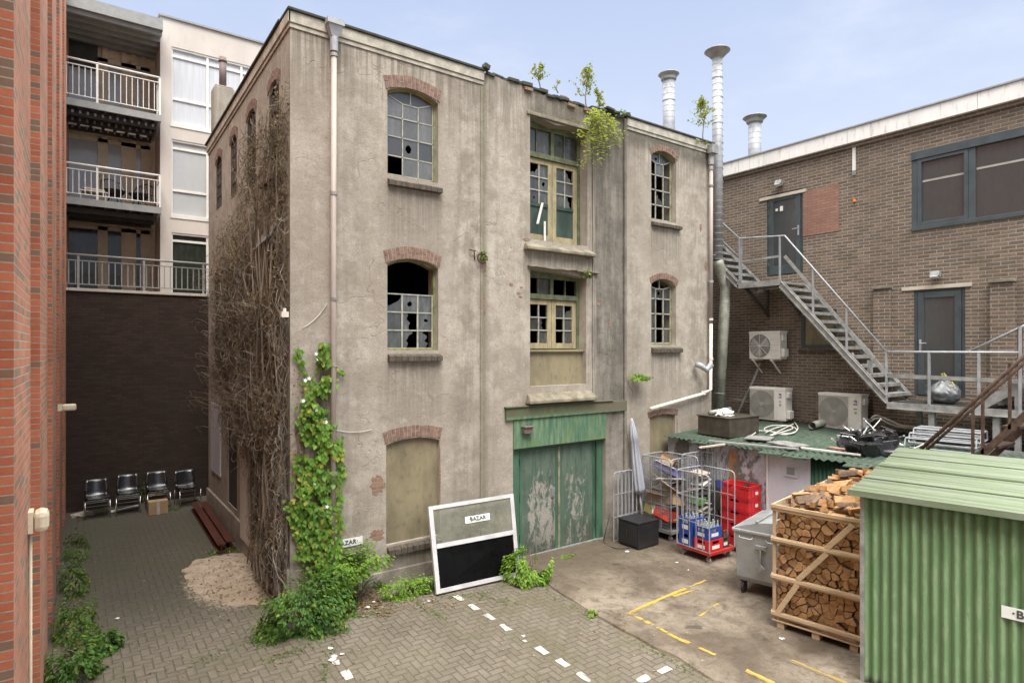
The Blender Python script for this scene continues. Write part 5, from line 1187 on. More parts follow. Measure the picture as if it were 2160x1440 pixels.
# ================================================================ air-conditioning units
def ac(label, ya, yb, z0, z1, xf, kind, dep=.32):
    t = thing('air_conditioner', label, 'air conditioner', (xf, (ya+yb)/2, z0), 'outdoor units of the workshop'); w = ya-yb
    MB().box((xf, yb, z0), (xf+dep, ya, z1)).build('casing', M['acwhite'], t, bevel=.018)
    m = MB(); m.box((xf-.008, yb-.006, z1-.05), (xf+dep+.01, ya+.006, z1+.012)); m.build('top_cover', M['acwhite'], t, bevel=.008)
    cyy = ya-.355*w if kind != 'round' else ya-.36*w; cz = (z0+z1)/2-.01; R0 = min(.36*w, (z1-z0)*.42)
    g = MB()
    if kind == 'round':
        for r in [R0*(.14+.86*i/8) for i in range(9)]: g.tube([(xf-.03+.02*(r/R0)**2, cyy+r*math.cos(a*.2618), cz+r*math.sin(a*.2618)) for a in range(25)], .0045, 5, cap=False)
        for k in range(4): a = math.pi*k/4; g.tube([(xf-.012, cyy+R0*math.cos(a), cz+R0*math.sin(a)), (xf-.034, cyy, cz), (xf-.012, cyy-R0*math.cos(a), cz-R0*math.sin(a))], .005, 5)
    else:
        n = 26
        for k in range(n+1):
            z = z0+.05+(z1-z0-.11)*k/n; g.box((xf-.012, cyy-.37*w+.02, z-.003), (xf-.007, cyy+.33*w, z+.003))
        for k in range(17): y = cyy-.37*w+.02+(.70*w-.02)*k/16; g.box((xf-.0118, y-.0025, z0+.05), (xf-.0072, y+.0025, z1-.06))
    g.build('fan_grille', M['acgrille'] if kind != 'round' else M['acwhite'], t)
    f = MB(); n = 28; pts = [(xf-.003, cyy+R0*math.cos(2*math.pi*k/n), cz+R0*math.sin(2*math.pi*k/n)) for k in range(n)]
    f.prism(pts, (.002, 0, 0)); fd = f.build('fan_opening', M['darkgrey'] if kind == 'round' else M['acgrille'], t, fix=True)
    f = MB()
    for k in range(3):
        a = 2.1*k+.3; f.add([(xf-.008, cyy+.04*math.cos(a), cz+.04*math.sin(a)), (xf-.004, cyy+R0*.9*math.cos(a-.1), cz+R0*.9*math.sin(a-.1)), (xf-.008, cyy+R0*.9*math.cos(a+.65), cz+R0*.9*math.sin(a+.65)), (xf-.008, cyy+.05*math.cos(a+.9), cz+.05*math.sin(a+.9))], [(0,1,2,3)])
    f.tube([(xf-.004, cyy, cz), (xf-.02, cyy, cz)], .045, 14)
    f.build('fan', M['galvdull'] if kind == 'round' else M['acgrille'], t)
    if kind == 'round':
        for k in range(4): MB().box((xf-.006, yb+.03, z0+.09+k*.13), (xf-.001, yb+.3*w, z0+.095+k*.13)).build('panel_line', M['acgrille'], t)
    else:
        p = MB().box((xf-.006, yb+.012, z0+.03), (xf-.001, yb+.235*w, z1-.055)).build('side_panel', M['acwhite'], t, bevel=.003)
        ly = yb+.13*w; lz = z1-.15; r = .036
        a1 = MB(); a1.prism([(xf-.012, ly+q*math.cos(a), lz+q*math.sin(a)) for q, rng in ((r, [i*.22 for i in range(1, 20)]), (r*.5, [i*.22 for i in range(19, 0, -1)])) for a in rng], (.004, 0, 0)); a1.build('emblem', M['blue'], t, fix=True)
        a2 = MB().box((xf-.0125, ly-.03, lz-.012), (xf-.0075, ly+.006, lz+.006)); a2.build('emblem', M['redink'], t)
        text('GREE', .036, M['blue'], (xf-.010, ly, lz-.06), (0, -1, 0), (0, 0, 1), 'lettering', t)
        MB().box((xf-.010, ly-.035, lz-.165), (xf-.007, ly+.03, lz-.15)).build('type_plate', M['signblack'], t)
        MB().box((xf-.010, ly-.03, lz-.27), (xf-.007, ly+.02, lz-.21)).build('sticker', M['acgrille'], t)
    MB().box((xf+.06, yb-.05, z1-.22), (xf+.22, yb-.001, z1-.09)).build('pipe_cover', M['acwhite'], t, bevel=.012)
    MB().box((xf+.05, yb-.09, z0+.06), (xf+.24, yb-.001, z0+.26)).build('valve_cover', M['acwhite'], t, bevel=.015)
    return t
zb = 2.26
def yx(px, X): return PX(px, 800, X).y
XA = 13.82
t2 = ac('left air conditioner of the two on the green shed roof, above the coiled cable', yx(1581, XA), yx(1656, XA), PX(1585, 882, XA).z, PX(1582, 816, XA).z, XA, 'mesh')
t3 = ac('right air conditioner of the two on the green shed roof, behind the black stools', yx(1726, XA), yx(1817, XA), PX(1727, 900, XA).z, PX(1727, 828, XA).z, XA, 'mesh')
t1 = ac('wall-hung air conditioner with a round fan grille, above the two others', yx(1580, 13.9), yx(1645, 13.9), PX(1580, 757, 13.9).z, PX(1580, 700, 13.9).z, 13.9, 'round')
for t, x, y0, z in ((t2, XA, yx(1581, XA)-.1, PX(1585, 882, XA).z), (t2, XA, yx(1656, XA)+.1, PX(1585, 882, XA).z), (t3, XA, yx(1726, XA)-.1, PX(1727, 900, XA).z), (t3, XA, yx(1817, XA)+.1, PX(1727, 900, XA).z)):
    MB().box((x-.05, y0-.04, z-.1), (x+.42, y0+.04, z-.002)).build('rubber_foot', M['rubber'], t)
z = PX(1580, 757, 13.9).z
for dy in (.12, .62): MB().bar((13.85, yx(1580, 13.9)-dy, z-.02), (XW, yx(1580, 13.9)-dy, z-.02), .035).bar((13.9, yx(1580, 13.9)-dy, z-.03), (XW-.01, yx(1580, 13.9)-dy, z-.35), .03).build('wall_bracket', M['acwhite'], t1)
# pipes and cables
def cable(name, label, pts, r, mat_, cat='cable', n=7, group=None):
    V_ = [Vector(p) for p in pts]; out = []
    for i in range(len(V_)-1):
        p0, p1, p2, p3 = V_[max(i-1, 0)], V_[i], V_[i+1], V_[min(i+2, len(V_)-1)]
        for k in range(6):
            t = k/6; out.append(.5*((2*p1)+(p2-p0)*t+(2*p0-5*p1+4*p2-p3)*t*t+(3*p1-p0-3*p2+p3)*t**3))
    out.append(V_[-1]); return tag(MB().tube(out, r, n).build(name, mat_, smooth=True), label, cat, group)
ZR = lambda x: 2.04+(x-10.85)*.062
def RP(px, py, dz=.03):
    z = 2.1
    for _ in range(6): p = PZ(px, py, z); z = ZR(min(14.2, max(10.9, p.x)))+dz
    return Vector((p.x, p.y, z))
cable('drain_hose', 'pair of pale hoses looping from the right air conditioner along the brick wall', [PX(1838, 882, 13.9), PX(1850, 876, 13.9), PX(1880, 888, 14.1), PX(1910, 898, 14.15), PX(1985, 900, 14.2)], .022, M['whitepvc'], 'hose')
cable('drain_hose', 'lower of the two pale hoses beside the right air conditioner', [PX(1838, 888, 13.9), PX(1852, 882, 13.9), PX(1880, 895, 14.1), PX(1915, 902, 14.15), PX(1985, 902, 14.2)], .018, M['cablewhite'], 'hose')
cable('coiled_cable', 'white cable lying in a loose coil on the green shed roof', [RP(*q) for q in ((1676, 890), (1683, 903), (1670, 914), (1640, 912), (1612, 905), (1630, 897), (1668, 898), (1680, 908), (1655, 916), (1625, 910), (1600, 908), (1590, 915), (1575, 922))], .013, M['cablewhite'])
cable('coiled_cable', 'second white cable draped over the coil on the green shed roof', [RP(*q, .06) for q in ((1674, 893), (1650, 905), (1625, 918), (1645, 912), (1672, 903), (1660, 897), (1636, 902), (1615, 912))], .012, M['cablewhite'])
cable('conduit', 'grey conduit running slanted below the wall-hung air conditioner', [PX(1603, 765, 14.1), PX(1590, 800, 14.1), PX(1572, 838, 14.1), PX(1556, 875, 14.1)], .028, M['galvdull'], 'conduit')
cable('wall_cable', 'grey cable sagging across the brick wall to the left air conditioner', [PX(1530, 848, 14.2), PX(1545, 842, 14.2), PX(1570, 845, 14.2), PX(1585, 850, 14.2)], .012, M['galvdull'])
# short pipe stub by the wall
s = RP(1716, 897, .10); tag(MB().tube([s+Vector((-.02, .02, 0)), s+Vector((.5, .05, .02))], .085, 18, cap=False).tube([s+Vector((-.022, .02, 0)), s+Vector((.5, .05, .02))], .075, 18, cap=False).build('pipe_stub', M['ductdull'], smooth=True), 'open end of a grey-green duct lying between the two roof air conditioners', 'pipe')
# ================================================================ low shed with the green roof
ls = thing('low_shed', 'low lean-to with peeling grey paint and white panel under a cluttered green roof', 'shed', (11, 7, 0))
XH = 11.0; ya, yb, yc, yd = YF-.01, PX(1620, 1000, XH).y, PX(1710, 1000, XH).y, 2.6
MB().box((XH, yb+.02, -.1), (XH+.1, ya, 2.0)).build('painted_wall', M['peelgrey'], ls)
MB().box((XH-.01, yc, -.1), (XH+.09, yb-.02, 2.02)).build('white_panel', M['panelwhite'], ls)
MB().box((XH-.03, yb-.018, -.1), (XH+.05, yb+.018, 2.03)).build('corner_batten', M['white'], ls)
q = PX(1668, 993, XH-.02); MB().box((XH-.025, q.y-.1, q.z-.09), (XH-.011, q.y+.1, q.z+.09)).box((XH-.035, q.y-.13, q.z-.11), (XH-.011, q.y+.13, q.z-.091)).build('vent_frame', M['panelwhite'], ls)
MB().box((XH-.028, q.y-.08, q.z-.07), (XH-.0255, q.y+.08, q.z+.07)).build('vent_grid', M['greytrim'], ls)
def corrug(P, U, V_, L, H, amp, pitch, mat_, name, parent, prof='sin', thick=True, nh=1, jag=0.0):
    """corrugated sheet: ribs run along V_, waves step along U; P corner"""
    U = Vector(U).normalized(); V_ = Vector(V_).normalized(); N = U.cross(V_); n = int(L/pitch*8); m = MB()
    rr_ = random.Random(3)
    je = [rr_.uniform(-jag, jag) for _ in range(n//14+2)]
    for j in range(nh+1):
        for i in range(n+1):
            s = L*i/n; w = math.sin(2*math.pi*s/pitch); w = max(-1, min(1, w*1.35)) if prof == 'trap' else w
            h = H*j/nh+(je[i//14] if j == 0 else 0); m.v.append(tuple(Vector(P)+U*s+V_*h+N*amp*w))
    for j in range(nh):
        for i in range(n): b = j*(n+1)+i; m.f.append([b, b+1, b+n+2, b+n+1]); m.m.append(0)
    o = m.build(name, mat_, parent, smooth=True)
    sd_ = o.modifiers.new('thickness', 'SOLIDIFY'); sd_.thickness = .004; return o
corrug((XH, yc-.002, -.1), (0, -1, 0), (0, 0, 1), yc-yd, 2.12, .011, .075, M['corrdark'], 'corrugated_wall', ls)
sl_ = Vector((1, 0, .062)).normalized()
corrug((10.84, 9.17, ZR(10.84)-.01), (0, -1, 0), sl_, 9.17-yd, 3.44, .016, .13, M['roofgreen'], 'roof', ls, jag=.05)
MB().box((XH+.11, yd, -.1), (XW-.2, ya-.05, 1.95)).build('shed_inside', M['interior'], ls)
# bent sheet ends along the eaves
rnd = random.Random(9)
for k in range(9):
    y = rnd.uniform(3.6, 9.0); m = MB(); w = rnd.uniform(.2, .5); d = rnd.uniform(.08, .2)
    m.add([(10.84-d, y, ZR(10.84)-.03-rnd.uniform(0, .06)), (10.84-d*.7, y-w, ZR(10.84)-.02-rnd.uniform(0, .05)), (10.95, y-w, ZR(10.84)+.012), (10.95, y, ZR(10.84)+.012), (10.84-d, y, ZR(10.84)-.035), (10.84-d*.7, y-w, ZR(10.84)-.025), (10.95, y-w, ZR(10.84)+.006), (10.95, y, ZR(10.84)+.006)], [(0,1,2,3),(7,6,5,4),(0,4,5,1)])
    m.build('bent_sheet', M['roofgreen'], ls)
# steel hood box on the roof with a tube and a crumpled bag
g = thing('steel_box', 'large dark brown sheet steel box standing on the left of the green shed roof', 'box', (11.3, 8, 2.1))
ca = PZ(1457, 913, 2.09); cb_ = PZ(1536, 925, 2.09); cc = PZ(1592, 906, 2.09)
v1 = Vector((cb_.x-ca.x, cb_.y-ca.y, 0)); v2 = Vector((.98, .1, 0))*1.0
m = MB(); p0 = Vector((cb_.x+.05, cb_.y, 2.1)); u = (Vector((ca.x, ca.y, 0))-Vector((cb_.x, cb_.y, 0))).normalized(); w = Vector((-u.y, u.x, 0)); w = w if w.x > 0 else -w
base = [p0, p0+u*.86, p0+u*.86+w*.98, p0+w*.98]; m.prism(base, (0, 0, .40)); m.build('box_body', M['greasebox'], g, bevel=.008, fix=True)
m = MB(); top = [p+Vector((0, 0, .402)) for p in base]; m.prism([top[0]-u*.02-w*.02, top[1]+u*.02-w*.02, top[2]+u*.02+w*.02, top[3]-u*.02+w*.02], (0, 0, .02)); m.build('box_lid', M['greasebox'], g, bevel=.004, fix=True)
z2 = 2.53; a = p0+u*.62+w*.1; a.z = z2+.05
tag(MB().tube([a, a+Vector((.35, -.05, .02)), a+Vector((.62, -.1, .05))], .05, 12).build('metal_tube', M['galvdull'], smooth=True), 'short grey metal tube lying on the dark brown steel box', 'tube')
def crumple(name, label, c, size, mat_, cat, seed):
    bm = bmesh.new(); bmesh.ops.create_icosphere(bm, subdivisions=3, radius=1); o3 = Vector((seed*3.1, 1.7, .3))
    for v in bm.verts:
        n_ = 1+noise.noise(v.co*2.2+o3)*.6+noise.noise(v.co*6+o3)*.25; v.co = Vector((c[0]+v.co.x*size[0]*n_, c[1]+v.co.y*size[1]*n_, c[2]+max(-.0, v.co.z+.35)*size[2]*n_))
    me = bpy.data.meshes.new(name); bm.to_mesh(me); bm.free(); me.materials.append(mat_); o = bpy.data.objects.new(name, me); COL.objects.link(o); return tag(o, label, cat)
c_ = p0+u*.35+w*.3; crumple('plastic_bag', 'crumpled white plastic bag lying on the dark brown steel box', (c_.x, c_.y, z2), (.2, .16, .1), M['paper'], 'plastic bag', 2)
# loose strips and boards on the shed roof
def strip(name, label, pa, pb, w, h, mat_, cat, dz=.03, group=None):
    a, b = RP(*pa, dz), RP(*pb, dz); return tag(MB().bar(a, b, w, h).build(name, mat_, bevel=.003), label, cat, group)
strip('metal_strip', 'long white strip overhanging the shed eaves above the peeling grey wall', (1495, 929), (1685, 947), .05, .03, M['alu'], 'strip', .05)
strip('metal_strip', 'white strip lying along the eaves above the dark green corrugated wall', (1690, 944), (1815, 959), .05, .03, M['white'], 'strip', .05)
strip('wooden_lath', 'thin orange-brown lath lying behind the white strip on the shed roof', (1632, 932), (1700, 940), .03, .03, M['pallet'], 'lath', .05)
strip('wooden_board', 'faded pink board near the black stools on the shed roof', (1750, 943), (1800, 951), .12, .035, M['pinkwood'], 'board', .05)
a = RP(1590, 925, .06); tag(MB().obox(a+Vector((.2, 0, 0)), (.5, .5, .03), Matrix.Rotation(.4, 3, 'Z')).build('flat_panel', M['galvdull'], bevel=.005), 'grey flat panel lying on the shed roof in front of the cable coil', 'panel')
a = RP(1650, 938, .07); tag(MB().obox(a+Vector((.2, 0, 0)), (.45, .65, .03), Matrix.Rotation(-.25, 3, 'Z')).build('flat_panel', M['galvdull'], bevel=.005), 'grey flat panel lying over the eaves right of the shed door line', 'panel')
a = RP(1905, 953, .08); tag(MB().obox(a+Vector((.1, .1, 0)), (.5, .62, .03), Matrix.Rotation(.1, 3, 'Z')).build('solar_board', M['alu'], bevel=.005), 'silver framed grey board lying at the right end of the stool pile', 'board')
a = RP(1490, 942, .02); tag(MB().bar(a+Vector((-.1, .1, -.02)), a+Vector((.25, -.25, .06)), .09, .03).build('broken_board', M['cardpale'], bevel=.004), 'splintered pale board sticking out over the shed eaves', 'board')
for k, (px, py) in enumerate(((1760, 905), (1880, 903))): pass
strip('steel_channel', 'grey steel channel lying behind the black stools against the brick wall', (1765, 920), (1870, 921), .1, .06, M['galvdull'], 'channel', .05)
# pile of folded bar stools
def stool():
    t = thing('bar_stool', 'black bar stool with chrome legs thrown on the shed roof', 'stool', (0, 0, 0), 'black stools piled on the shed roof')
    m = MB(); m.tube([(0,0,0), (0,0,.012), (0,0,.03), (0,0,.04)], [.10, .15, .15, .12], 14); m.build('seat', M['chairblack'], t)
    m = MB(); m.box((-.13, .13, .07), (.13, .15, .2)); m.bar((-.08, .12, .02), (-.08, .14, .08), .02); m.bar((.08, .12, .02), (.08, .14, .08), .02); m.build('backrest', M['chairblack'], t, bevel=.006)
    MB().tube([(0, 0, 0), (0, 0, -.5)], .016, 8).build('column', M['chrome'], t, smooth=True)
    for k in range(4):
        a = math.pi/4+k*math.pi/2; MB().tube([(0, 0, -.42), (.2*math.cos(a), .2*math.sin(a), -.52)], .012, 6).build('leg', M['chrome'], t)
        MB().tube([(.2*math.cos(a), .2*math.sin(a), -.5), (.2*math.cos(a), .2*math.sin(a), -.54)], .02, 8).build('foot', M['acgrille'], t)
    return t
s0 = stool(); rnd = random.Random(14); spots = [(1782, 934), (1800, 944), (1818, 946), (1836, 948), (1852, 940), (1868, 946), (1800, 922), (1830, 930), (1886, 932), (1872, 920), (1848, 922)]
lb = ['leftmost black stool of the pile on the shed roof', 'black stool at the front left of the roof pile', 'black stool in the middle of the roof pile', 'black stool at the front of the roof pile, chrome legs crossed', 'upper black stool in the middle of the roof pile', 'black stool beside the silver framed board', 'black stool topmost below the right air conditioner', 'black stool at the back of the roof pile', 'rightmost black stool of the roof pile', 'black stool against the brick wall at the right back', 'black stool behind the middle of the pile']
for k, (px, py) in enumerate(spots):
    p = RP(px, py, .12+.07*(k > 5)); r = s0 if k == 0 else dup(s0, p, 0)
    r['label'] = lb[k]; r.location = p; r.rotation_euler = (rnd.uniform(1.2, 1.9), rnd.uniform(-.3, .3), rnd.uniform(-2.2, -.3))
# tubular racks
def rack(k, label):
    t = thing('tube_rack', label, 'rack', (0, 0, 0), 'white tube racks stacked on the shed roof')
    m = MB(); x0, x1, y0, y1 = -.28, .28, -.5, .5
    for z, s in ((0, 0), (.16, .05)): m.tube([(x0+s, y0, z), (x1-s, y0, z), (x1-s, y1, z), (x0+s, y1, z), (x0+s, y0, z)], .013, 6)
    for a in (x0, x1):
        for b in (y0, y1): m.bar((a, b, 0), (a*.8, b, .16), .02)
    m.build('frame', M['galv'], t)
    m = MB()
    for i in range(1, 6): x = x0+.05+(x1-x0-.1)*i/6; m.bar((x, y0, .16), (x, y1, .16), .012)
    m.build('bars', M['galv'], t); return t
p = RP(1985, 945, .04); r0 = rack(0, 'lowest white tubular rack of the stack on the shed roof'); r0.location = p; r0.rotation_euler = (0, 0, .12)
dup(r0, p+Vector((.05, -.05, .09)), .12, 'middle white tubular rack of the stack on the shed roof'); dup(r0, p+Vector((.1, -.1, .18)), .12, 'topmost white tubular rack of the stack on the shed roof')
# rusty outside stair
rs = thing('rusty_stair', 'rusty brown steel stair with handrail rising past the pale green shed roof', 'staircase', (10.7, 3.6, 1.5)); XRs = 10.7
a, b = PX(1880, 1003, XRs), PX(2162, 750, XRs); d = (b-a); rail([a-d*.2, b+d*.4], rs, .028, M['rust']); rail([a-d*.2+Vector((.0, 0, -.09)), b+d*.4+Vector((0, 0, -.09))], rs, .022, M['rust'], 'guard_bar')
a, b = PX(2056, 972, XRs), PX(2162, 876, XRs); d2 = b-a
for x in (0, .75): MB().bar(a-d2*1.5+Vector((x, 0, 0)), b+d2*1.2+Vector((x, 0, 0)), .035, .09).build('stringer', M['rust'], rs)
for k in range(9): p = a-d2*1.4+d2*(3.4*k/8); MB().box((XRs+.03, p.y-.11, p.z), (XRs+.72, p.y+.11, p.z+.03)).build('tread', M['rust'], rs)
for px in (2052, 2073, 2130): p = PX(px, 905, XRs); t = (a.y-p.y)/(a.y-b.y); zs_ = a.z+(b.z-a.z)*t; MB().bar((XRs, p.y, zs_), (XRs, p.y, zs_+.93), .035).build('post', M['rust'], rs)
# ================================================================ pale green corrugated shed in the foreground
C0 = Vector((7.685, 3.483, 0)); dd = Vector((.195, -.981, 0)).normalized(); ee = Vector((.981, .195, 0)).normalized(); ZS = 2.292
fs_ = thing('corrugated_shed', 'pale green corrugated metal shed filling the lower right corner, mossy ribbed roof and BAZAR sign', 'shed', C0)
corrug(C0+Vector((0, 0, SLAB)), dd, (0, 0, 1), 5.2, ZS-SLAB-.02, .019, .098, M['corrgreen'], 'front_wall', fs_, nh=24)
MB().obox(C0+Vector((0, 0, ZS/2+.01)), (.035, .05, ZS-.03), Matrix.Rotation(math.atan2(ee.y, ee.x), 3, 'Z')).build('corner_flashing', M['galvdull'], fs_)
corrug(C0+Vector((0, 0, SLAB))+ee*.03, ee, (0, 0, 1), 2.7, ZS-SLAB, .015, .098, M['corrgreen'], 'side_wall', fs_)
rise = .125/2.75
for k in range(4):
    s0_ = -.14+k*.725; L = .75 if k < 3 else .725; P = C0+ee*s0_-dd*.12+Vector((0, 0, ZS+.02+s0_*rise+.012*k)); vd = (ee+Vector((0, 0, rise))).normalized()
    # ribs run along the shed's length
    m = MB(); n = 60; jg = random.Random(k)
    for j, t in enumerate((0, 5.4)):
        for i in range(n+1): s = L*i/n; w = math.sin(2*math.pi*s/.145); m.v.append(tuple(P+vd*s+dd*(t+(jg.uniform(-.03, .03) if (j == 0 and i % 6 == 0) else 0))+Vector((0, 0, .024*w))))
    for i in range(n): m.f.append([i, i+1, n+2+i, n+1+i]); m.m.append(0)
    o = m.build('roof_sheet', M['corrroof'], fs_, smooth=True); sd_ = o.modifiers.new('thickness', 'SOLIDIFY'); sd_.thickness = .004
m = MB()
for z in (.5, 1.25, 1.95):
    for k in range(17): q = C0+dd*(.0245+.098*3*k)-ee*.0195+Vector((0, 0, z)); m.tube([q, q-ee*.006], .007, 6)
m.build('fixing_screws', M['galvdull'], fs_)
e0 = C0-ee*.15-dd*.13+Vector((0, 0, ZS-.035)); e1 = e0+dd*5.4
m = MB(); m.prism([e0, e0+ee*.02, e0+ee*.02+Vector((0, 0, .07)), e0+Vector((0, 0, .07))], dd*5.4); m.build('eaves_flashing', M['corrroof'], fs_, fix=True)
sgn = thing('shed_sign', 'white BAZAR sign on the pale green corrugated shed wall', 'sign', C0+dd*1.6+Vector((0, 0, 1.3)), 'white BAZAR signs')
a = C0+dd*1.30-ee*.022; zc = PX(2110, 1287, a.x).z; nrm = -ee
m = MB(); P = Vector((a.x, a.y, zc-.062)); m.prism([P, P+dd*.62, P+dd*.62+Vector((0, 0, .124)), P+Vector((0, 0, .124))], nrm*.006); m.build('sign_plate', M['signwhite'], sgn, fix=True)
text('\u00b7BAZAR\u00b7', .112, M['signblack'], Vector((a.x, a.y, zc))+dd*.31+nrm*.009, dd, (0, 0, 1), 'lettering', sgn)
p1 = PZ(2080, 985, ZS+.12); p2 = PZ(2155, 991, ZS+.12); tag(MB().tube([p1, p2], .012, 8).tube([p1-Vector((0, 0, .03)), p1+Vector((0, 0, .03))], .02, 8).tube([p2-Vector((0, 0, .03)), p2+Vector((0, 0, .03))], .02, 8).build('white_rod', M['whitepvc'], smooth=True), 'thin white rod lying on the pale green shed roof', 'rod')
# ================================================================ firewood crates
random.seed(33)
CR0 = Vector((8.14, 4.93, SLAB)); ang = math.radians(9); cx_ = Vector((math.cos(ang), math.sin(ang), 0)); cy_ = Vector((math.sin(ang), -math.cos(ang), 0)); CW, CD, CH = 1.17, .93, 1.76
def cp(a, b, z, off=0): return CR0+cx_*(a+off)+cy_*b+Vector((0, 0, z))
def cbox(m, a0, a1, b0, b1, z0, z1, off=0):
    vs = [cp(a, b, z, off) for z in (z0, z1) for a, b in ((a0, b0), (a1, b0), (a1, b1), (a0, b1))]
    m.add(vs, [(0,3,2,1),(4,5,6,7),(0,1,5,4),(1,2,6,5),(2,3,7,6),(3,0,4,7)])
def crate(off, label, brace=True):
    t = thing('firewood_crate', label, 'crate', cp(0, 0, 0, off), 'wooden pallet crates of firewood')
    def slat(name, *a, mat_=M['pallet']): m = MB(); cbox(m, *a, off); m.build(name, mat_, t, bevel=.004)
    for b in (.06, CW/2-.05, CW-.16): slat('pallet_block', .02, .14, b, b+.1, 0, .09); slat('pallet_block', CD-.14, CD-.02, b, b+.1, 0, .09)
    slat('base_board', 0, .1, 0, CW, .09, .112); slat('base_board', CD-.1, CD, 0, CW, .09, .112); slat('floor', .102, CD-.102, 0.02, CW-.02, .09, .11)
    for a in (0, CD-.035):
        for b in (0, CW-.045): slat('corner_post', a+.022, a+.057 if a == 0 else a+.012, b+.0, b+.045, .113, CH)
    for z in (.15, .675, 1.205, CH-.1):
        slat('slat', -.002, .02, -.01, CW+.01, z, z+.085); slat('slat', CD-.02, CD+.002, -.01, CW+.01, z, z+.085)
        slat('slat', .021, CD-.021, -.022, -.002, z+.02, z+.085); slat('slat', .021, CD-.021, CW+.002, CW+.022, z+.02, z+.085)
    slat('slat', -.022, -.003, -.01, CW+.01, CH-.055, CH-.005); slat('slat', -.022, -.003, -.01, CW+.01, 1.235, 1.28); slat('slat', -.022, -.003, -.01, CW+.01, .705, .75); slat('slat', -.022, -.003, -.01, CW+.01, .18, .23)
    if brace:
        m = MB(); 
        for (b0, z0, b1, z1) in ((.07, .20, .36, .70), (.36, .76, .74, 1.22), (.74, 1.29, 1.06, CH-.09)): m.bar(cp(-.012, b0, z0, off), cp(-.012, b1, z1, off), .018, .07, up=cy_)
        m.build('diagonal_brace', M['pallet'], t, bevel=.003)
    return t
crate(0, 'front firewood crate with a diagonal brace across its stacked log ends')
crate(CD+.06, 'middle firewood crate behind the braced one, heaped with grey barked logs', False)
crate(2*(CD+.06), 'rear firewood crate heaped with orange split logs', False)
def clip(poly, p, n_):
    out = []
    for i in range(len(poly)):
        a, b = poly[i], poly[(i+1) % len(poly)]; da = (a[0]-p[0])*n_[0]+(a[1]-p[1])*n_[1]; db = (b[0]-p[0])*n_[0]+(b[1]-p[1])*n_[1]
        if da <= 0: out.append(a)
        if (da < 0) != (db < 0) and abs(da-db) > 1e-9: t = da/(da-db); out.append((a[0]+(b[0]-a[0])*t, a[1]+(b[1]-a[1])*t))
    return out
rnd = random.Random(4); pts = []
b0, b1, z0, z1 = .05, CW-.05, .125, CH-.04; nb, nz_ = 13, 17
for j in range(nz_):
    for i in range(nb+(j % 2)): pts.append((b0+(b1-b0)*(i+.5-(j % 2)*.5)/nb+rnd.uniform(-.036, .036), z0+(z1-z0)*(j+.5)/nz_+rnd.uniform(-.032, .032)))
pts = [p for p in pts if rnd.random() > .15]; nlog = 0
for k, p in enumerate(pts):
    poly = [(b0, z0), (b1, z0), (b1, z1), (b0, z1)]
    for q in pts:
        if q is p or abs(q[0]-p[0])+abs(q[1]-p[1]) > .36: continue
        poly = clip(poly, ((p[0]+q[0])/2, (p[1]+q[1])/2), (q[0]-p[0], q[1]-p[1]))
        if len(poly) < 3: break
    if len(poly) < 3: continue
    cxp = sum(v[0] for v in poly)/len(poly); czp = sum(v[1] for v in poly)/len(poly); sh = rnd.uniform(.82, .97)
    poly = [(cxp+(a-cxp)*sh+rnd.uniform(-.003, .003), czp+(b-czp)*sh+rnd.uniform(-.003, .003)) for a, b in poly]
    # round one or two corners like bark-side wedges
    a0 = .026+rnd.uniform(0, .075); tl = rnd.uniform(-.02, .02)
    m = MB(); m.prism([cp(a0+tl*(b-czp)*4, a, b) for a, b in poly], cx_*.31, 0, side=rnd.choice([0, 1, 1]))
    tag(m.build('firewood_log', [M['logend'], M['logbark']], bevel=.004, fix=True), 'split log end stacked in the front face of the braced firewood crate', 'log', 'log ends stacked in the front crate'); nlog += 1
def wedge(c, L, r, d, seed, name='firewood_log'):
    q = random.Random(seed); d = d.normalized(); u = d.orthogonal().normalized(); u = Matrix.Rotation(q.uniform(0, 6.28), 3, d) @ u; w = d.cross(u)
    kind = q.choice('tth4'); n = {'t': [(-1,-.6), (1,-.6), (.25, .9)], 'h': [(-1,-.4), (1,-.4), (.75,.35), (.25,.75), (-.3,.75), (-.8,.3)], '4': [(-.9,-.7), (.8,-.6), (.9,.5), (-.6,.7)]}[kind]
    poly = [c-d*L/2+u*a*r*q.uniform(.85, 1.1)+w*b*r*q.uniform(.85, 1.15) for a, b in n]
    m = MB(); m.prism(poly, d*L, 0, side=None); 
    if kind == 'h' or q.random() < .45: m.m = [0, 0]+[1 if i >= (2 if kind == 'h' else 1) else 0 for i in range(len(n))]
    return m.build(name, [M['logend'], M['logbark']], bevel=.006, fix=True)
names = ['split log heaped on top of the front firewood crate', 'split log heaped on top of the middle firewood crate', 'split log heaped on top of the rear firewood crate']
sd0 = 0
for ci in range(3):
    hump = (.05, .07, .16)[ci]
    for layer in range(2):
        nx_, ny_ = (3, 6)
        for i in range(nx_):
            for j in range(ny_):
                sd0 += 1; q = random.Random(sd0)
                a = .16+(CD-.3)*(i+.5)/nx_+q.uniform(-.06, .06); b = .1+(CW-.2)*(j+.5)/ny_+q.uniform(-.06, .06)
                z = CH-.05+layer*.075+hump*(1-((b-CW*.55)/(CW*.6))**2)+q.uniform(-.02, .02)
                if layer and (b < .22 or a < .2) and q.random() < .8: continue
                yaw = q.uniform(-.7, .7)+(0 if q.random() < .5 else 1.2); d = (cx_*math.cos(yaw)+cy_*math.sin(yaw)+Vector((0, 0, q.uniform(-.25, .25))))
                o = wedge(cp(a, b, z, ci*(CD+.06)), q.uniform(.24, .33), q.uniform(.042, .064), d, sd0)
                tag(o, names[ci], 'log', names[ci].replace('split log', 'split logs')); nlog += 1
m = MB()
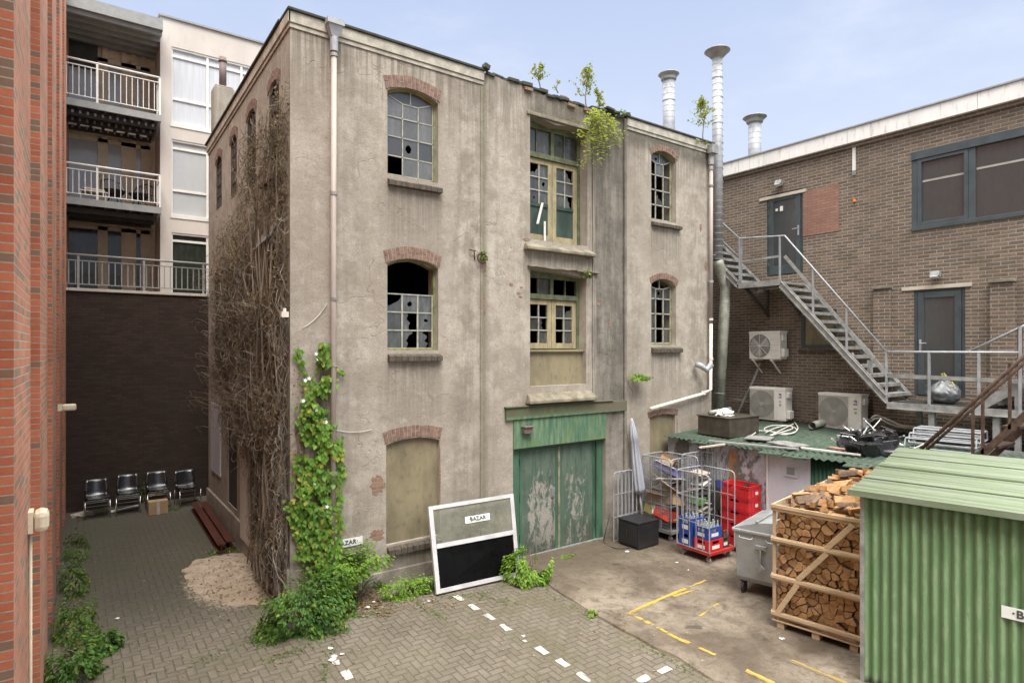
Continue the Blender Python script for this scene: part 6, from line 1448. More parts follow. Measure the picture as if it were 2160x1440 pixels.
for ci in range(3): cbox(m, .37 if ci == 0 else .06, CD-.06, .06, CW-.06, .115, CH-.12, ci*(CD+.06))
fc = m.build('firewood_core', M['logdark']); tag(fc, 'mass of logs filling the inside of the firewood crates', 'firewood', kind='stuff')
# ================================================================ galvanised waste container
bn = thing('waste_container', 'large galvanised four-wheeled waste container with a grey lid beside the firewood', 'waste container', (8.75, 5.9, SLAB))
ab = math.radians(13); bx = Vector((math.cos(ab), math.sin(ab), 0)); by = Vector((math.sin(ab), -math.cos(ab), 0)); B0 = Vector((8.76, 5.96, 0))
def bp(a, b, z): return B0+bx*a+by*b+Vector((0, 0, z))
BW_, BL = .86, 1.36; BZ0, BZ1 = .24, 1.08
m = MB(); lo = [(.07, .05), (BL-.07, .05), (BL-.07, BW_-.05), (.07, BW_-.05)]; hi = [(0, 0), (BL, 0), (BL, BW_), (0, BW_)]; md = [(.015, .01), (BL-.015, .01), (BL-.015, BW_-.01), (.015, BW_-.01)]
vs = [bp(a, b, BZ0) for a, b in lo]+[bp(a, b, BZ0+.08) for a, b in [(.03, .02), (BL-.03, .02), (BL-.03, BW_-.02), (.03, BW_-.02)]]+[bp(a, b, BZ1) for a, b in hi]
m.add(vs, [(0,3,2,1)]+[(r*4+i, r*4+(i+1)%4, r*4+4+(i+1)%4, r*4+4+i) for r in range(2) for i in range(4)]+[(8,9,10,11)]); m.build('body', M['bin'], bn, bevel=.02)
m = MB(); r_ = [(-.035, -.035), (BL+.035, -.035), (BL+.035, BW_+.035), (-.035, BW_+.035)]; m.prism([bp(a, b, BZ1-.035) for a, b in r_], (0, 0, .05)); m.build('rim', M['bin'], bn, bevel=.012, fix=True)
m = MB(); vs = []
for k in range(9):
    t = k/8; z = BZ1+.02+.17*math.sin(math.pi*min(1, t*.62)); 
    for a in (-.02, BL+.02): vs.append(bp(a, BW_*t*1.0-.0, z))
m.add(vs, [(2*k, 2*k+1, 2*k+3, 2*k+2) for k in range(8)]); 
n0 = len(vs); m.prism([bp(-.02, BW_*k/8, BZ1+.02+.17*math.sin(math.pi*min(1, k/8*.62))) for k in range(9)]+[bp(-.02, BW_, BZ1+.01), bp(-.02, 0, BZ1+.01)], bx*.02); m.prism([bp(BL, BW_*k/8, BZ1+.02+.17*math.sin(math.pi*min(1, k/8*.62))) for k in range(9)]+[bp(BL, BW_, BZ1+.01), bp(BL, 0, BZ1+.01)], bx*.02)
m.build('lid', M['bin'], bn, fix=True)
MB().bar(bp(-.03, BW_*.42, BZ1+.165), bp(BL+.02, BW_*.42, BZ1+.165), .03, .02).build('lid_seam', M['galvdull'], bn)
for b in (.2, .62): MB().tube([bp(-.03, b-.11, .99), bp(-.075, b-.09, .97), bp(-.075, b+.09, .97), bp(-.03, b+.11, .99)], .011, 8).build('handle', M['galv'], bn, smooth=True)
m = MB(); m.obox(bp(-.03, .43, .86), (.05, .17, .06), Matrix.Rotation(ab, 3, 'Z')); m.bar(bp(-.035, .43, .86), bp(-.045, .43, .56), .035, .03); m.obox(bp(-.05, .43, .54), (.05, .1, .1), Matrix.Rotation(ab, 3, 'Z') @ Matrix.Rotation(.78, 3, 'X')); m.build('lifting_bracket', M['galvdull'], bn, bevel=.005)
for a, b in ((.15, .1), (BL-.15, .1), (.15, BW_-.1), (BL-.15, BW_-.1)):
    m = MB(); m.bar(bp(a, b-.035, .1), bp(a, b-.035, BZ0), .03, .006).bar(bp(a, b+.035, .1), bp(a, b+.035, BZ0), .03, .006); m.obox(bp(a, b, BZ0-.012), (.1, .1, .02)); f = m.build('caster_fork', M['darkgrey'], bn)
    MB().tube([bp(a, b-.02, .128), bp(a, b+.02, .128)], .1, 18).build('wheel', M['rubber'], f)
# ================================================================ roll cages
def panel(m, P, U, w, z0, z1, nbar, r=.013, mesh=False, rails=(.35, .68)):
    """inverted-U side of a roll cage"""
    P = Vector(P); U = Vector(U).normalized(); up = Vector((0, 0, 1)); c = .07
    m.tube([P+up*z0, P+up*(z1-c), P+U*c*.3+up*(z1-c*.3), P+U*c+up*z1, P+U*(w-c)+up*z1, P+U*(w-c*.3)+up*(z1-c*.3), P+U*w+up*(z1-c), P+U*w+up*z0], r, 7)
    for k in range(1, nbar): m.bar(P+U*w*k/nbar+up*z0, P+U*w*k/nbar+up*(z1-.005), .011)
    for f in rails: z = z0+(z1-z0)*f; m.bar(P+up*z, P+U*w+up*z, .012)
    m.bar(P+up*(z0+.01), P+U*w+up*(z0+.01), .014)
    if mesh:
        n = int((z1-z0)/.055)
        for k in range(n): z = z0+.03+(z1-z0-.05)*k/n; m.bar(P+up*z, P+U*w+up*z, .0045)
        for k in range(int(w/.055)): m.bar(P+U*(.055*k+.02)+up*z0, P+U*(.055*k+.02)+up*z1, .0045)
def rollcage(label, O, rz, w, d, h, sides, basemat, mesh=False, bars=5, zb=SLAB):
    t = thing('roll_cage', label, 'roll cage', (O[0], O[1], zb), 'steel roll cages beside the gate')
    R3 = Matrix.Rotation(rz, 3, 'Z'); o = Vector((O[0], O[1], zb)); T = lambda x, y, z: o+R3 @ Vector((x, y, z))
    m = MB()
    for q in ((0, w, 0, .04), (0, w, d-.04, d), (0, .04, .041, d-.041), (w-.04, w, .041, d-.041)): m.prism([T(q[0], q[2], .15), T(q[1], q[2], .15), T(q[1], q[3], .15), T(q[0], q[3], .15)], (0, 0, .05))
    m.prism([T(.041, .041, .165), T(w-.041, .041, .165), T(w-.041, d-.041, .165), T(.041, d-.041, .165)], (0, 0, .02)); m.build('base', basemat, t, fix=True)
    for x, y in ((.08, .08), (w-.08, .08), (.08, d-.08), (w-.08, d-.08)):
        m = MB(); m.tube([T(x-.015, y, .05), T(x+.015, y, .05)], .05, 14); wh = m.build('caster', M['galvdull'], t); MB().bar(T(x-.022, y, .05), T(x-.022, y, .148), .025, .005).bar(T(x+.022, y, .05), T(x+.022, y, .148), .025, .005).build('caster_fork', M['galv'], wh)
    ax = R3 @ Vector((1, 0, 0)); ay = R3 @ Vector((0, 1, 0))
    for s in sides:
        m = MB()
        if s == 'W': panel(m, T(0, 0, 0), ay, d, .2, h, bars, mesh=mesh)
        if s == 'E': panel(m, T(w, 0, 0), ay, d, .2, h, bars, mesh=mesh)
        if s == 'N': panel(m, T(0, d, 0), ax, w, .2, h, bars, mesh=mesh)
        if s == 'S': panel(m, T(0, 0, 0), ax, w, .2, h, bars)
        if s == 'w': panel(m, T(-.02, 0, 0), ay, d*.62, .2, h-.1, 4)
        m.build('side_frame', M['galv'], t)
    return t, T
c1, T1 = rollcage('front roll cage on a red base, carrying blue and red bottle crates', (9.52, 7.0), -.03, .74, .76, 1.63, 'WNE', M['redbase'], bars=5)
c2, T2 = rollcage('left roll cage heaped with flattened cardboard behind the black box', (9.98, 8.27), 0, .70, .78, 1.69, 'WNES', M['galvdull'], True, 3)
c3, T3 = rollcage('rear roll cage with grey waste between the cardboard cage and the shed', (10.28, 7.84), 0, .66, .40, 1.78, 'WNE', M['galvdull'], True, 3)
for k in range(3):
    t = thing('cage_panel', ['front nested cage side leaning by the gate', 'middle nested cage side leaning by the gate', 'rear nested cage side leaning by the gate, touching the parasol'][k], 'cage panel', (9.05+.15*k, 8.98, SLAB), 'nested roll cage sides')
    m = MB(); panel(m, (9.06+.17*k, 8.99+.04*k, SLAB), (1, 0, 0), .55, 0, 1.42-.02*k, 5, r=.012); m.build('tube_frame', M['galv'], t)
# crates with bottles
def bottlecrate(label, O, rz, mat_, z, bottles=M['bottle'], w=.40, d=.30, h=.27, inner=True, grp='bottle crates in the front cage'):
    t = thing('bottle_crate', label, 'crate', (0, 0, 0), grp); m = MB(); th = .012
    def wallp(x0, x1, y0, y1):
        # wall with a grip slot
        m.box((x0, y0, 0), (x1, y1, h*.62)); m.box((x0, y0, h*.86), (x1, y1, h))
        if x1-x0 > y1-y0: m.box((x0, y0, h*.621), (x0+(x1-x0)*.28, y1, h*.859)); m.box((x1-(x1-x0)*.28, y0, h*.621), (x1, y1, h*.859))
        else: m.box((x0, y0, h*.621), (x1, y0+(y1-y0)*.25, h*.859)); m.box((x0, y1-(y1-y0)*.25, h*.621), (x1, y1, h*.859))
    wallp(0, w, 0, th); wallp(0, w, d-th, d); wallp(0, th, th+.001, d-th-.001); wallp(w-th, w, th+.001, d-th-.001); m.box((th, th, 0), (w-th, d-th, .01))
    m.build('crate_body', mat_, t, bevel=.004)
    m = MB(); m.box((w*.25, -.002, h*.2), (w*.75, -.0005, h*.5)); m.box((-.002, d*.25, h*.2), (-.0005, d*.75, h*.5)); m.build('print', M['white'], t) if mat_ is not M['redplastic'] else None
    if mat_ is M['redplastic']: m.build('print', M['signwhite'], t)
    if bottles:
        for i in range(4):
            for j in range(3):
                if random.random() < .12: continue
                x, y = w*(i+.5)/4, d*(j+.5)/3; MB().tube([(x, y, .012), (x, y, .20), (x, y, .235), (x, y, .29), (x, y, .31)], [.034, .034, .018, .013, .015], 8).build('bottle', bottles, t, smooth=True)
    t.location = Vector(O)+Vector((0, 0, z)); t.rotation_euler = (0, 0, rz); return t
zb = SLAB+.187
bottlecrate('lower blue bottle crate at the left of the front cage', T1(.03, .44, 0)*1, -.03, M['blueplastic'], zb-SLAB, None); bottlecrate('upper blue crate of empty bottles at the left of the front cage', T1(.03, .44, 0), -.03, M['blueplastic'], zb-SLAB+.272)
bottlecrate('red bottle crate low in the front cage under a blue one', T1(.05, .06, 0), -.03, M['redplastic'], zb-SLAB, None, w=.42, d=.34, h=.22); bottlecrate('blue crate of bottles resting on the red bottle crate', T1(.06, .08, 0), -.03, M['blueplastic'], zb-SLAB+.225, w=.40, d=.32, h=.22)
bottlecrate('brown-bottle crate at the right of the front cage', T1(.49, .1, 0), -.03, M['darkgrey'], zb-SLAB, M['brownbottle'], w=.22, d=.3, h=.2)
# stack of red crates
def redcrate(label, z, O=(10.52, 6.85), rz=.02):
    t = thing('red_crate', label, 'crate', (0, 0, 0), 'red plastic crates stacked by the shed'); w, d, h = .42, .62, .235; th = .014; m = MB()
    def wl(x0, x1, y0, y1, slot): 
        if slot: m.box((x0, y0, 0), (x1, y1, h*.6)); m.box((x0, y0, h*.85), (x1, y1, h-.002)); m.box((x0, y0, h*.601), (x1, y0+(y1-y0)*.36, h*.849)); m.box((x0, y1-(y1-y0)*.36, h*.601), (x1, y1, h*.849)) if y1-y0 > x1-x0 else None
        else: m.box((x0, y0, 0), (x1, y1, h-.002))
        if slot and x1-x0 > y1-y0: m.box((x0, y0, h*.6), (x0+(x1-x0)*.33, y1, h*.85)); m.box((x1-(x1-x0)*.33, y0, h*.6), (x1, y1, h*.85))
    wl(0, w, 0, th, False); wl(0, w, d-th, d, False); wl(0, th, th+.001, d-th-.001, True); wl(w-th, w, th+.001, d-th-.001, True); m.box((th, th, 0), (w-th, d-th, .012)); m.build('crate_body', M['redplastic'], t, bevel=.004)
    m = MB()
    for a in ((-.012, w+.012, -.012, -.001), (-.012, w+.012, d+.001, d+.012), (-.012, -.001, 0, d), (w+.001, w+.012, 0, d)): m.box((a[0], a[2], h-.045), (a[1], a[3], h-.03)); m.box((a[0], a[2], h-.012), (a[1], a[3], h-.001))
    for k in range(5): m.box((-.01, .06+k*.12, .02), (-.001, .068+k*.12, h-.05))
    for k in range(3): m.box((.08+k*.12, -.01, .02), (.088+k*.12, -.001, h-.05))
    m.build('crate_ribs', M['redplastic'], t)
    MB().box((w*.5, -.0115, .06), (w*.72, -.0095, .12)).build('label_plate', M['white'], t)
    t.location = (O[0], O[1], SLAB+z); t.rotation_euler = (0, 0, rz); return t
for k, l in enumerate(['bottom red plastic crate of the stack by the shed', 'second red plastic crate from the bottom of the stack', 'middle red plastic crate of the stack by the shed', 'second red plastic crate from the top of the stack', 'topmost red plastic crate of the stack by the shed']): redcrate(l, .13+.238*k, rz=random.uniform(-.02, .05))
cb2 = thing('crate_dolly', 'red wheeled dolly under the stack of red plastic crates', 'dolly', (10.5, 6.85, SLAB)); m = MB(); m.box((10.52, 6.86, SLAB+.09), (10.94, 7.45, SLAB+.125)); m.build('platform', M['redbase'], cb2)
for x, y in ((10.58, 6.92), (10.88, 6.92), (10.58, 7.39), (10.88, 7.39)): MB().tube([(x-.015, y, SLAB+.045), (x+.015, y, SLAB+.045)], .045, 12).build('wheel', M['rubber'], cb2)
# cardboard in the cages
def sheetcard(label, c, size, rot, mat_, grp='flattened boxes in the roll cages', name='cardboard_sheet', cat='cardboard'):
    m = MB(); Mx = (Matrix.Rotation(rot[2], 3, 'Z') @ Matrix.Rotation(rot[1], 3, 'Y') @ Matrix.Rotation(rot[0], 3, 'X')); m.obox(c, size, Mx)
    return tag(m.build(name, mat_, bevel=.002), label, cat, grp)
def openbox(label, c, size, rot, mat_, name='cardboard_box', flaps=True, grp='cardboard boxes in the roll cages'):
    x, y, z = [q/2 for q in size]; Mx = (Matrix.Rotation(rot[2], 3, 'Z') @ Matrix.Rotation(rot[1], 3, 'Y') @ Matrix.Rotation(rot[0], 3, 'X')); m = MB(); th = .004
    P = lambda a, b, d: Vector(c)+Mx @ Vector((a, b, d))
    def pn(a): m.prism([P(*q) for q in a[0]], Mx @ Vector(a[1]))
    pn(([(-x,-y,-z),(x,-y,-z),(x,y,-z),(-x,y,-z)], (0,0,th)))
    pn(([(-x,-y,-z),(x,-y,-z),(x,-y,z),(-x,-y,z)], (0,th,0))); pn(([(-x,y-th,-z),(x,y-th,-z),(x,y-th,z),(-x,y-th,z)], (0,th,0)))
    pn(([(-x,-y,-z),(-x,y,-z),(-x,y,z),(-x,-y,z)], (th,0,0))); pn(([(x-th,-y,-z),(x-th,y,-z),(x-th,y,z),(x-th,-y,z)], (th,0,0)))
    if flaps: pn(([(-x,-y,z),(x,-y,z),(x*.95,-y*1.5,z*1.3),(-x*.95,-y*1.5,z*1.3)], (0,th,0))); pn(([(-x,-y,z),(-x,y,z),(-x*1.5,y*.95,z*1.4),(-x*1.5,-y*.95,z*1.4)], (th,0,0)))
    return tag(m.build(name, mat_, fix=True), label, 'box', grp)
b = T2(.35, .4, 0)
rnd = random.Random(8)
openbox('purple printed box with a white lid tilted on top of the cardboard cage', b+Vector((-.02, -.12, 1.38)), (.5, .6, .16), (.25, .45, .15), M['purplecard'], flaps=False)
sheetcard('white sheet tilted on the purple box on top of the cardboard cage', b+Vector((-.08, -.13, 1.47)), (.42, .5, .012), (.25, .45, .15), M['paper'])
openbox('brown box corner poking out at the top of the cardboard cage', b+Vector((.1, .1, 1.5)), (.3, .3, .25), (.5, .3, .6), M['cardboard'])
sheetcard('pale cardboard sheet leaning in the middle of the cardboard cage', b+Vector((-.15, -.15, 1.12)), (.5, .6, .012), (.3, .55, -.1), M['cardpale']); sheetcard('crumpled pale sheet under the purple box', b+Vector((-.05, -.2, 1.2)), (.6, .55, .012), (-.1, .3, .4), M['paper'])
openbox('open brown box standing low in the cardboard cage', b+Vector((-.12, .08, .82)), (.4, .4, .3), (.1, -.25, .3), M['cardboard']); openbox('open brown box at the front right of the cardboard cage', b+Vector((-.05, -.25, .85)), (.36, .3, .3), (-.15, .2, -.2), M['cardboard'])
openbox('yellow printed box at the bottom left of the cardboard cage', b+Vector((-.2, .2, .55)), (.25, .3, .2), (.2, .1, .1), M['yellowcard'], flaps=False); openbox('red and white printed box low in the cardboard cage', b+Vector((-.2, -.15, .52)), (.3, .42, .22), (.2, .2, .05), M['redcard'], flaps=False)
openbox('white printed box next to the red one in the cardboard cage', b+Vector((-.24, -.02, .55)), (.2, .26, .2), (.1, .25, .1), M['paper'], flaps=False)
for k in range(9): sheetcard('flattened cardboard sheet wedged in the left roll cage', b+Vector((rnd.uniform(-.1, .15), rnd.uniform(-.1, .1), .3+k*.095)), (rnd.uniform(.4, .6), rnd.uniform(.45, .65), .02), (rnd.uniform(-.15, .15), rnd.uniform(-.2, .25), rnd.uniform(-.3, .3)), rnd.choice([M['cardboard'], M['cardpale'], M['cardpale']]), 'flattened sheets wedged in the left cage')
b3 = T3(.33, .2, 0)
for k in range(12): sheetcard('grey or white waste sheet wedged in the rear roll cage', b3+Vector((rnd.uniform(-.1, .1), rnd.uniform(-.05, .05), .3+k*.1)), (rnd.uniform(.35, .58), rnd.uniform(.28, .36), .025), (rnd.uniform(-.15, .15), rnd.uniform(-.3, .3), rnd.uniform(-.2, .2)), rnd.choice([M['cardpale'], M['galvdull'], M['paper'], M['darkgrey'], M['paper']]), 'waste sheets wedged in the rear cage')
openbox('green printed box in the rear roll cage', b3+Vector((-.2, -.1, .88)), (.2, .24, .16), (.1, .1, .1), M['greencard'], flaps=False); openbox('dark blue box beside the red crates', b3+Vector((.25, -.3, .95)), (.1, .14, .6), (0, 0, .1), M['darkgrey'], flaps=False)
sheetcard('small blue and white label card hanging on the front cage', PX(1519, 1021, 10.3), (.01, .14, .14), (0, 0, 0), M['blue'], None, 'label_card', 'card'); q = PX(1519, 1021, 10.29)
# black box
bb_ = thing('black_cabinet', 'black metal cabinet standing on the apron in front of the cage sides', 'cabinet', (9.07, 8.3, SLAB))
m = MB(); m.box((9.06, 8.31, SLAB+.02), (9.66, 8.86, SLAB+.50)); m.build('body', M['black'], bb_, bevel=.012); m = MB(); m.box((9.05, 8.30, SLAB+.503), (9.67, 8.87, SLAB+.53)); m.build('top', M['black'], bb_, bevel=.008)
m = MB(); m.box((9.042, 8.35, SLAB+.06), (9.058, 8.82, SLAB+.46)); m.build('door', M['black'], bb_, bevel=.006); MB().box((9.03, 8.6, SLAB+.2), (9.041, 8.62, SLAB+.36)).build('handle', M['darkgrey'], bb_)
for x in (9.1, 9.62):
    for y in (8.35, 8.82): MB().box((x-.02, y-.02, SLAB), (x+.02, y+.02, SLAB+.019)).build('foot', M['rubber'], bb_)
cable('black_cable', 'black cable looping on the ground from the gate corner', [PY(1286, 1085, 9.0), PY(1278, 1120, 8.95), PG(1275, 1148)+Vector((0,0,.04)), PG(1300, 1160)+Vector((0,0,.04)), PG(1330, 1158)+Vector((0,0,.04)), PG(1318, 1152)+Vector((0,0,.04))], .01, M['rubber'])
# closed parasol
pa = thing('closed_parasol', 'folded grey parasol leaning against the render between gate and boarded opening', 'parasol', (9.8, 9.08, 0))
a = Vector((9.66, 9.06, 2.52)); bq = Vector((9.93, 8.96, .12)); ax = (bq-a).normalized(); L = (bq-a).length; s1 = ax.orthogonal().normalized(); s2 = ax.cross(s1); n = 32; rings = []
for t, r in ((0, .015), (.03, .035), (.1, .06), (.19, .085), (.20, .07), (.35, .085), (.5, .10), (.62, .105), (.66, .10)):
    rings.append([a+ax*L*t+(s1*math.cos(2*math.pi*k/n)+s2*math.sin(2*math.pi*k/n))*r*(1+.2*math.cos(k*math.pi*2*8/n)) for k in range(n)])
m = MB(); m.add([v for g_ in rings for v in g_], [(i*n+k, i*n+(k+1)%n, (i+1)*n+(k+1)%n, (i+1)*n+k) for i in range(len(rings)-1) for k in range(n)]+[tuple(range(n-1, -1, -1)), tuple(range((len(rings)-1)*n, len(rings)*n))]); m.build('canopy', M['umbrella'], pa, smooth=True)
MB().tube([a+ax*L*.65, bq], .022, 10).build('pole', M['galvdull'], pa, smooth=True)
# ================================================================ leaning framed pane with the sign
A0, A1 = PG(918, 1256)+Vector((0, 0, .01)), PG(1094, 1217)+Vector((0, 0, .02)); U_ = (A1-A0); U_.z = U_.z*.5
zA = PY(901, 1070, 9.08); zB = PY(1080, 1042, 9.12)
lf = thing('leaning_window', 'aluminium framed window leaning on the factory wall, clear above and black below', 'window', A0)
Q = [A0, A1, zB, zA]; W3 = (Q[1]-Q[0]).normalized(); 
def lp(u, v): return (Q[0]*(1-u)+Q[1]*u)*(1-v)+(Q[3]*(1-u)+Q[2]*u)*v
nr = (Q[1]-Q[0]).cross(Q[3]-Q[0]).normalized(); nr = nr if nr.y < 0 else -nr
def lq(m, u0, u1, v0, v1, d0, d1): m.prism([lp(u0, v0)+nr*d0, lp(u1, v0)+nr*d0, lp(u1, v1)+nr*d0, lp(u0, v1)+nr*d0], nr*(d1-d0))
m = MB(); lq(m, 0, .045, 0, 1, 0, .05); lq(m, .955, 1, 0, 1, 0, .05); lq(m, .0455, .9545, 0, .05, 0, .05); lq(m, .0455, .9545, .95, 1, 0, .05); lq(m, .0455, .9545, .49, .545, 0, .055)
m.build('frame', M['alu'], lf, bevel=.004, fix=True)
m = MB(); lq(m, .045, .955, .05, .49, .02, .026); m.build('black_pane', M['blackglass'], lf, fix=True)
m = MB(); lq(m, .045, .955, .545, .95, .02, .026); m.build('clear_pane', M['seeglass'], lf, fix=True)
m = MB(); lq(m, .395, .685, .725, .805, .028, .034); sp = m.build('sign_plate', M['signwhite'], lf, fix=True)
text('\u00b7BAZAR\u00b7', .098, M['signblack'], lp(.54, .764)+nr*.046, Q[1]-Q[0], Q[3]-Q[0], 'lettering', lf)
sg = thing('wall_sign', 'white BAZAR sign on the factory wall half hidden by the corner plants', 'sign', TF(3.55, 1.02, -.02), 'white BAZAR signs')
a = PY(765, 1138, YF-.02); m = MB(); m.box((a.x-.52, YF-.02, a.z-.062), (a.x, YF-.012, a.z+.062)); m.build('sign_plate', M['signwhite'], sg)
text('\u00b7BAZAR\u00b7', .09, M['signblack'], (a.x-.26, YF-.024, a.z), (1, 0, 0), (0, 0, 1), 'lettering', sg)
# ================================================================ chairs at the end of the alley
def shell(m, z, tilt=0.0):
    nu, nv = 8, 12; vs = []
    for j in range(nv+1):
        t = j/nv
        if t < .5: s = t/.5; y = .22-.42*s; zz = .02-.05*math.sin(math.pi*s*.9)
        elif t < .62: s = (t-.5)/.12; y = -.20-.06*s; zz = -.005+.06*s
        else: s = (t-.62)/.38; y = -.26-.06*s; zz = .055+.34*s
        w = .23 if t < .62 else .235-.035*((t-.62)/.38)**2
        for i in range(nu+1):
            u = -1+2*i/nu; vs.append((u*w, -(y)-.05*(u*u)*(-1 if t > .6 else 0), z+zz+.035*u*u*(1 if t < .62 else 0)))
            if t > .6: vs[-1] = (u*w, -y-.05*u*u, z+zz)
    b = len(m.v); m.add(vs, [(j*(nu+1)+i, j*(nu+1)+i+1, (j+1)*(nu+1)+i+1, (j+1)*(nu+1)+i) for j in range(nv) for i in range(nu)])
def chair(stack=1):
    t = thing('shell_chair', 'x', 'chair', (0, 0, 0), 'black shell chairs along the dark wall')
    for k in range(stack):
        m = MB(); shell(m, .42+.04*k); o = m.build('seat_shell', M['chairblack'], t, smooth=True); sd_ = o.modifiers.new('thickness', 'SOLIDIFY'); sd_.thickness = .008
        MB().bar((-.23, -.2, .39+.04*k), (.23, -.2, .39+.04*k), .02).build('front_rail', M['chrome'], t)
    for s in (-1, 1):
        MB().tube([(s*.235, -.2, .41), (s*.235, -.24, 0)], .011, 8).build('leg', M['chrome'], t, smooth=True); MB().tube([(s*.235, .2, .41), (s*.235, .24, 0)], .011, 8).build('leg', M['chrome'], t, smooth=True)
        MB().bar((s*.235, -.2, .41), (s*.235, .2, .41), .02).build('side_rail', M['chrome'], t)
    MB().bar((-.23, -.205, .30), (.23, -.205, .30), .014).build('cross_bar', M['chrome'], t)
    return t
labs = ['leftmost black shell chair of the row along the dark wall', 'second black shell chair from the left along the dark wall', 'black shell chair standing behind the cardboard box', 'rightmost black shell chair of the row along the dark wall']
for k, (px, rz) in enumerate(((205, .03), (270, -.02), (333, .02), (396, .15))):
    p = PY(px, 1050, 16.3); q = chair(2 if k in (0, 3) else 3); q['label'] = labs[k]; q.location = (p.x, 16.3, gz(p.x, 16.3)+.005); q.scale = (.96, .96, .9); q.rotation_euler = (0, 0, rz)
p = PY(333, 1060, 15.8); cbx = thing('carton', 'closed brown cardboard box in front of the third chair', 'box', (p.x, 15.8, gz(p.x, 15.8)))
z = gz(p.x, 15.8)+.004; MB().box((p.x-.19, 15.7, z), (p.x+.19, 15.92, z+.30)).build('carton_body', M['cardboard'], cbx, bevel=.006); MB().box((p.x-.03, 15.697, z+.0), (p.x+.03, 15.699, z+.30)).build('tape', M['cardpale'], cbx)
def gpiece(name, label, pa, pb, w, h, mat_, cat, dz=.02):
    a, b = PG(*pa), PG(*pb); a.z += dz; b.z += dz; return tag(MB().bar(a, b, w, h).build(name, mat_, bevel=.002), label, cat)
gpiece('white_plank', 'white plank lying on the paving in front of the chairs', (232, 1081), (292, 1067), .09, .03, M['paper'], 'plank')
gpiece('pale_tile', 'pale flat slab lying beside the cardboard box', (335, 1067), (355, 1063), .12, .02, M['cardpale'], 'slab'); gpiece('grey_strip', 'grey strip lying under the rightmost chair', (395, 1057), (420, 1054), .05, .02, M['galvdull'], 'strip')
crumple('rubble_lump', 'pale rubble lump at the foot of the alley wall by the first chair', tuple(PG(176, 1087)), (.2, .12, .06), M['cardpale'], 'rubble', 4)
for k, (dx, lb_) in enumerate(((0, 'nearer rusty red steel beam lying along the factory side wall'), (.17, 'rusty red steel beam lying tight against the factory side wall'))):
    a, b = Vector((2.24+dx, 12.2+.1*k, gz(2.3, 12.2)+.1)), Vector((2.30+dx, 15.7, gz(2.3, 15.7)+.1)); m = MB(); w = .075
    m.bar(a+Vector((0, 0, w-.006)), b+Vector((0, 0, w-.006)), .14, .012); m.bar(a-Vector((0, 0, w-.006)), b-Vector((0, 0, w-.006)), .14, .012); m.bar(a, b, .012, .138)
    tag(m.build('steel_beam', M['rustbeam']), lb_, 'beam', 'rusty beams in the alley')
# ================================================================ vegetation
def leaf(m, p, nrm, up, s, kind='heart', fold=.25):
    n_ = nrm.normalized(); u = up-n_*up.dot(n_); u = u.normalized() if u.length > 1e-4 else n_.orthogonal().normalized(); r = u.cross(n_)
    prof = {'heart': ((-.12, .0), (-.05, .42), (.25, .5), (.62, .3), (1.0, 0)), 'oval': ((0, 0), (.2, .22), (.5, .3), (.8, .18), (1.05, 0)), 'thin': ((0, 0), (.3, .12), (.6, .13), (1.2, 0))}[kind]
    mid_ = [p+u*(-t*s) if kind == 'heart' else p+u*t*s for t, w in (prof[0], prof[-1])]
    L_, R2 = [], []
    for t, w in prof[1:-1]:
        q = p+u*((-t if kind == 'heart' else t)*s); L_.append(q+r*w*s+n_*fold*w*s); R2.append(q-r*w*s+n_*fold*w*s)
    b = len(m.v); m.v += [tuple(v) for v in [mid_[0]]+L_+[mid_[1]]+R2[::-1]]; k = len(L_)
    m.f.append([b+i for i in range(k+2)]); m.m.append(0); m.f.append([b]+[b+k+1+i for i in range(k+1)]); m.m.append(0)
def plant(name, label, cat, base, rad, n, size, mat_, kind='oval', seed=1, group=None, stems=14, droop=.3, lump=.45, stemmat=None, clear=None, hollow=.35):
    rnd = random.Random(seed); base = Vector(base); t = thing(name, label, cat, base, group); m = MB(); st = MB(); o3 = Vector((seed*7.3, seed*1.7, 0))
    tips = []
    for k in range(stems):
        a = rnd.uniform(0, 6.28); e_ = rnd.uniform(.15, 1.0); d = Vector((math.cos(a)*(1-e_*.5), math.sin(a)*(1-e_*.5), e_)); q = base+Vector((d.x*rad[0]*.9, d.y*rad[1]*.9, d.z*rad[2]*1.05))
        mid_ = base.lerp(q, .5)+Vector((rnd.uniform(-.1, .1)*rad[0], rnd.uniform(-.1, .1)*rad[1], .12*rad[2])); st.tube([base+Vector((rnd.uniform(-.15, .15)*rad[0], rnd.uniform(-.15, .15)*rad[1], 0)), mid_, q], [.007, .005, .002], 4, cap=False); tips.append((base, mid_, q))
    i = 0; tries = 0
    while i < n and tries < n*12:
        tries += 1; a = rnd.uniform(0, 6.283); cz = rnd.uniform(-.15, 1); sr = math.sqrt(max(0, 1-cz*cz)); d = Vector((math.cos(a)*sr, math.sin(a)*sr, cz))
        l = 1+lump*noise.noise(d*2.1+o3)*1.6; rr = l*(rnd.uniform(hollow, 1)**.45)
        p = base+Vector((d.x*rad[0]*rr, d.y*rad[1]*rr, d.z*rad[2]*rr))
        if noise.noise(p*(.55/max(.08, min(rad)))+o3) < -.22: continue
        if p.z < gz(p.x, p.y)+.012: p.z = gz(p.x, p.y)+rnd.uniform(.012, .05)
        if clear and not clear(p): continue
        nn = (d+Vector((rnd.uniform(-.7, .7), rnd.uniform(-.7, .7), rnd.uniform(0, .9)))); up = Vector((d.x, d.y, -droop+rnd.uniform(-.4, .5)))
        leaf(m, p, nn, up, size*rnd.uniform(.6, 1.25), kind); i += 1
    m.build('foliage', mat_, t); st.build('stems', stemmat or M['twig'], t); return t
front = lambda p: p.y < YF-.03 or p.x < XL-.05
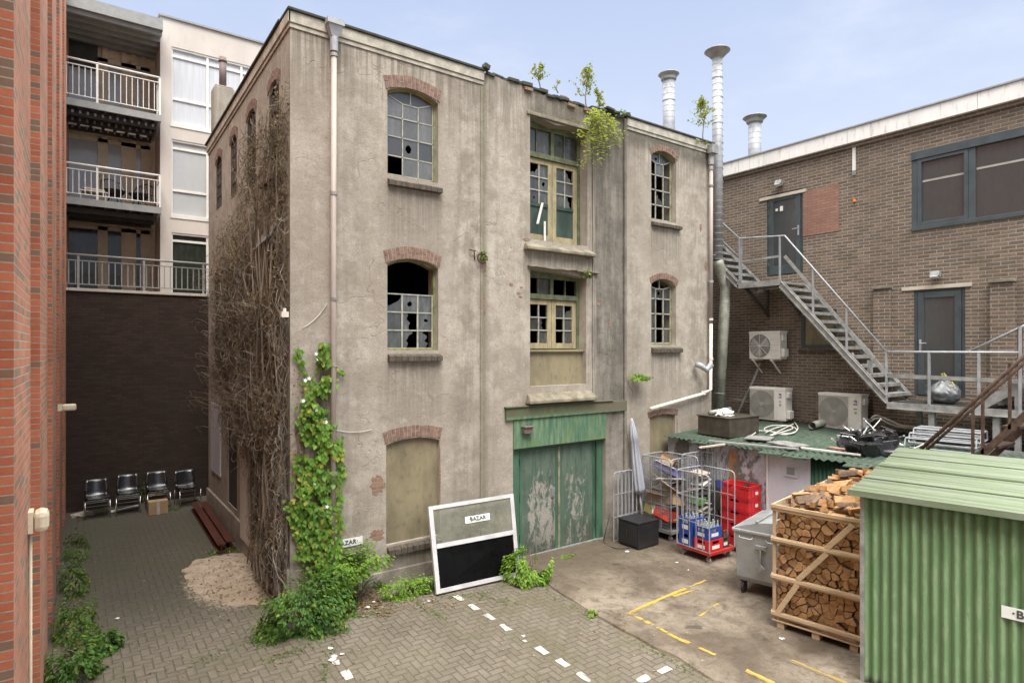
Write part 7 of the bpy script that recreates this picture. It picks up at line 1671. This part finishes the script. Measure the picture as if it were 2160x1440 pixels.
plant('corner_bush', 'dark green leafy bush spilling over the paving at the factory corner', 'bush', PG(640, 1318), (.56, .50, .62), 2600, .055, M['bushleaf'], 'oval', 2, clear=front)
plant('corner_bush', 'feathery bright green bush against the render right of the climbing plant', 'bush', PG(752, 1262), (.54, .40, .66), 3600, .05, M['limeleaf'], 'oval', 3, clear=front, stems=26)
plant('corner_bush', 'dark green low growth between the climbing plant and the side wall', 'bush', PG(690, 1290), (.46, .36, .62), 2200, .055, M['bushleaf'], 'oval', 12, clear=front)
plant('low_plant', 'lime green low plant mound at the wall foot left of the leaning window', 'plant', PG(866, 1254), (.44, .17, .28), 2200, .034, M['limeleaf'], 'oval', 4, clear=front)
plant('low_plant', 'bright green leafy plant overlapping the right edge of the leaning window', 'plant', PG(1114, 1226), (.37, .30, .52), 2800, .048, M['limeleaf'], 'oval', 5)
plant('low_plant', 'flat lime green weed strip along the gate threshold', 'plant', PG(1196, 1176), (.22, .09, .07), 420, .03, M['limeleaf'], 'oval', 6, stems=6)
plant('low_plant', 'small green tuft growing at the edge of the concrete apron', 'plant', PG(1249, 1300), (.065, .06, .10), 110, .04, M['limeleaf'], 'oval', 7, stems=5)
for k, (px, py, r, n, l) in enumerate([(145, 1446, (.30, .40, .5), 1700, 'dense green weeds at the foot of the red brick flank, nearest the camera'), (218, 1372, (.20, .18, .26), 900, 'rounded green bush standing free of the red brick flank'), (150, 1330, (.24, .5, .42), 1200, 'loose green weeds along the red brick flank'),
        (158, 1235, (.2, .7, .32), 800, 'thin weeds farther along the red brick flank'), (162, 1165, (.18, .8, .28), 550, 'sparse weeds deep in the alley by the red brick flank')]):
    b = PG(px, py); plant('alley_weeds', l, 'weeds', (max(b.x, .02), b.y, b.z), r, n, .05 if k < 3 else .045, M['bushleaf'] if k < 2 else M['weedleaf'], 'oval', 40+k, clear=lambda p: p.x > xr(p.y)+.02)
for k, (px, py, r, n, l) in enumerate([(475, 1162, (.28, .12, .07), 220, 'low green weed mat beside the sand patch'), (350, 1078, (.35, .12, .07), 200, 'low weeds in front of the cardboard box'), (302, 1062, (.07, .05, .5), 120, 'thin climbing weed between the second and third chairs'), (225, 1075, (.25, .1, .07), 100, 'low weeds under the leftmost chair')]):
    plant('alley_weed', l, 'weed', PG(px, py), r, n, .04, M['weedleaf'], 'oval', 60+k, stems=5)
# climbing plant on the corner
ivy = thing('climbing_plant', 'bright green climbing plant with white flowers hanging on the factory corner beside the downpipe', 'climber', (2.95, YF-.1, .3)); m = MB(); rnd = random.Random(77)
spine = [(683, 724, 7), (682, 750, 12), (690, 775, 14), (680, 805, 20), (666, 840, 22), (664, 875, 26), (678, 915, 34), (686, 955, 38), (684, 990, 40), (676, 1025, 42), (670, 1060, 44), (675, 1100, 46), (682, 1150, 44), (690, 1200, 40)]
def ivp(n, lo=0):
    k = rnd.uniform(lo, len(spine)-1.001); i = int(k); f = k-i; a, b = spine[i], spine[i+1]; g_ = rnd.gauss(0, .48); x = a[0]+(b[0]-a[0])*f+g_*(a[2]+(b[2]-a[2])*f); return x, a[1]+(b[1]-a[1])*f
for i in range(4600):
    x, y = ivp(1)
    if noise.noise(Vector((x*.035, y*.03, 0))) < -.26 and y < 1080: continue
    if x > 724: continue
    d = .03+abs(rnd.gauss(0, .07)); p = PY(x, y, YF-d)
    if p.x < XL-.12: continue
    leaf(m, p, Vector((rnd.uniform(-.6, .6), -1, rnd.uniform(-.2, .7))), Vector((rnd.uniform(-.5, .5), 0, 1)), rnd.uniform(.04, .08), 'heart')
for (xa, ya_, xb, yb_, w, n) in ((712, 930, 716, 1010, 7, 90), (618, 1060, 640, 1180, 9, 120), (632, 960, 650, 1050, 12, 60), (628, 730, 650, 830, 5, 30), (695, 770, 722, 785, 3, 14), (648, 880, 655, 930, 12, 50)):
    for i in range(n): f = rnd.random(); p = PY(xa+(xb-xa)*f+rnd.gauss(0, w), ya_+(yb_-ya_)*f, YF-.04-abs(rnd.gauss(0, .03))); leaf(m, p, Vector((rnd.uniform(-.6, .6), -1, rnd.uniform(-.2, .6))), Vector((rnd.uniform(-.6, .6), 0, 1)), rnd.uniform(.045, .085), 'heart')
m.build('foliage', M['ivyleaf'], ivy)
m = MB()
for k in range(46):
    x = rnd.uniform(635, 705); y = 1230; pts = []
    tx, ty = ivp(1)
    for s in range(9): f = s/8; pts.append(PY(x+(tx-x)*f+rnd.uniform(-5, 5), y+(ty-y)*f, YF-.03-.03*rnd.random()))
    m.tube(pts, [.006-.0004*s for s in range(9)], 4, cap=False)
for pts in ([(628, 730), (640, 770), (652, 800), (660, 840)], [(640, 1180), (668, 1140), (700, 1110)], [(650, 1080), (690, 1050), (712, 1010)]): m.tube([PY(a, b, YF-.03) for a, b in pts], .005, 4)
m.build('stems', M['twig'], ivy)
fl = MB()
for (x, y) in ((667, 746), (686, 745), (644, 802), (652, 798), (671, 758), (640, 845), (668, 865), (688, 890), (690, 1068), (664, 1020)):
    p = PY(x, y, YF-.16)
    for q in range(5): a = q*1.257; leaf(fl, p, Vector((.1, -1, .2)), Vector((math.cos(a), 0, math.sin(a))), .032, 'oval', .3)
fl.build('flowers', M['whitepetal'], ivy)
# leafless vine over the side wall
vn = thing('dead_vine', 'huge leafless brown vine matted over the alley side of the factory', 'vine', (XL-.1, 10, .5)); rnd = random.Random(101); m = MB()
def dens(y, z):
    """how much of the side wall the vine covers at (Y, z)"""
    edge = 9.24+.05*noise.noise(Vector((z*1.5, 0, 3)))
    if y < edge or (9.7 < y < 10.75 and 4.95 < z < 6.05): return 0
    core = sm(11.35, 10.4, y) if z < 3.2 else 0
    lo = sm(.35, .9, z)
    tang = sm(1.4+.35*max(0, y-11), 2.6+.25*max(0, y-11), z)*sm(15.8, 13.0, y)*sm(7.0, 5.4, z)
    up = sm(6.9-.25*(y-9.2), 5.4, z)*sm(11.5, 10, y)*1.0
    top = .45*sm(8.3, 7.2, z)*sm(13.4, 11, y)*sm(3.4, 5, z)
    return min(1, max(core*lo, tang, up*sm(2, 3.4, z), top))*(0.68+.6*noise.noise(Vector((y*1.1, z*.8, 0))))
cnt = 0
while cnt < 3300:
    y, z = 9.23+6.1*rnd.random()**1.35, rnd.uniform(.45, 8.0)
    if rnd.random() > dens(y, z): continue
    cnt += 1; n = rnd.randint(6, 11); L = rnd.uniform(.3, 1.1); ang_ = rnd.gauss(1.57, .55) if (rnd.random() < .6 or z < 2.2) else rnd.uniform(0, 3.14); w = rnd.uniform(.02, .19)*(.5+.9*dens(y, z)); pts = []; cv = rnd.gauss(0, .22); py_, pz_ = y, z
    for s in range(n):
        pts.append(Vector((XL-w-.05*math.sin(s*.9+cnt), py_, pz_))); ang_ += cv+rnd.gauss(0, .17); py_ += math.cos(ang_)*L/n; pz_ -= math.sin(ang_)*L/n; w = max(.02, w+rnd.gauss(0, .022)); py_ = max(9.225, py_); pz_ = max(.3, pz_)
    r = rnd.uniform(.0025, .008); m.tube(pts, [r*(1-.6*s/n) for s in range(n)], 3, cap=False)
for k in range(70):                                    # thick old stems climbing from the ground
    y = rnd.uniform(9.27, 11.1); ty = y+rnd.gauss(.6, .9); tz = rnd.uniform(3.0, 7.2); pts = []; w0 = rnd.uniform(.04, .16)
    for s in range(16): f = s/15; pts.append(Vector((XL-w0-.05*math.sin(f*9+k), max(9.28, y+(ty-y)*f*f+.09*math.sin(f*11+k)+rnd.gauss(0, .02)), .35+(tz-.35)*f)))
    r = rnd.uniform(.008, .03); m.tube(pts, [r*(1-.6*s/15) for s in range(16)], 5, cap=False)
for k in range(130):                                   # whips arching out of the tangle
    y = rnd.uniform(9.5, 15.2); z = rnd.uniform(2.2, 5.6)
    if rnd.random() > dens(y, z)+.25: continue
    o = rnd.uniform(.2, .55); pts = [Vector((XL-.1-o*math.sin(f*2.6), y+rnd.uniform(-.01, .01)+f*rnd.uniform(-.5, .9), z+.25*math.sin(f*2.2)-.35*f*f)) for f in [i/9 for i in range(10)]]; m.tube(pts, [.005-.0004*i for i in range(10)], 3, cap=False)
m.build('stems', M['deadstem'], vn)
m = MB(); cnt = 0
while cnt < 9000:
    y, z = 9.23+5.3*rnd.random()**1.35, rnd.uniform(.45, 8.0); dd_ = dens(y, z); b = 1.0 if (y < 10.8 or z > 5.5) else .45
    if rnd.random() > dd_*b: continue
    cnt += 1; leaf(m, Vector((XL-rnd.uniform(.02, .22)*(.4+dd_), y, z)), Vector((-1, rnd.uniform(-1, 1), rnd.uniform(-.8, .8))), Vector((0, rnd.uniform(-1, 1), rnd.uniform(-1, 1))), rnd.uniform(.02, .06), 'oval', .6)
m.build('withered_leaves', M['deadleaf'], vn)
m = MB()                                               # the stems nearest the corner wrap onto the front
for k in range(38):
    x = rnd.uniform(622, 655); y0 = rnd.uniform(860, 1080); pts = []
    for s in range(7): pts.append(PY(x-s*rnd.uniform(1, 6)+6, y0+s*rnd.uniform(5, 14), YF-.02-.02*rnd.random()))
    m.tube(pts, .004, 3, cap=False)
for k in range(170):
    x, y = rnd.gauss(632, 9), rnd.uniform(780, 1130); leaf(m, PY(max(616, x), y, YF-rnd.uniform(.02, .1)), Vector((rnd.uniform(-1, 1), -1, rnd.uniform(-.5, .5))), Vector((rnd.uniform(-1, 1), 0, rnd.uniform(-1, 1))), rnd.uniform(.02, .05), 'oval', .6)
m.build('corner_stems', M['deadleaf'], vn)
# saplings rooted in the parapets and walls
def sapling(label, base, h, spread, nb, nl, size, mat_, seed, lean=(0, 0), name='birch_sapling', cat='sapling', z0=.25):
    rnd = random.Random(seed); base = Vector(base); t = thing(name, label, cat, base, 'self-sown saplings on the old factory'); st = MB(); m = MB()
    tr = [base+Vector((lean[0]*f*f*h+.03*math.sin(f*7+seed), lean[1]*f*f*h, h*f)) for f in [i/8 for i in range(9)]]; st.tube(tr, [.012*(1-.8*i/8)+.002 for i in range(9)], 5)
    for k in range(nb):
        f = rnd.uniform(z0, .95); i = int(f*8); p = tr[i].lerp(tr[i+1], f*8-i) if i < 8 else tr[8]; a = rnd.uniform(0, 6.28); L = spread*(1.15-f)*rnd.uniform(.5, 1.1); q = p+Vector((math.cos(a)*L, math.sin(a)*L, L*rnd.uniform(.3, 1.0)))
        st.tube([p, p.lerp(q, .5)+Vector((0, 0, -.03*L)), q], [.004, .003, .001], 4, cap=False)
        for j in range(max(3, nl//nb)): g_ = rnd.uniform(.2, 1.05); c = p.lerp(q, g_)+Vector((rnd.gauss(0, .02), rnd.gauss(0, .02), rnd.gauss(0, .02))); leaf(m, c, Vector((rnd.uniform(-1, 1), rnd.uniform(-1, 1), rnd.uniform(-.2, 1))), Vector((rnd.uniform(-1, 1), rnd.uniform(-1, 1), -rnd.random())), size*rnd.uniform(.6, 1.2), 'heart')
    st.build('stems', M['twig'], t); m.build('foliage', mat_, t); return t
def rp(px, py): return PY(px, py, YF+.05)
sapling('leftmost birch sapling on the broken parapet', rp(1137, 190), .52, .25, 20, 210, .04, M['birchleaf'], 1)
sapling('tiny sapling between the two parapet birches', rp(1175, 196), .24, .08, 6, 34, .03, M['birchleaf'], 2)
sapling('tallest birch sapling above the hoist bay', rp(1237, 228), .84, .36, 34, 420, .042, M['birchleaf'], 3)
sapling('short birch sapling just above the hanging golden foliage', rp(1262, 240), .46, .32, 18, 200, .042, M['birchleaf'], 5)
sapling('birch sapling at the right roof corner beside the hopper', PY(1484, 296, YF+.03), 1.0, .58, 44, 560, .042, M['birchleaf'], 4)
gp = thing('hanging_sapling', 'golden green sapling hanging in layers below the broken parapet', 'sapling', rp(1255, 240)); m = MB(); st = MB(); rnd = random.Random(6); root = PY(1255, 236, YF-.03)
for (x, y) in ((1220, 285), (1232, 300), (1245, 290), (1262, 270), (1285, 268), (1290, 290), (1308, 288), (1300, 302), (1262, 305), (1240, 330), (1262, 345), (1230, 345), (1280, 320), (1250, 262), (1236, 258), (1272, 295)):
    q = PY(x, y, YF-rnd.uniform(.1, .45)); c = root.lerp(q, .5)+Vector((0, -.08, .1)); st.tube([root, c, q], [.008, .005, .002], 5)
    for j in range(62): f = rnd.uniform(.45, 1.08); p = (root.lerp(c, f*2) if f < .5 else c.lerp(q, f*2-1))+Vector((rnd.gauss(0, .055), rnd.gauss(0, .05), rnd.gauss(0, .022))); leaf(m, p, Vector((rnd.uniform(-.4, .4), rnd.uniform(-.5, .2), 1)), Vector((rnd.uniform(-1, 1), -rnd.random(), -.3)), rnd.uniform(.045, .075), 'oval')
m.build('foliage', M['goldleaf'], gp); st.build('stems', M['twig'], gp)
def sprig(label, px, py, r, n, size, mat_, seed, name='wall_fern', off=.08):
    p = PY(px, py, YF-off); return plant(name, label, 'wall plant', p, r, n, size, mat_, 'oval', seed, 'small plants rooted in the factory front', stems=7, clear=lambda q: q.y < YF-.02)
sprig('small dark fern on the iron ring at the pilaster joint', 1018, 545, (.08, .07, .14), 130, .04, M['weedleaf'], 80)
sprig('tiny green sprig at the top right of the middle hoist window', 1238, 582, (.07, .06, .12), 60, .055, M['ivyleaf'], 81)
sprig('green tuft where the right cornice begins', 1312, 238, (.12, .06, .05), 60, .04, M['bushleaf'], 82)
sprig('moss and weeds along the right roof corner', 1480, 300, (.25, .08, .05), 160, .03, M['birchleaf'], 84)
b = PY(1325, 802, YF-.06); ws = plant('wall_shrub', 'fern-like green shrub growing from the wall above the parasol', 'shrub', b+Vector((.2, -.12, .03)), (.30, .16, .13), 420, .05, M['limeleaf'], 'oval', 83, 'small plants rooted in the factory front', stems=10, hollow=.1)
MB().tube([b+Vector((.1, -.05, .05)), b, b+Vector((.02, -.01, -.12)), b+Vector((.12, -.01, -.22)), b+Vector((.15, -.01, -.38))], [.014, .014, .01, .008, .004], 6).build('root', M['twig'], ws, smooth=True)
# creeping weeds, litter and crumbs on the ground
rnd = random.Random(55); m = MB()
def scat(px0, px1, py0, py1, n, fn):
    for i in range(n):
        p = PG(rnd.uniform(px0, px1), rnd.uniform(py0, py1)); fn(p)
def lf_(sz, kind='oval'):
    def f(p): p.z += .012+(SLAB if p.x > slabx(p.y) else 0); leaf(m, p, Vector((rnd.uniform(-.5, .5), rnd.uniform(-.5, .5), 1)), Vector((rnd.uniform(-1, 1), rnd.uniform(-1, 1), 0)), rnd.uniform(.4, 1.2)*sz, kind, .4)
    return f
def okalley(p): return True
scat(430, 590, 1150, 1270, 330, lf_(.045)); scat(540, 600, 1200, 1280, 260, lf_(.05)); scat(720, 800, 1245, 1285, 500, lf_(.05)); scat(385, 470, 1180, 1260, 120, lf_(.03)); scat(690, 830, 1262, 1300, 260, lf_(.05)); scat(820, 960, 1255, 1285, 90, lf_(.04)); scat(400, 760, 1270, 1420, 110, lf_(.04)); scat(1080, 1180, 1215, 1245, 60, lf_(.04)); scat(1220, 1330, 1290, 1350, 70, lf_(.035)); scat(150, 420, 1080, 1440, 150, lf_(.035)); scat(640, 1300, 1270, 1440, 120, lf_(.03))
tag(m.build('leaf_litter', M['deadleaf']), 'brown fallen leaves scattered on the paving and sand', 'leaf litter', kind='stuff')
m = MB()
for path in ([(720, 1290), (760, 1296), (800, 1290), (850, 1282)], [(930, 1262), (980, 1258), (1040, 1262), (1090, 1275)], [(690, 1330), (640, 1370), (600, 1380), (560, 1395)], [(700, 1360), (690, 1400), (680, 1440)], [(880, 1270), (905, 1290), (940, 1300)], [(1140, 1228), (1180, 1262), (1240, 1300)], [(1330, 1345), (1400, 1385), (1470, 1420)], [(560, 1340), (480, 1370), (400, 1400)], [(1000, 1255), (1060, 1240), (1110, 1232)]):
    for a, b in zip(path, path[1:]):
        for k in range(44): f = rnd.random(); p = PG(a[0]+(b[0]-a[0])*f+rnd.gauss(0, 7), a[1]+(b[1]-a[1])*f+rnd.gauss(0, 4)); p.z += .012+(SLAB if p.x > slabx(p.y) else 0); leaf(m, p, Vector((rnd.uniform(-.5, .5), rnd.uniform(-.5, .5), 1)), Vector((rnd.uniform(-1, 1), rnd.uniform(-1, 1), 0)), rnd.uniform(.012, .035), 'oval')
tag(m.build('creeping_weeds', M['weedleaf']), 'thin green weeds creeping in the paving joints', 'weeds', kind='stuff')
m = MB()
def crumb(p):
    s = rnd.uniform(.004, .014); p.z += (SLAB if p.x > slabx(p.y) else 0)+s*.6; m.obox(p, (s*rnd.uniform(.8, 2), s*rnd.uniform(.8, 2), s), Matrix.Rotation(rnd.uniform(0, 3), 3, 'Z'))
scat(780, 920, 1255, 1285, 130, crumb); scat(640, 1500, 1250, 1440, 130, crumb); scat(450, 600, 1160, 1260, 90, crumb); scat(1260, 1560, 1160, 1260, 40, crumb)
tag(m.build('rubble_crumbs', M['mortar']), 'pale crumbs of render and mortar scattered on the ground', 'rubble', kind='stuff')
scr = [(536, 1212, .07), (553, 1195, .05), (700, 1392, .06), (722, 1380, .04), (697, 1368, .05), (1323, 1167, .05), (1428, 1190, .04), (1452, 1206, .025), (905, 1268, .035), (775, 1281, .05), (450, 1098, .06), (247, 1305, .04), (1650, 1352, .05), (788, 1270, .04)]
for k, (px, py, s) in enumerate(scr):
    p = PG(px, py); z = p.z+(SLAB if p.x > slabx(p.y) else 0)+.008; r = random.Random(k); n = 7
    pts = [Vector((p.x+math.cos(6.283*i/n)*s*r.uniform(.5, 1.1), p.y+math.sin(6.283*i/n)*s*r.uniform(.4, 1), z+r.uniform(0, .012))) for i in range(n)]
    tag(MB().add(pts+[Vector((p.x, p.y, z+.012))], [(i, (i+1) % n, n) for i in range(n)]).build('paper_scrap', M['paper']), 'small white scrap of litter lying on the ground', 'litter', 'white litter scraps')
